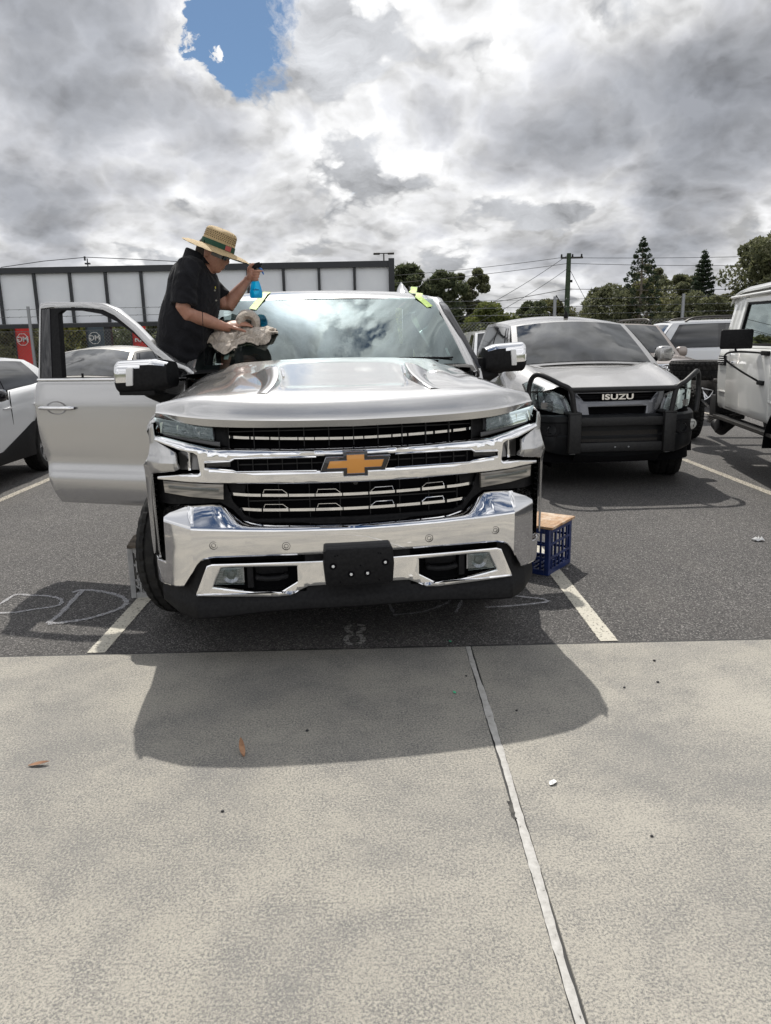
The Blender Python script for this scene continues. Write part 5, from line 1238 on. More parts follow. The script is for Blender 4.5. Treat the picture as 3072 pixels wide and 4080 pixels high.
for y, dz in ((.0, -.09), (.06, -.02), (.18, .03), (.5, .055), (1.6, .06), (2.0, .03)):
    R_.append([(x, y, 1.985 + dz + c_) for x, c_ in ((.085, -.055), (.08, -.035), (.13, .0), (.3, .04), (.8, .055), (1.3, .04), (1.5, 0), (1.56, -.05))])
MB().grid(R_).build('roof', cream_p, CC)
b = MB(); b.tube([(.075, .05, 1.945), (.075, 2.0, 1.945)], .016, 6); b.build('gutter', cream_p, CC)
b = MB(); b.box((.82, .03, 1.05), (1.56, .05, .80)); b.box((.82, .06, 1.88), (1.42, .05, .12)); b.build('cab_back', cream_p, CC, bevel=.01)
patch('rear_window', (1.55, .05, 1.43), (.12, .05, 1.43), (.17, .12, 1.83), (1.48, .12, 1.83), 0.0, side_glass, CC)
plate('far_side', [(0.02, .66), (3.2, .62), (3.2, 1.38), (1.5, 1.38), (1.4, 1.9), (.3, 1.92), (.0, 1.38)], lambda y, z, w: (1.65 - CX(z) - w, y, z), .04, cream_p, CC, bevel=0, step=.4, zstep=.1)
b = MB(); b.box((.82, 2.5, 1.15), (1.5, 1.8, .5)); b.box((.82, .9, .70), (1.5, 1.8, .1)); b.build('engine_bay', cream_p, CC, bevel=.05)
b = MB(); b.box((.40, .80, 1.02), (.50, .5, .16)); b.box((.40, .48, 1.33), (.48, .14, .56), Matrix.Rotation(radians(10), 3, 'X')); b.box((.40, .42, 1.70), (.30, .11, .19)); b.build('seat', mat('grey_seat', (.16, .16, .165), .85), CC, bevel=.04)
b = MB(); b.tube([(.40 + .17 * cos(2 * pi * k / 24), 1.30 + .05 * sin(2 * pi * k / 24), 1.36 + .17 * sin(2 * pi * k / 24)) for k in range(24)], .015, 8, closed=True); b.build('steering_wheel', black_pl, CC)
# mirror on its bent tube arm
mi = MB().box((-.20, 1.30, 1.475), (.32, .05, .20)).build('mirror', black_pl, CC, bevel=.018, bseg=3)
b = MB(); b.tube(smooth_path([(-.02, 1.60, 1.335), (-.12, 1.48, 1.345), (-.24, 1.34, 1.345), (-.29, 1.28, 1.32), (-.28, 1.27, 1.26), (-.16, 1.40, 1.15), (-.02, 1.56, 1.045)], 5), .010, 8); b.tube([(-.21, 1.31, 1.385), (-.205, 1.34, 1.345)], .012, 6); b.build('mirror_arm', black_pl, mi)
b = MB(); b.box((-.02, 1.66, 1.335), (.04, .17, .045)); b.box((-.02, 1.60, 1.04), (.04, .16, .045)); b.build('mirror_bracket', black_pl, mi, bevel=.008)
b = MB(); b.box((.04, 1.3, .55), (.16, 2.4, .04)); ss = b.build('side_step', black_pl, CC, bevel=.01)
b = MB(); b.box((-.045, 1.3, .56), (.012, 2.4, .03)); b.build('step_edge', dark_metal, ss)
# bare chassis behind the cab
b = MB()
for x in (.38, 1.25): b.box((x, -1.4, .84), (.085, 2.9, .17))
for y in (-.25, -1.1, -1.9, -2.7): b.box((.82, y, .84), (.80, .09, .12))
for x in (.22, 1.42):
    for y in (-.55, -1.2): b.box((x, y, .94), (.24, .07, .05))
b.build('chassis', dark_metal, CC, bevel=.01)
b = MB(); b.box((.26, -.42, .62), (.30, .50, .28)); b.box((.10, -.20, .74), (.10, .10, .36)); b.tube(smooth_path([(.1, -.3, .42), (.12, -.12, .36), (.1, .06, .40), (.15, .2, .5)]), .07, 10); b.box((.05, .04, .44), (.06, .22, .14), Matrix.Rotation(.5, 3, 'X')); b.build('rear_guard_bracket', black_pl, CC, bevel=.02)
b = MB()
for k in range(5): b.box((.14, -.42, .40 + k * .022), (.10, .55, .010))
b.tube([(.2, -1.4, .62), (.2, -.5, .46), (.2, .3, .60)], .02, 6); b.build('leaf_spring', dark_metal, CC)
for x, s in ((.17, -1), (1.47, 1)):
    wheel(CC, x, -2.0, .40, s, r=.40, wd=.27, rim_r=.21, rim=dark_metal, knob=.008)
    wheel(CC, x, 2.42, .40, s, r=.40, wd=.27, rim_r=.21, rim=dark_metal, knob=.008)
b = MB(); b.grid([[(x, 2.42 - .5 * cos(pi * k / 12), .42 + .46 * sin(pi * k / 12)) for x in (-.06, .5)] for k in range(13)]); b.build('arch_liner', void, CC, solid=.01)
def _flip(o):
    me = o.data.copy(); o.data = me
    me.transform(Matrix.Diagonal((-1, 1, 1, 1))); me.flip_normals()
    for ch in o.children: _flip(ch)
for ch in CC.children:
    if ch.name.startswith('wheel'): ch.location.x *= -1; ch.rotation_euler.z = pi - ch.rotation_euler.z
    else: _flip(ch)
# loose spare wheel lying on the chassis rails
sp = thing('spare_tyre', 'knobbly spare tyre lying flat on the bare chassis of the white truck', 'tyre', (4.55, 10.60, .90), .3)
bt, br, bd = wheel_meshes(.40, .26, .21, 6, .009)
t_ = bt.build('tread', rubber, sp, sharp=25); t_.rotation_euler = (0, radians(-90), 0); t_.location = (0, 0, .14)
t_ = br.build('rim', dark_metal, sp); t_.rotation_euler = (0, radians(-90), 0); t_.location = (0, 0, .14)
# ---------------------------------------------------------------- left-hand cars
HB = thing('hatchback', 'white hatchback with black sills parked at the far left behind the open door', 'hatchback', (-5.08, 6.05, 0), radians(0))
car_shell(HB, white_p, 4.15, [(0, .72), (.15, .82), (.6, .875), (2, .89), (3.7, .88), (4.15, .80)], [(0, .72), (.3, .84), (.8, .93), (1.15, 1.0), (2.0, 1.03), (3.2, 1.09), (3.9, 1.10), (4.15, .95)], lambda y: .27 + .0 * y, [(.80, .40), (3.38, .40)], crown=.02)
cabin(HB, white_p, (.82, 1.05, 1.00), (.62, 1.95, 1.40), (.62, 3.55, 1.38), (.80, 4.02, 1.08), side_wins=[(1.45, 2.48, 1.98, 2.48), (2.58, 3.35, 2.58, 3.22)], frame=((1.3, 1.92), (3.62, 3.40)), roof_crown=.05, win_h=(.05, .86))
for a in (.80, 3.38):
    for s in (-1, 1): wheel(HB, s * .78, a, .33, s, r=.33, wd=.22, rim_r=.22)
b = MB()
P = [(1.18, .26), (2.99, .26), (2.99, .40), (3.04, .55), (3.12, .66), (3.0, .66), (2.2, .40), (1.18, .36)]
plate('sill_cladding', P, lambda y, z, w: (.888 + .012 - w, y, z), .02, black_pl, HB, bevel=.005, step=.2)
for yh in (1.72 + .73, 2.85 + .32):
    b = MB(); R_ = []
    for i in range(9):
        t = i / 8 * 2 - 1; R_.append([(.884 + .028 * (1 - t * t) + .008 * cos(a), yh + .10 * t, .865 + .014 * sin(a) * (1.2 - abs(t))) for a in [q * pi / 4 for q in range(8)]])
    b.grid(R_, False, True); b.build('handle', white_p, HB)
box_mirror(HB, (.99, 2.02, 1.035), (.22, .17, .14), black_gl, 1)
b = MB(); b.box((.886, 2.53, .72), (.006, .008, .66)); b.box((.890, 1.45, .66), (.006, .008, .60)); b.build('door_gap', void, HB)
BG = thing('sedan', 'beige sedan with cloud reflections in its windscreen seen through the open door window', 'sedan', (-4.95, 11.15, 0), radians(-7))
car_shell(BG, champagne, 4.6, [(0, .72), (.2, .84), (.6, .89), (2, .91), (4, .90), (4.6, .80)], [(0, .70), (.3, .82), (.8, .93), (1.2, .99), (2, .99), (3.6, 1.02), (4.5, 1.0), (4.6, .9)], .28, [(.88, .40), (3.72, .40)])
cabin(BG, champagne, (.84, 1.02, 1.00), (.66, 1.75, 1.42), (.62, 3.1, 1.42), (.76, 3.95, 1.03), side_wins=[(1.45, 2.4, 1.9, 2.4), (2.5, 3.35, 2.5, 3.05)], frame=((1.3, 1.8), (3.5, 3.1)), roof_crown=.085, bulge=.06)
for a in (.88, 3.72):
    for s in (-1, 1): wheel(BG, s * .80, a, .33, s, r=.33, wd=.22, rim_r=.22)
for s in (-1, 1): box_mirror(BG, (s * 1.0, 1.45, 1.03), (.2, .15, .14), champagne, s)
b = MB(); b.box((0, 1.72, 1.37), (.30, .10, .05), Matrix.Rotation(radians(30), 3, 'X')); b.build('sensor_box', interior, BG)
WV = thing('van', 'white van roof just visible between the pickup and the ute', 'van', (3.35, 18.6, 0), 0)
car_shell(WV, white_p, 4.4, [(0, .75), (.2, .85), (2, .92), (4.4, .88)], [(0, .85), (.5, 1.0), (1.0, 1.10), (2, 1.12), (4.4, 1.1)], .30, [(.85, .40), (3.5, .40)])
cabin(WV, white_p, (.86, .8, 1.08), (.74, 1.45, 1.66), (.74, 4.2, 1.68), (.86, 4.35, 1.1), side_wins=[(1.2, 2.0, 1.5, 2.0)], roof_crown=.05)
for a in (.85, 3.5):
    for s in (-1, 1): wheel(WV, s * .80, a, .33, s, r=.33, wd=.22, rim_r=.21)
# ================================================================ THE MAN WASHING THE WINDSCREEN (coordinates in the pickup's frame)
PB = Vector((-1.0, 1.68, .4525))
PE = thing('person', 'man in a straw hat, sunglasses and black short-sleeved shirt leaning in to wipe the windscreen', 'person', to_w(PB), TR.rotation_euler.z); PE.scale = (CSC,) * 3
def remesh(mb, voxel, smooth_it, disp=None):
    me = bpy.data.meshes.new('tmp'); me.from_pydata([Vector(v) - PB for v in mb.v], [], mb.f)
    bm = bmesh.new(); bm.from_mesh(me); bmesh.ops.remove_doubles(bm, verts=bm.verts, dist=1e-5); bmesh.ops.holes_fill(bm, edges=bm.edges, sides=0); bmesh.ops.recalc_face_normals(bm, faces=bm.faces); bm.to_mesh(me); bm.free()
    o = bpy.data.objects.new('tmp', me); C.objects.link(o)
    md = o.modifiers.new('r', 'REMESH'); md.mode = 'VOXEL'; md.voxel_size = voxel
    dg = bpy.context.evaluated_depsgraph_get(); m2 = bpy.data.meshes.new_from_object(o.evaluated_get(dg)); C.objects.unlink(o); bpy.data.objects.remove(o)
    bm = bmesh.new(); bm.from_mesh(m2)
    for _ in range(smooth_it): bmesh.ops.smooth_vert(bm, verts=bm.verts, factor=.5, use_axis_x=True, use_axis_y=True, use_axis_z=True)
    bm.normal_update()
    if disp:
        mv = [(v, v.normal.copy() * disp(v.co + PB, v.normal)) for v in bm.verts]
        for v, d in mv: v.co += d
    bm.to_mesh(m2); bm.free(); return m2
def part_mesh(name, me, m, parent):
    me.materials.clear(); me.materials.append(m); me.polygons.foreach_set('use_smooth', [True] * len(me.polygons)); me.update()
    return link(bpy.data.objects.new(name, me), parent)
def build_rel(mb, *a, **k):
    mb.v = [tuple(Vector(v) - PB) for v in mb.v]; return mb.build(*a, **k)
def ring_loft(mb, rings, seg=28, yaw=0.0, power=2.3):
    rows = []
    for (cx, cy, z, a, b_, tx) in rings:
        row = []
        for k in range(seg):
            t = 2 * pi * k / seg; c_, s_ = cos(t), sin(t); r = (abs(c_) ** power + abs(s_) ** power) ** (-1 / power)
            u, v = a * r * c_, b_ * r * s_
            row.append((cx + u * cos(yaw) - v * sin(yaw), cy + u * sin(yaw) + v * cos(yaw), z + tx * u))
        rows.append(row)
    o = len(mb.v); mb.grid(rows, False, True); n = len(rows)
    mb.f += [tuple(o + k for k in range(seg)), tuple(o + (n - 1) * seg + k for k in reversed(range(seg)))]; mb.m += [0, 0]
HC = Vector((-.722, 1.575, 2.092)); HR = Matrix.Rotation(radians(-12), 3, 'Z') @ Matrix.Rotation(radians(24), 3, 'Y')
def hp(f, l, u): return HC + HR @ Vector((f, l, u))
skin_b = MB()
# head: a shaped ellipsoid with brow, nose, lips, chin and jaw
rows = []
for i in range(33):
    th = pi * i / 32; row = []
    for k in range(48):
        ph = 2 * pi * k / 48; f = sin(th) * cos(ph); l = sin(th) * sin(ph); u = cos(th)
        jaw = max(0, -u); F_, L_, U_ = f * (.100 - .004 * jaw), l * (.077 - .016 * jaw), u * .118
        if u < 0: F_ += .020 * jaw * max(0, f + .25)
        g = lambda u0, l0, su, sl_: exp(-((u - u0) / su) ** 2 - ((abs(l) - l0) / sl_) ** 2) if f > 0 else 0
        gl = lambda u0, su, sl_: exp(-((u - u0) / su) ** 2 - (l / sl_) ** 2) if f > 0 else 0
        F_ += .020 * gl(-.14, .15, .16) + .010 * gl(.0, .14, .12) + .007 * gl(.26, .09, .5) - .010 * g(.08, .36, .11, .16) + .010 * gl(-.46, .05, .22) + .008 * gl(-.58, .05, .2) - .006 * gl(-.52, .03, .3) + .013 * gl(-.80, .12, .32)
        row.append(hp(F_, L_, U_))
    rows.append(row)
skin_b.grid(rows, False, True)
for s in (-1, 1):
    skin_b.ell(hp(-.012, s * .078, -.008), (.020, .008, .033), 12, 8, HR)
skin_b.tube([hp(-.028, 0, -.05), (-.768, 1.59, 2.02), (-.80, 1.60, 1.95)], [.056, .060, .075], 18)
ring_loft(skin_b, [(-.955, 1.64, 1.30, .12, .16, 0), (-.93, 1.62, 1.5, .12, .165, 0), (-.88, 1.60, 1.75, .125, .175, 0), (-.835, 1.60, 1.93, .10, .19, 0), (-.815, 1.60, 2.0, .07, .12, 0)])
for s, y in ((-1, 1.56), (1, 1.76)):      # legs on the side step
    skin_b.tube([(-.955, y, 1.36), (-.975, y - .01, .98), (-1.005, y, .93), (-1.0, y, .58), (-1.0, y, .54)], [.085, .062, .058, .045, .04], 14)
# near arm: down to the elbow, forearm forward onto the glass
NS, NE, NWr = Vector((-.865, 1.415, 1.965)), Vector((-.905, 1.400, 1.728)), Vector((-.676, 1.545, 1.640))
skin_b.tube([NS + Vector((.02, .06, 0)), NS, NS.lerp(NE, .5), NE + Vector((0, 0, .03)), NE + Vector((.022, .012, -.006)), NE.lerp(NWr, .30), NE.lerp(NWr, .62), NWr, NWr + Vector((.03, .022, -.004))], [.055, .058, .050, .047, .049, .049, .040, .029, .028], 18)
def finger(base, d, n, lens_, rads, bend):
    pts = [base]; dd = d.normalized(); ax = dd.cross(n).normalized()
    for L_, b_ in zip(lens_, bend):
        dd = Matrix.Rotation(b_, 3, ax) @ dd; pts.append(pts[-1] + dd * L_)
    Q = []; R_ = []
    for i in range(len(pts) - 1):
        Q += [pts[i], pts[i].lerp(pts[i + 1], .5)]; R_ += [rads[i], rads[i] * .93]
    Q += [pts[-1], pts[-1] + dd * rads[-1] * .5]; R_ += [rads[-1], rads[-1] * .55]
    skin_b.tube(Q, R_, 10)
hn = Vector((.02, -.50, .86)).normalized(); hd = (Vector((.89, .42, .12))).normalized(); hd = (hd - hn * hd.dot(hn)).normalized(); hl_ = hn.cross(hd).normalized()
pc = NWr + hd * .060 + hn * .002
Rp = Matrix((hd, hl_, hn)).transposed()
skin_b.ell(pc, (.056, .043, .0165), 18, 12, Rp)
for k, (off, L_) in enumerate(((-.032, .080), (-.011, .090), (.011, .084), (.031, .066))):
    finger(pc + hd * .040 + hl_ * off + hn * .002, hd + hl_ * off * 3.0, hn, (L_ * .45, L_ * .32, L_ * .26), (.0095, .0088, .0080, .0072), (radians(-10), radians(-12 - 4 * k), radians(-10)))
finger(pc - hd * .018 - hl_ * .036, hd * .7 - hl_ * .75, hn, (.036, .030, .022), (.0125, .0108, .0095, .0085), (0, radians(-8), radians(-6)))
# far arm: forward from the shoulder, forearm up, hand round the spray bottle's neck
FS, FE, FW = Vector((-.815, 1.775, 1.955)), Vector((-.672, 1.795, 1.778)), Vector((-.525, 1.795, 1.935))
skin_b.tube([FS + Vector((0, -.06, 0)), FS, FS.lerp(FE, .5), FE + Vector((-.012, 0, .008)), FE + Vector((.014, 0, .004)), FE.lerp(FW, .30), FE.lerp(FW, .65), FW, FW + Vector((.012, 0, .022))], [.055, .056, .050, .047, .047, .047, .038, .028, .027], 18)
BN = Vector((-.462, 1.79, 1.975))        # bottle neck
skin_b.ell((-.500, 1.790, 1.975), (.022, .036, .050), 16, 12, Matrix.Rotation(radians(28), 3, 'Y'))
for k, (z, r) in enumerate(((1.995, .034), (1.976, .030), (1.957, .029), (1.939, .029))):
    pts = []
    for q in range(7):
        a = radians(205 - (q / 6) * (185 - 14 * k)); pts.append((BN.x + r * cos(a) * 1.0 + (.012 if k == 0 else 0) * q / 6, BN.y - .0 + r * sin(a) * (-1), z + .004 * q / 6))
    skin_b.tube(pts, [.0098, .0098, .0094, .0092, .0088, .0082, .006], 10)
skin_b.tube([(-.512, 1.785, 1.985), (-.508, 1.770, 2.015), (-.490, 1.762, 2.036), (-.470, 1.760, 2.046)], [.014, .0125, .0105, .008], 10)
body = part_mesh('body', remesh(skin_b, .0046, 3), skin, PE)
# sunglasses
b = MB(); R_ = []
for k in range(25):
    a = radians(-78 + 156 * k / 24); R_.append([hp(.104 * cos(a) + .012 * (abs(sin(a)) < .08), .084 * sin(a), u - .006 * sin(a) ** 2 * 0) for u in (.030 - .004 * (abs(sin(a)) < .12), .012, -.012 + .014 * exp(-(sin(a) / .16) ** 2))])
b.grid(R_); build_rel(b, 'sunglasses', mat('sunglass_lens', (.006, .006, .007), .06, coat=1), body, solid=.003)
# short beard shadow is left to the skin; hair under the hat
b = MB(); rows = []
for i in range(8):
    th = pi * (.30 + .28 * i / 7); rows.append([hp(sin(th) * cos(ph) * .1045, sin(th) * sin(ph) * .081, cos(th) * .121 - .004) for ph in [radians(98 + 164 * k / 20) for k in range(21)]])
b.grid(rows); build_rel(b, 'hair', mat('short_hair', (.035, .022, .014), .8, fn=var(160, (.02, .012, .008), (.06, .04, .025), 2, .6, .003)), body, solid=.004)
# straw hat
HX = Vector((-.690, 1.575, 2.118)); HT = Matrix.Rotation(radians(-12), 3, 'Z') @ Matrix.Rotation(radians(22), 3, 'Y')
def hat(r, h, a, ex=1.10): return HX + HT @ Vector((r * cos(a) * ex, r * sin(a), h))
b = MB(); SEG = 56
prof = [(.003, .124), (.035, .123), (.062, .119), (.079, .112), (.088, .100), (.0895, .085), (.092, .05), (.095, .015), (.097, .004), (.115, -.001), (.14, -.004), (.17, -.010), (.195, -.020), (.200, -.023)]
rows = [[hat(r, h + (.010 * cos(2 * a) if r > .11 else 0) * (r - .1) * 6 + .012 * (1 if r < .09 else 0) * (-.4 * abs(sin(a)) ** 8) * (h > .11) + .0016 * sin(17 * a + r * 90) * (r > .1), a) for a in [2 * pi * k / SEG for k in range(SEG)]] for r, h in prof]
b.grid(rows, False, True, 0)
rows = [[hat(r, h - .003, a) for a in [2 * pi * k / SEG for k in range(SEG)]] for r, h in [(.198, -.022), (.17, -.012), (.14, -.006), (.10, -.002)]]
rows = [[p + HT @ Vector((0, 0, (.010 * cos(2 * 2 * pi * k / SEG)) * (r - .1) * 6 if r > .11 else 0)) for k, p in enumerate(row)] for row, (r, h) in zip(rows, [(.198, 0), (.17, 0), (.14, 0), (.10, 0)])]
b.grid(rows, False, True, 1)
for j in range(4):                       # rows of dark diamonds drawn for the crown's vent holes
    for k in range(46):
        a = 2 * pi * (k + .5 * (j % 2)) / 46; h = .056 + j * .0115; r = lerp(.092, .0905, j / 3) + .0010
        b.add([hat(r, h - .0046, a), hat(r, h, a + .036), hat(r, h + .0046, a), hat(r, h, a - .036)], [(0, 1, 2, 3)], 2)
hatm = [straw, mat('green_underbrim', (.012, .035, .022), .85), mat('vent_hole_dark', (.05, .030, .012), .9)]
ho = build_rel(b, 'hat', hatm, body, weld=False)
b = MB(); b.grid([[hat(r, h, 2 * pi * k / SEG) for k in range(SEG)] for r, h in ((.0985, .006), (.0975, .022), (.0962, .038))], False, True); hb_ = build_rel(b, 'hat_band', band_m, ho)
b = MB(); b.grid([[hat(.0998 - .0006 * j, .008 + .014 * j, radians(-50 + 12 * i)) for i in range(3)] for j in range(3)]); build_rel(b, 'hat_tag', mat('hat_tag', (.42, .10, .09), .7), ho)
b = MB(); b.tube([hat(.099, .020, radians(-128)), hat(.102, .0, radians(-122)), (-.770, 1.455, 2.04), (-.778, 1.40, 1.92), (-.790, 1.385, 1.78), (-.795, 1.382, 1.60), (-.80, 1.385, 1.44)], .0022, 6); build_rel(b, 'chin_cord', black_pl, ho)
# shirt: torso and sleeves fused, loose folds
b = MB()
ring_loft(b, [(-.958, 1.615, 1.395, .128, .188, .02), (-.950, 1.612, 1.46, .146, .196, 0), (-.936, 1.61, 1.55, .164, .205, 0), (-.915, 1.605, 1.65, .173, .210, 0), (-.888, 1.60, 1.75, .170, .212, 0), (-.862, 1.598, 1.84, .156, .214, -.08), (-.846, 1.597, 1.92, .140, .216, -.15), (-.838, 1.597, 1.985, .116, .196, -.22), (-.828, 1.597, 2.03, .088, .135, -.3), (-.815, 1.595, 2.062, .066, .080, -.35)], yaw=radians(-14))
b.tube([(-.82, 1.52, 1.99), (-.862, 1.425, 1.985), (-.878, 1.405, 1.93), (-.893, 1.398, 1.85), (-.900, 1.396, 1.775)], [.07, .078, .076, .076, .080], 20)
b.tube([(-.82, 1.68, 1.98), (-.808, 1.765, 1.965), (-.775, 1.785, 1.915), (-.735, 1.79, 1.862), (-.700, 1.792, 1.822)], [.07, .076, .075, .073, .075], 20)
def folds(p, n):
    w_ = mnoise.noise(Vector((p.x * 9, p.y * 9, p.z * 4.5))) * .010 + mnoise.noise(Vector((p.x * 20 + 3, p.y * 20, p.z * 9))) * .0045
    w_ += .006 * sin(p.z * 60 + p.x * 40 + 4 * mnoise.noise(p * 6)) * max(0, 1 - abs(p.z - 1.48) / .14)
    w_ += .005 * sin((p.z + p.y * .6) * 85 + 5 * mnoise.noise(p * 8)) * exp(-((p.x + .85) / .08) ** 2) * max(0, 1 - abs(p.z - 1.86) / .14)
    return w_
sh_o = part_mesh('shirt', remesh(b, .0075, 3, folds), shirt_m, body)
b = MB(); R_ = []
for k in range(21):
    a = radians(35 + 290 * k / 20); c0 = Vector((-.812, 1.594, 2.052)); R_.append([c0 + Vector((.078 * cos(a) + .004, .088 * sin(a), -.028 * cos(a) - .006)) , c0 + Vector((.066 * cos(a), .076 * sin(a), .045 - .030 * cos(a))), c0 + Vector((.074 * cos(a), .084 * sin(a), .040 - .030 * cos(a))), c0 + Vector((.098 * cos(a), .108 * sin(a), -.012 - .028 * cos(a)))])
b.grid(R_); build_rel(b, 'collar', shirt_m, sh_o, solid=.003)
for z, dx in ((1.86, .0), (1.80, .004)):
    b = MB(); b.ell((-.716 + dx, 1.492, z), (.006, .005, .006), 8, 6); build_rel(b, 'button', mat('button', (.25, .24, .20), .4) if 'button' not in MATS else MATS['button'], sh_o)
b = MB(); b.box((-.712, 1.505, 1.878), (.006, .005, .014)); build_rel(b, 'pocket_tab', mat('yellow_tab', (.45, .38, .04), .6), sh_o)
# trousers and boots
b = MB()
ring_loft(b, [(-.955, 1.64, 1.46, .118, .17, 0), (-.955, 1.645, 1.38, .125, .18, 0), (-.957, 1.65, 1.28, .12, .175, 0)])
for y in (1.56, 1.755): b.tube([(-.955, y + .01, 1.36), (-.965, y, 1.2), (-.985, y, .96), (-1.005, y, .78), (-1.0, y, .56)], [.10, .098, .082, .074, .070], 16)
part_mesh('trousers', remesh(b, .011, 3, lambda p, n: mnoise.noise(p * 9) * .006), pants_m, body)
for y in (1.56, 1.755):
    b = MB(); ring_loft(b, [(-1.0, y, .453, .11, .045, 0), (-1.0, y, .475, .112, .046, 0), (-1.005, y, .51, .10, .042, -.1), (-1.03, y, .56, .055, .046, 0), (-1.03, y, .60, .05, .045, 0)], 18); build_rel(b, 'boot', black_pl, body)
# --- spray bottle held in the raised hand
SB = thing('spray_bottle', 'blue trigger spray bottle held up in the raised hand', 'spray bottle', to_w((-.470, 1.79, 1.828)), TR.rotation_euler.z); SB.scale = (CSC,) * 3
blue_l = mat('blue_fluid', (.003, .38, .66), .12, coat=.5); bt_ = blue_l.node_tree
_nt = NT(bt_); _pb = _nt.n['Principled BSDF']; _tl = _nt.new('ShaderNodeBsdfTranslucent', ins={0: (.03, .72, 1.0, 1)}); _mx = _nt.new('ShaderNodeMixShader', ins={0: .55, 1: _pb.outputs[0], 2: _tl.outputs[0]}); _nt.l.new(_mx.outputs[0], _nt.n['Material Output'].inputs[0])
b = MB(); b.lathe([(.0005, .0), (.034, .0), (.0405, .006), (.0425, .022), (.0408, .045), (.0355, .070), (.0285, .095), (.0255, .106)], seg=32); fl_ = b.build('fluid', blue_l, SB)
b = MB(); b.lathe([(.0257, .106), (.0215, .122), (.0165, .138), (.0145, .150), (.0145, .165)], seg=32); b.build('bottle_top', mat('frosted_plastic', (.50, .56, .58), .35, alpha=.7), SB)
text_obj('bottle_print', 'nylex', .021, mat('navy_print', (.01, .035, .16), .5), fl_, lambda x, y, z: (.0428 * sin(x / .0428) * .99, -.0428 * cos(x / .0428) * .99 - z, .052 + y), extrude=.0004, bold=.0004)
text_obj('bottle_print', 'trigger sprayer', .0062, MATS['navy_print'], fl_, lambda x, y, z: (.0431 * sin(x / .0431), -.0431 * cos(x / .0431) - z, .036 + y), extrude=.0003) if False else None
b = MB(); b.lathe([(.017, .158), (.0185, .160), (.0185, .180), (.013, .186)], seg=20); b.box((.006, 0, .205), (.066, .024, .034), Matrix.Rotation(radians(-14), 3, 'Y')); b.box((.040, 0, .214), (.018, .018, .018), Matrix.Rotation(radians(-14), 3, 'Y'))
sb_h = b.build('spray_head', black_pl, SB, bevel=.003)
b = MB(); b.tube([(.026, 0, .196), (.044, 0, .182), (.050, 0, .165), (.056, 0, .150)], [.006, .006, .0055, .004], 8); b.build('trigger', mat('blue_plastic', (.02, .17, .55), .35), sb_h)
# --- towels on the glass
def cloth(name, label, outline_uv, h0, amp, seed, group='grey cleaning towels', folds_=0.0, n=40):
    """ragged cloth lying on the windscreen; outline_uv(s, t) -> (u, v)"""
    o = thing(name, label, 'towel', to_w(wsp(*outline_uv(.5, .5))), TR.rotation_euler.z, group); o.scale = (CSC,) * 3; base = wsp(*outline_uv(.5, .5)); rows = []
    for i in range(n + 1):
        row = []
        for j in range(n + 1):
            s_, t_ = i / n, j / n; u, v = outline_uv(s_, t_)
            p = wsp(u, v, 0); e = min(s_, 1 - s_, t_, 1 - t_)
            k = mnoise.noise(Vector((s_ * 3.2 + seed, t_ * 3.2, seed))); k2 = mnoise.noise(Vector((s_ * 8 + seed, t_ * 8, 2.0)))
            h = h0 * min(1, e * 7) + amp * (k + .55) * min(1, .25 + e * 5) + amp * .45 * k2 + folds_ * max(0, sin(s_ * 9 + 2 * k)) ** 2
            row.append(p + Vector((0, -.50, .86)) * max(.006, h) - base)
        rows.append(row)
    ob = MB().grid(rows).build('cloth', towel_m, o, solid=.006)
    return o
def rag(s, t, seed): return .030 * mnoise.noise(Vector((s * 7 + seed, t * 7, seed * 2)))
cloth('towel', 'grey towel spread on the windscreen to the right of the resting hand', lambda s, t: (lerp(-.735, -.425, s) + rag(s, t, 3), lerp(.22 + .18 * s + .06 * sin(s * 7), .52 + .0 * s - .09 * (s - .35) ** 2, t) + rag(s, t, 5)), .012, .028, 1.3)
cloth('towel', 'grey towel corner hanging over the windscreen pillar below the wiping arm', lambda s, t: (lerp(-1.04, -.72, s) + rag(s, t, 8) + .05 * t, lerp(.20 + .10 * s + .10 * sin(s * 6), .46 + .06 * s, t) + rag(s, t, 2)), .012, .034, 4.1)
o = thing('towel', 'rolled-up grey towel standing in an arch under the fingertips', 'towel', to_w(wsp(-.67, .55)), TR.rotation_euler.z, 'grey cleaning towels'); o.scale = (CSC,) * 3; base = wsp(-.67, .55); b = MB(); rows = []
ca = wsp(-.655, .60, .0) + Vector((.0, -.03, .005))
for i in range(25):
    a = radians(-20 + 220 * i / 24); R0 = .050; cx_ = ca + Vector((R0 * cos(a) * 1.05, .018 * cos(a), R0 * sin(a) * 1.1)); rd = Vector((cos(a), 0, sin(a)))
    row = []
    for k in range(16):
        t = 2 * pi * k / 16; rr = .030 * (1 + .16 * mnoise.noise(Vector((i * .3, k * .8, 1.7)))) * (1 - .22 * max(0, cos(3 * t)))
        row.append(cx_ + rd * rr * cos(t) + Vector((0, 1, .25)).normalized() * rr * 2.0 * sin(t) - base)
    rows.append(row)
b.grid(rows, False, True); b.build('cloth', towel_m, o, sharp=60)
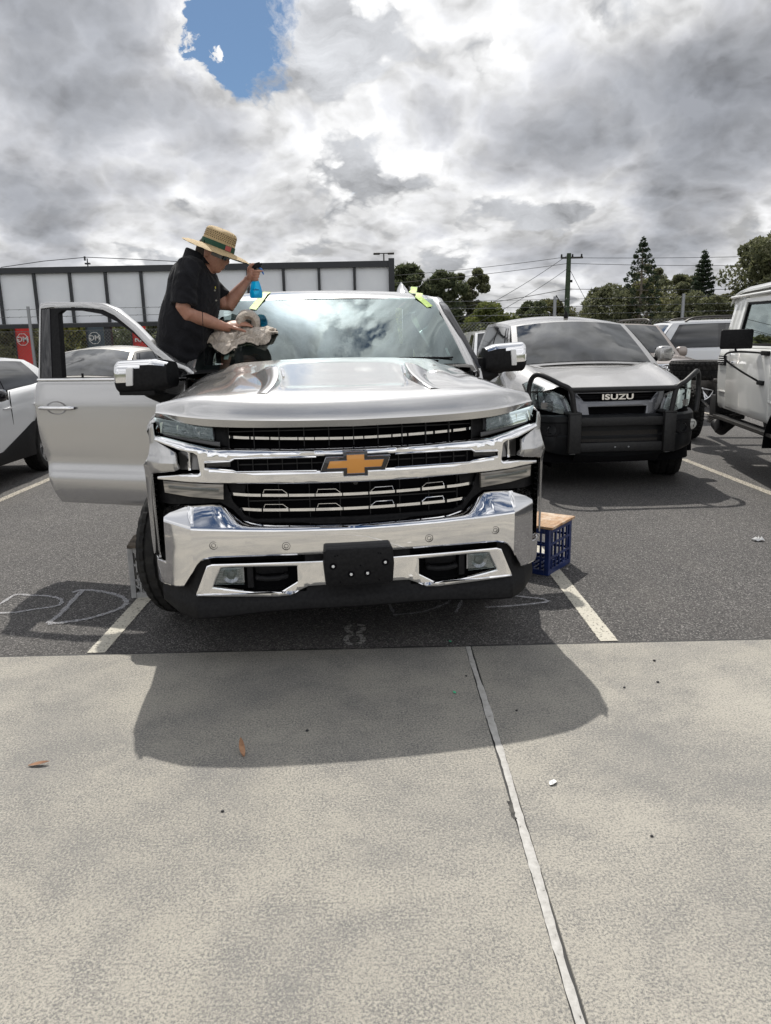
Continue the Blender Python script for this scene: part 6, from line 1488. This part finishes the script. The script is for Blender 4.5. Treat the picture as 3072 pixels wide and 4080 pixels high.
# ================================================================ STEP CRATES BESIDE THE PICKUP
def crate(name, label, loc, rz, m, h=.305, L=.34, wd=.34):
    o = thing(name, label, 'crate', loc, rz, None); b = MB()
    t = .012
    for x in (-1, 1):
        for y in (-1, 1): b.box((x * (L / 2 - .016), y * (wd / 2 - .016), h / 2), (.032, .032, h - .004))
    ring = lambda z, hh, th: [b.box((0, s * (wd / 2 - th / 2), z), (L - .066, th, hh)) for s in (-1, 1)] + [b.box((s * (L / 2 - th / 2), 0, z), (th, wd - .066, hh)) for s in (-1, 1)]
    ring(.018, .036, .016); ring(h - .016, .032, .018); ring(h * .36, .016, t); ring(h * .66, .016, t)
    for k in range(5):
        q = -.5 + (k + .5) / 5
        for s in (-1, 1):
            b.box((q * (L - .07), s * (wd / 2 - .008), h / 2), (.012, .010, h - .07)); b.box((s * (L / 2 - .008), q * (wd - .07), h / 2), (.010, .012, h - .07))
    for k in range(7):
        q = -.5 + (k + .5) / 7; b.box((q * (L - .07), 0, .012), (.014, wd - .05, .010)); b.box((0, q * (wd - .07), .0235), (L - .05, .014, .008))
    for x in (-1, 1):
        for y in (-1, 1):
            b.tube([(x * (L / 2 - .02), y * (wd / 2 - .012), .09), (x * (L / 2 - .09), y * (wd / 2 - .012), .03)], .007, 5)
    b.build('frame', m, o, bevel=.0018, bseg=1)
    return o
cg = Vector((-1.40, 4.57, 0)); crate('milk_crate', 'grey plastic milk crate beside the turned front wheel', cg, radians(4), crate_grey, h=.325)
bo = thing('board', 'dirty dark board lying on the grey milk crate', 'board', (-1.396, 4.581, .3265), radians(11))
random.seed(3)
plate('plank', [(-.19, -.18), (.17, -.19), (.19, .17), (-.10, .21), (-.18, .08)], lambda x, y, w: (x, y, .022 - w), .020, dark_board, bo, bevel=.003, step=0)
cb = Vector((1.075, 4.895, 0)); crate('milk_crate', 'dark blue plastic milk crate beside the far front wheel', cb, radians(53), crate_blue, h=.315, L=.37, wd=.34)
bo = thing('board', 'weathered peeling plywood board lying on the blue milk crate', 'board', (1.075, 4.895, .317), radians(53))
plate('plank', [(-.19, -.19), (.20, -.185), (.19, .19), (-.18, .19)], lambda x, y, w: (x, y, .017 - w), .016, ply, bo, bevel=.003, step=0)
# ================================================================ LITTER
def leaf(label, loc, rz, curl, L=.075, up=.0):
    o = thing('dry_leaf', label, 'leaf', loc, rz, None); rows = []
    for i in range(13):
        t = i / 12; wv = .011 * sin(pi * min(1, t * .96 + .04)) ** .8; a = curl * t
        y = L * (sin(a) / curl if curl else t); z = L * ((1 - cos(a)) / curl if curl else 0) + up * t + .004
        rows.append([(-wv, y, z + .35 * wv), (0, y, z), (wv, y, z + .35 * wv)])
    MB().grid(rows).build('blade', mat('dry_leaf', (.25, .12, .06), .75, fn=var(40, (.14, .06, .03), (.36, .20, .11), 4)) if 'dry_leaf' not in MATS else MATS['dry_leaf'], o, solid=.0008)
    return o
leaf('curled orange brown leaf standing up at the edge of the hood shadow', (-.535, 2.53, .008), radians(20), 1.5, .085)
leaf('flat brown leaf lying on the sunlit concrete at the left', (-1.34, 2.505, .008), radians(-82), .25, .08)
def scrap(label, loc, r, seed, m, kind='paper_scrap', cat='paper scrap', hgt=.02):
    o = thing(kind, label, cat, loc, seed); random.seed(seed); b = MB(); rows = []
    for i in range(5):
        rr = r * i / 4; rows.append([(rr * cos(2 * pi * k / 9) * (1 + .45 * mnoise.noise((k * 1.3, seed, i))), rr * sin(2 * pi * k / 9) * (.6 + .4 * mnoise.noise((k, seed + 5, 1))), .004 + hgt * max(0, mnoise.noise((k * .9 + seed, i * .7, 2.2))) ) for k in range(9)])
    b.grid(rows, False, True); b.build('sheet', m, o, smooth=False)
    return o
scrap('crumpled white paper scrap lying on the asphalt at the right', (2.86, 5.386, .001), .045, 3.0, white_pl, hgt=.07)
scrap('small flat white paper scrap on the concrete right of the joint', (.587, 2.315, .009), .019, 7.0, white_pl, hgt=.01)
scrap('tiny green plastic scrap on the asphalt above the concrete edge', (.351, 3.595, .003), .010, 2.0, mat('green_plastic', (.05, .5, .25), .5), 'plastic_scrap', 'plastic scrap', .006)
scrap('tiny green plastic scrap in the shadow left of the concrete joint', (.314, 3.013, .009), .010, 5.0, MATS['green_plastic'], 'plastic_scrap', 'plastic scrap', .006)
peb_m = mat('dark_stone', (.03, .03, .032), .8)
for i, (x, y, r) in enumerate(((-.313, 2.715, .006), (1.306, 3.296, .006), (1.239, 3.07, .006), (1.073, 3.026, .005), (.385, 3.178, .005), (.557, 2.84, .005), (-.55, 2.20, .005), (.83, 2.02, .0045), (1.55, 2.6, .005))):
    b = MB(); b.ell((0, 0, r * .6), (r * 1.2, r, r * .7), 10, 6); o = b.build('pebble', peb_m); o.location = (x, y, .008); tag(o, 'small dark pebble lying on the concrete', 'pebble', 'dark pebbles scattered on the concrete')
# ================================================================ FENCE, HOARDING, FLAGS
FY = 21.5
def fence_run(label, x0, x1, posts, y0, y1):
    o = thing('chain_link_fence', label, 'fence', ((x0 + x1) / 2, (y0 + y1) / 2, 0)); cx, cy = (x0 + x1) / 2, (y0 + y1) / 2
    yat = lambda x: lerp(y0, y1, (x - x0) / (x1 - x0)) - cy
    for px in posts:
        b = MB(); b.tube([(px - cx, yat(px), 0), (px - cx, yat(px), 2.62)], .045, 8); b.build('fence_post', galv, o)
    b = MB(); d = .095; H_ = 1.95
    n = int((x1 - x0 + H_) / d); w_ = .0035
    for k in range(n):
        for s in (-1, 1):
            xa = x0 - H_ + k * d if s > 0 else x0 + k * d
            a0, a1 = max(x0, xa) if s > 0 else min(x1, xa), None
            P0 = Vector((xa, 0, 0)); P1 = Vector((xa + s * H_, 0, H_)); t0, t1 = 0.0, 1.0
            for P, Q in ((x0, 1), (x1, -1)):
                pass
            lo, hi = 0.0, 1.0
            for t in (0.0, 1.0): pass
            dx = s * H_
            ta, tb = (x0 - xa) / dx, (x1 - xa) / dx
            lo, hi = max(0, min(ta, tb)), min(1, max(ta, tb))
            if hi - lo < .01: continue
            A = P0.lerp(P1, lo); B_ = P0.lerp(P1, hi)
            A = Vector((A.x - cx, yat(A.x), A.z)); B_ = Vector((B_.x - cx, yat(B_.x), B_.z))
            b.tube([A, B_], w_, 3, cap=False)
    b.build('chain_mesh', wire_m, o, weld=False)
    for z in (.05, 1.95): 
        b = MB(); b.tube([(x0 - cx, yat(x0), z), (x1 - cx, yat(x1), z)], .007, 5); b.build('tension_wire', wire_m, o)
    for z in (2.14, 2.34, 2.54):
        b = MB(); b.tube([(x0 - cx, yat(x0), z), (x1 - cx, yat(x1), z)], .006, 5)
        q = x0
        while q < x1: b.tube([(q - cx - .03, yat(q), z - .02), (q - cx + .03, yat(q), z + .02)], .004, 3); q += .32
        b.build('barbed_wire', wire_m, o, weld=False)
    return o
fence_run('tall chain-link fence with barbed wire behind the right-hand cars', .5, 20.0, (1.7, 5.0, 8.55, 12.2, 15.9, 19.6), FY, FY - .6)
fence_run('chain-link fence with barbed wire in front of the hedge at the left', -22.0, .5, (-21.5, -17.5, -13.5, -9.6, -5.9, -2.4), FY - .4, FY)
# hoarding: white panels in black steel
HY = 27.0
BB = thing('hoarding', 'long raised hoarding of white panels in a black steel frame', 'hoarding', (-7, HY, 0))
zt, zb_ = 4.10, 2.24; pw_ = 1.235; n = 17; xr = .52 + 7
b = MB(); b.box((xr - n * pw_ / 2, .0, zt), (n * pw_ + .2, .20, .20)); b.build('top_beam', black_steel, BB)
b = MB(); b.box((xr - n * pw_ / 2, .0, zb_), (n * pw_ + .2, .18, .15)); b.build('bottom_beam', black_steel, BB)
for k in range(n):
    x = xr - (k + .5) * pw_
    b = MB(); b.box((x, .06, (zt + zb_) / 2), (pw_ - .012, .04, zt - zb_ - .16)); b.build('panel', panel_m, BB)
    b = MB(); b.box((x - pw_ / 2 + .005, .0, (zt + zb_) / 2), (.09, .10, zt - zb_ - .16)); b.build('mullion', black_steel, BB)
b = MB(); b.box((xr + .06, -.02, 2.6), (.20, .24, 3.35)); b.build('end_post', black_steel, BB)
for x in (xr - 4.5, xr - 10.0, xr - 15.4):
    b = MB(); b.box((x, .1, 1.1), (.22, .22, 2.2)); b.build('support_post', black_steel, BB)
b = MB(); b.box((-2.9, -.05, 4.29), (.16, .12, .05)); b.tube([(-2.9, -.05, 4.2), (-2.9, -.05, 4.46)], .02, 6); b.box((-2.98, -.05, 4.46), (.05, .05, .14)); b.build('insulator', black_steel, BB)
b = MB(); b.tube([(-5.9, -.05, 4.22), (-4.4, -.05, 4.40), (-2.9, -.05, 4.50)], .012, 5); b.tube([(-2.9, -.05, 4.50), (-1.2, -.05, 4.40), (.8, -.05, 4.26)], .012, 5); b.build('stay_wire', cable_m, BB)
def flag(label, x, y, top, m, text, wd=.62, h=2.6, lean=.0, mark=True, z_text=None):
    o = thing('feather_flag', label, 'flag', (x, y, 0), 0, None)
    b = MB(); P = [(0, 0, 0), (0, 0, top * .6), (lean * .4, 0, top * .9), (wd * .30 + lean, 0, top), (wd * .7 + lean, 0, top - .05)]; b.tube(smooth_path(P), .02, 6); b.build('flag_pole', black_steel, o)
    rows = []
    for i in range(15):
        t = i / 14; z = lerp(top - h, top - .02, t); wv = wd * (1 if t < .8 else 1 - ((t - .8) / .2) ** 2 * .6); x0 = lean * max(0, t - .3) + (max(0, t - .8) / .2) ** 2 * wd * .25
        rows.append([(x0 + wv * j / 6, .05 * sin(j * .9 + t * 4), z) for j in range(7)])
    s = MB().grid(rows).build('flag_cloth', m, o)
    zt_ = z_text or 1.80
    if mark:
        b = MB(); b.tube([(wd * .5 + .22 * cos(pi / 8 + k * pi / 4) + lean * .3, -.075, zt_ + .22 * sin(pi / 8 + k * pi / 4)) for k in range(8)], .013, 5, closed=True); b.build('flag_ring', flag_white, s)
        text_obj('flag_letters', text, .26, flag_white, s, lambda x_, y_, z_: (wd * .5 + lean * .3 - x_, -.072 - z_, zt_ + y_), extrude=.004, bold=.006)
    else:
        for k, ch in enumerate(text):
            text_obj('flag_letters', ch, .34, flag_white, s, lambda x_, y_, z_, k=k: (wd * .5 + lean * .3 - y_, -.075 - z_, zt_ + .30 - k * .30 - x_), extrude=.004, bold=.008)
    return o
flag('red feather flag with a mirrored MG badge at the far left', -13.35, 28.3, 3.3, flag_red, 'MG', .60, 3.0)
flag('dark grey feather flag with a mirrored MG badge seen through the door window', -10.72, 28.3, 3.3, flag_grey, 'MG', .64, 3.0)
flag('red feather flag with white letters running down it near the door frame', -9.05, 28.3, 3.2, flag_red, 'NISSAN', .52, 3.0, .0, False, 2.0)
# ================================================================ POLES AND WIRES
PP = thing('power_pole', 'green timber power pole with a crossarm and wires behind the ute', 'power pole', (15.0, 60.0, 0))
b = MB(); b.tube([(0, 0, -.2), (0, 0, 4), (.02, 0, 7.75)], [.23, .21, .17], 12); b.build('post', pole_m, PP)
b = MB(); b.box((.25, .0, 7.42), (1.7, .12, .13)); b.build('crossarm', dark_metal, PP)
b = MB()
for x in (-.55, .3, 1.0): b.lathe([(.05, 0), (.09, .05), (.05, .1), (.08, .15), (.03, .22)], (x, 0, 7.48), 'Z', 8)
b.lathe([(.1, 0), (.1, .18)], (.28, .05, 5.6), 'Z', 8); b.box((-.3, 0, 4.2), (.5, .06, .08)); b.build('insulator', black_pl, PP)
def wire(label, a, b_, sag, r=.018):
    a, b_ = Vector(a), Vector(b_); o = thing('power_line', label, 'power line', a); pts = []
    for i in range(21):
        t = i / 20; p = a.lerp(b_, t); p.z -= sag * 4 * t * (1 - t); pts.append(p - a)
    b = MB(); b.tube(pts, r, 4); b.build('cable', cable_m, o); return o
wire('upper power line running from the pole to the left edge of the trees', (14.5, 60, 7.45), (-14, 57, 5.9), .5)
wire('upper power line running from the pole past the two conifers', (15.9, 60, 7.4), (60, 66, 8.9), .5)
wire('second power line from the pole to the left just below the top one', (14.9, 60, 7.0), (-16, 58, 5.2), .5)
wire('second power line from the pole to the right just below the top one', (15.2, 60, 7.0), (60, 66, 7.9), .6)
wire('steep service wire dropping from the pole top down to the left', (14.9, 60, 7.6), (4.0, 52, 2.0), .3)
wire('lower steep service wire dropping from the pole to the left', (14.9, 60, 6.6), (4.6, 50, 1.6), .3)
wire('low power line from mid pole to the left', (14.9, 60, 5.1), (-8, 57, 3.0), .5, .022)
wire('low power line from mid pole to the right', (15.1, 60, 5.1), (60, 64, 5.9), .5, .022)
wire('stay wire slanting from the pole down to its right', (15.1, 60, 6.6), (17.2, 60, 3.0), .02)
LP_ = thing('street_lamp', 'twin-headed car park lamp on a thin pole behind the hoarding', 'street lamp', (.72, 60.0, 0))
b = MB(); b.tube([(0, 0, 0), (0, 0, 8.0)], [.09, .05], 8); b.build('post', dark_metal, LP_)
b = MB(); b.tube([(-.55, 0, 8.0), (.55, 0, 8.0)], .04, 6); b.build('arm', dark_metal, LP_)
for s in (-1, 1): MB().box((s * .55, 0, 7.98), (.5, .28, .14)).build('lamp_head', dark_metal, LP_, bevel=.03)
# ================================================================ TREES
def leaf_mat(name, dark, light, sc=1.2):
    def f(t, b):
        oi = t.new('ShaderNodeNewGeometry'); v = ocoord(t); n = t.noise(v, sc, 3)
        c = t.mix(oi.outputs['Random Per Island'], dark, light); c = t.mix(t.math('MULTIPLY', t.math('SUBTRACT', n, .5, True), 1.6), c, tuple(min(1, q * 1.5) for q in light))
        t.l.new(c, b.inputs['Base Color'])
        tl = t.new('ShaderNodeBsdfTranslucent', ins={0: c}); mx = t.new('ShaderNodeMixShader', ins={0: .42, 1: b.outputs[0], 2: tl.outputs[0]}); t.l.new(mx.outputs[0], t.n['Material Output'].inputs[0])
    return mat(name, dark, .6, spec=.25, fn=f)
gum_l = leaf_mat('gum_leaves', (.080, .092, .052), (.19, .195, .105)); olive_l = leaf_mat('olive_leaves', (.090, .100, .045), (.21, .205, .095)); dark_l = leaf_mat('conifer_leaves', (.025, .042, .026), (.06, .08, .045)); she_l = leaf_mat('sheoak_leaves', (.055, .074, .042), (.14, .155, .08)); hedge_l = leaf_mat('hedge_leaves', (.10, .13, .035), (.34, .34, .10), 2.5); bright_l = leaf_mat('bright_leaves', (.075, .10, .03), (.19, .205, .065))
bark = mat('bark', (.16, .13, .10), .9, fn=var(5, (.09, .07, .055), (.25, .22, .18), 5)); pale_bark = mat('pale_bark', (.34, .31, .27), .85, fn=var(4, (.22, .19, .16), (.42, .39, .34), 5))
def leaf_cloud(mb, c, r, n, size, rng, flat=1.0, droop=0.0, el=1.0):
    for _ in range(n):
        while True:
            d = Vector((rng.uniform(-1, 1), rng.uniform(-1, 1), rng.uniform(-1, 1)))
            if d.length < 1: break
        d = d * (d.length ** -.35 if d.length > .05 else 1)
        p = Vector(c) + Vector((d.x * r[0], d.y * r[1], d.z * r[2]))
        a = Vector((rng.gauss(0, 1), rng.gauss(0, 1), rng.gauss(0, flat))).normalized()
        if droop: a = (a + Vector((0, 0, -droop))).normalized()
        b_ = a.cross(Vector((rng.gauss(0, 1), rng.gauss(0, 1), rng.gauss(0, 1)))).normalized(); s = size * rng.uniform(.6, 1.4)
        a *= s * el; b_ *= s * .5
        mb.add([p - a, p + b_, p + a, p - b_], [(0, 1, 2, 3)])
def limb(mb, a, b_, r0, r1, rng, k=5, wob=.06):
    a, b_ = Vector(a), Vector(b_); L_ = (b_ - a).length; pts = [a.lerp(b_, i / k) + Vector((rng.uniform(-1, 1), rng.uniform(-1, 1), 0)) * wob * L_ * (1 if 0 < i < k else 0) for i in range(k + 1)]
    mb.tube(pts, [lerp(r0, r1, i / k) for i in range(k + 1)], 7)
def tree(label, x, y, h, w, lm, bm_, seed, clumps=26, leaves=190, size=.22, base=.32, clump_r=.24, name='tree', cat='tree', group='trees beyond the fence', droop=.0, trunk_r=.18, shape='round', el=1.0, flat=1.0):
    rng = random.Random(seed); o = thing(name, label, cat, (x, y, -.05), rng.uniform(0, 6), group)
    tb, cb_ = MB(), MB(); fork = h * base
    limb(tb, (0, 0, 0), (rng.uniform(-.1, .1) * w, 0, fork), trunk_r, trunk_r * .75, rng, 5, .03)
    if shape != 'hedge': limb(tb, (0, 0, fork), (rng.uniform(-.15, .15) * w, rng.uniform(-.1, .1) * w, h * .88), trunk_r * .7, trunk_r * .15, rng, 5, .05)
    for k in range(clumps):
        t = (k + .5) / clumps; zz = fork * .9 + (h - fork * .9) * t ** .85
        if shape == 'round': R_ = w / 2 * sqrt(max(.02, 1 - (2 * (t * .92 + .10) - 1) ** 2)) ** .8
        elif shape == 'umbrella': R_ = w / 2 * (.35 + .65 * t) * (1 if t < .85 else .7)
        elif shape == 'column': R_ = w / 2 * (1 - .55 * t)
        elif shape == 'hedge': R_ = w / 2
        else: R_ = w / 2 * (1 - t)
        a = k * 2.399963 + rng.uniform(-.5, .5); rr = R_ * sqrt(rng.uniform(.08, 1))
        c = Vector((rr * cos(a), rr * sin(a), zz)); s = clump_r * w * rng.uniform(.55, 1.05) * (.75 if t > .8 else 1)
        if k % 2 == 0: limb(tb, (0, 0, min(h * .8, max(fork * .85, zz - rr * .9))), c, trunk_r * .35, trunk_r * .06, rng, 4, .05)
        leaf_cloud(cb_, c, (s, s, s * .72), int(leaves * 1.7 * rng.uniform(.5, 1.3)), size * .74, rng, flat, droop, el)
    tb.build('trunk', bm_, o); cb_.build('crown', lm, o, smooth=False, weld=False)
    return o
def bunya(label, x, y, h, w, seed, dense):
    """tall araucaria: bare mast, upswept whorls ending in tufts"""
    rng = random.Random(seed); o = thing('conifer', label, 'conifer', (x, y, -.05), 0, 'tall conifers beyond the fence'); tb, cb_ = MB(), MB()
    limb(tb, (0, 0, 0), (0, 0, h), .17, .04, rng, 8, .004)
    levels = 13 if not dense else 19
    for k in range(levels):
        t = k / (levels - 1); z = lerp(h * (.30 if not dense else .18), h * .97, t); R_ = w / 2 * ((1 - t) ** .75 * .95 + .10) * (1 if t > .12 else .8)
        for q in range(7 if dense else 5):
            a = q * 2 * pi / (7 if dense else 5) + k * .7 + rng.uniform(-.2, .2); rr = R_ * rng.uniform(.75, 1.05)
            tip = Vector((rr * cos(a), rr * sin(a), z + rr * (.30 if not dense else .12))); mid = Vector((rr * .55 * cos(a), rr * .55 * sin(a), z - rr * .05))
            tb.tube([(0, 0, z), mid, tip], [.035, .025, .012], 5)
            if dense:
                for u in (.35, .65, 1.0): leaf_cloud(cb_, Vector((0, 0, z)).lerp(mid, min(1, u * 1.5)) if u < .6 else mid.lerp(tip, (u - .5) * 2), (.17, .17, .11), 16, .11, rng, el=1.3)
            else:
                leaf_cloud(cb_, tip, (.20, .20, .17), 34, .10, rng, el=1.3); leaf_cloud(cb_, mid.lerp(tip, .5), (.10, .10, .08), 5, .08, rng)
    leaf_cloud(cb_, (0, 0, h), (.22, .22, .4), 60, .13, rng)
    tb.build('trunk', bark, o); cb_.build('crown', dark_l, o, smooth=False, weld=False)
    return o
# right-hand tree line, left to right
tree('dark she-oak with a ragged top just right of the hoarding', 2.6, 62, 7.1, 4.4, she_l, bark, 11, 34, 260, .20, .10, .20, el=1.6, droop=.3)
tree('dark she-oak in front of its taller neighbours beside the pickup roof', 1.2, 66, 5.6, 4.0, she_l, bark, 12, 28, 240, .20, .10, .22, el=1.6, droop=.3)
tree('rounded dark green tree between the she-oak and the open-crowned gum', 5.3, 61, 6.5, 3.6, she_l, bark, 13, 30, 260, .20, .10, .22, el=1.4)
tree('gum tree with bare pale limbs under a rounded crown left of the power pole', 7.9, 63, 7.0, 3.2, gum_l, pale_bark, 14, 17, 210, .20, .42, .19, trunk_r=.13, shape='umbrella')
tree('low bright green tree behind the pickup pillar', 8.4, 57, 3.9, 3.6, bright_l, bark, 15, 26, 240, .19, .12, .24)
tree('low dark tree left of the power pole behind the ute', 13.4, 66, 4.4, 4.0, she_l, bark, 16, 22, 220, .2, .15, .20)
for i, (lab, x, y, h, w) in enumerate((('olive green gum just left of the power pole', 15.7, 70, 4.5, 5.0), ('olive gum with tangled branches right of the power pole', 18.6, 61, 5.1, 5.0), ('broad olive gum below the first conifer', 22.3, 64, 5.6, 5.4), ('leafy olive gum between the two conifers', 26.2, 66, 6.2, 5.0), ('low olive gum at the foot of the second conifer', 29.3, 62, 4.6, 4.6), ('low scrubby gum behind the white wagon', 24.5, 58, 4.2, 4.8))):
    tree(lab, x, y, h, w, (gum_l, olive_l)[i % 2 == 0], pale_bark, 30 + i, 30, 230, .20, .18, .22, trunk_r=.14)
bunya('tall open conifer with tufted upswept branches', 20.9, 60.5, 8.6, 3.6, 5, False)
bunya('dense dark narrow conifer left of the big gum at the right edge', 26.2, 61.5, 7.7, 3.2, 6, True)
tree('pale thin-leaved tree rising behind the conifers', 24.9, 70, 7.6, 3.6, gum_l, pale_bark, 41, 20, 150, .18, .35, .2)
tree('big spreading gum with pale limbs at the right edge', 31.2, 60, 8.9, 7.4, gum_l, pale_bark, 42, 44, 300, .22, .22, .19, trunk_r=.26)
tree('second big gum partly out of frame at the right edge', 36.5, 62, 9.6, 7.0, gum_l, pale_bark, 43, 36, 260, .22, .25, .19, trunk_r=.26)
# scrub seen under the hoarding on the left
for i in range(13):
    x = -19.5 + i * 1.75
    lab = ['flowering shrub', 'olive shrub', 'dark green shrub', 'leafy shrub'][i % 4]
    tree(['pale flowering shrub behind the red flag', 'olive shrub at the far left under the hoarding', 'dark shrub between the red and the grey flag', 'leafy shrub left of the grey flag', 'yellow green shrub behind the grey flag', 'bushy shrub right of the grey flag', 'tangled shrub beside the hoarding support', 'round shrub behind the second red flag', 'green shrub beside the open door frame', 'shrub hidden behind the man', 'shrub behind the pickup cab', 'low shrub behind the pickup roof', 'last shrub before the hoarding end'][i], x, 31.5 + (i % 3) * 1.3, 2.9 + .5 * (i % 2), 2.9, (hedge_l, olive_l, she_l, bright_l)[(i * 7) % 4], bark, 60 + i, 22, 200, .13, .05, .26, 'shrub', 'shrub', 'shrubs under the hoarding', trunk_r=.06)
# far wooded ridge and distant tree belt
rows = []
for j, (dy, f) in enumerate(((0, 0), (4, .35), (10, .75), (18, 1.0), (40, .9))):
    rows.append([(-300 + i * 5, 150 + dy * 2, -.5 + f * (6.0 + 2.2 * mnoise.noise((i * .11, 1.3, 0)) + .9 * mnoise.noise((i * .9, j * .7, 4)))) for i in range(121)])
rg = tag(MB().grid(rows).build('wooded_ridge', mat('far_woods', (.05, .06, .035), .95, fn=var(1.1, (.022, .030, .020), (.075, .085, .045), 6))), kind='structure')
# ================================================================ one part per piece: bolts, joints, sensors and the like
def split_loose(o, gap=.012):
    me = o.data; n = len(me.vertices); par = list(range(n))
    def find(a):
        while par[a] != a: par[a] = par[par[a]]; a = par[a]
        return a
    for e in me.edges: par[find(e.vertices[0])] = find(e.vertices[1])
    isl = {}
    for i in range(n): isl.setdefault(find(i), []).append(i)
    boxes = []
    for k, vs in isl.items():
        cs = [me.vertices[i].co for i in vs]; lo = [min(c[a] for c in cs) - gap for a in range(3)]; hi = [max(c[a] for c in cs) + gap for a in range(3)]
        boxes.append([{k}, lo, hi])
    merged = True
    while merged:
        merged = False
        for i in range(len(boxes)):
            for j in range(i + 1, len(boxes)):
                if all(boxes[i][1][a] <= boxes[j][2][a] and boxes[j][1][a] <= boxes[i][2][a] for a in range(3)):
                    boxes[i][0] |= boxes[j][0]; boxes[i][1] = [min(p, q) for p, q in zip(boxes[i][1], boxes[j][1])]; boxes[i][2] = [max(p, q) for p, q in zip(boxes[i][2], boxes[j][2])]
                    boxes.pop(j); merged = True; break
            if merged: break
    if len(boxes) < 2: return
    for q, (ks, lo, hi) in enumerate(boxes):
        m2 = me.copy(); bm = bmesh.new(); bm.from_mesh(m2); bm.verts.ensure_lookup_table()
        bmesh.ops.delete(bm, geom=[bm.verts[i] for i in range(n) if find(i) not in ks], context='VERTS'); bm.to_mesh(m2); bm.free()
        if q == 0: first = m2
        else:
            c = o.copy(); c.data = m2; C.objects.link(c)
    o.data = first
for o in list(S.objects):
    if o.type == 'MESH' and o.name.split('.')[0] in ('bolt', 'parking_sensor', 'lamp_louvre', 'slot_trim', 'door_gap', 'lamp_reflector', 'grille_bar_joint', 'mirror_bracket', 'screw', 'screw_hole', 'roof_gutter', 'insulator'):
        split_loose(o, .03 if o.name.startswith('lamp_louvre') else .001 if o.name.startswith('lamp_r') else .006)
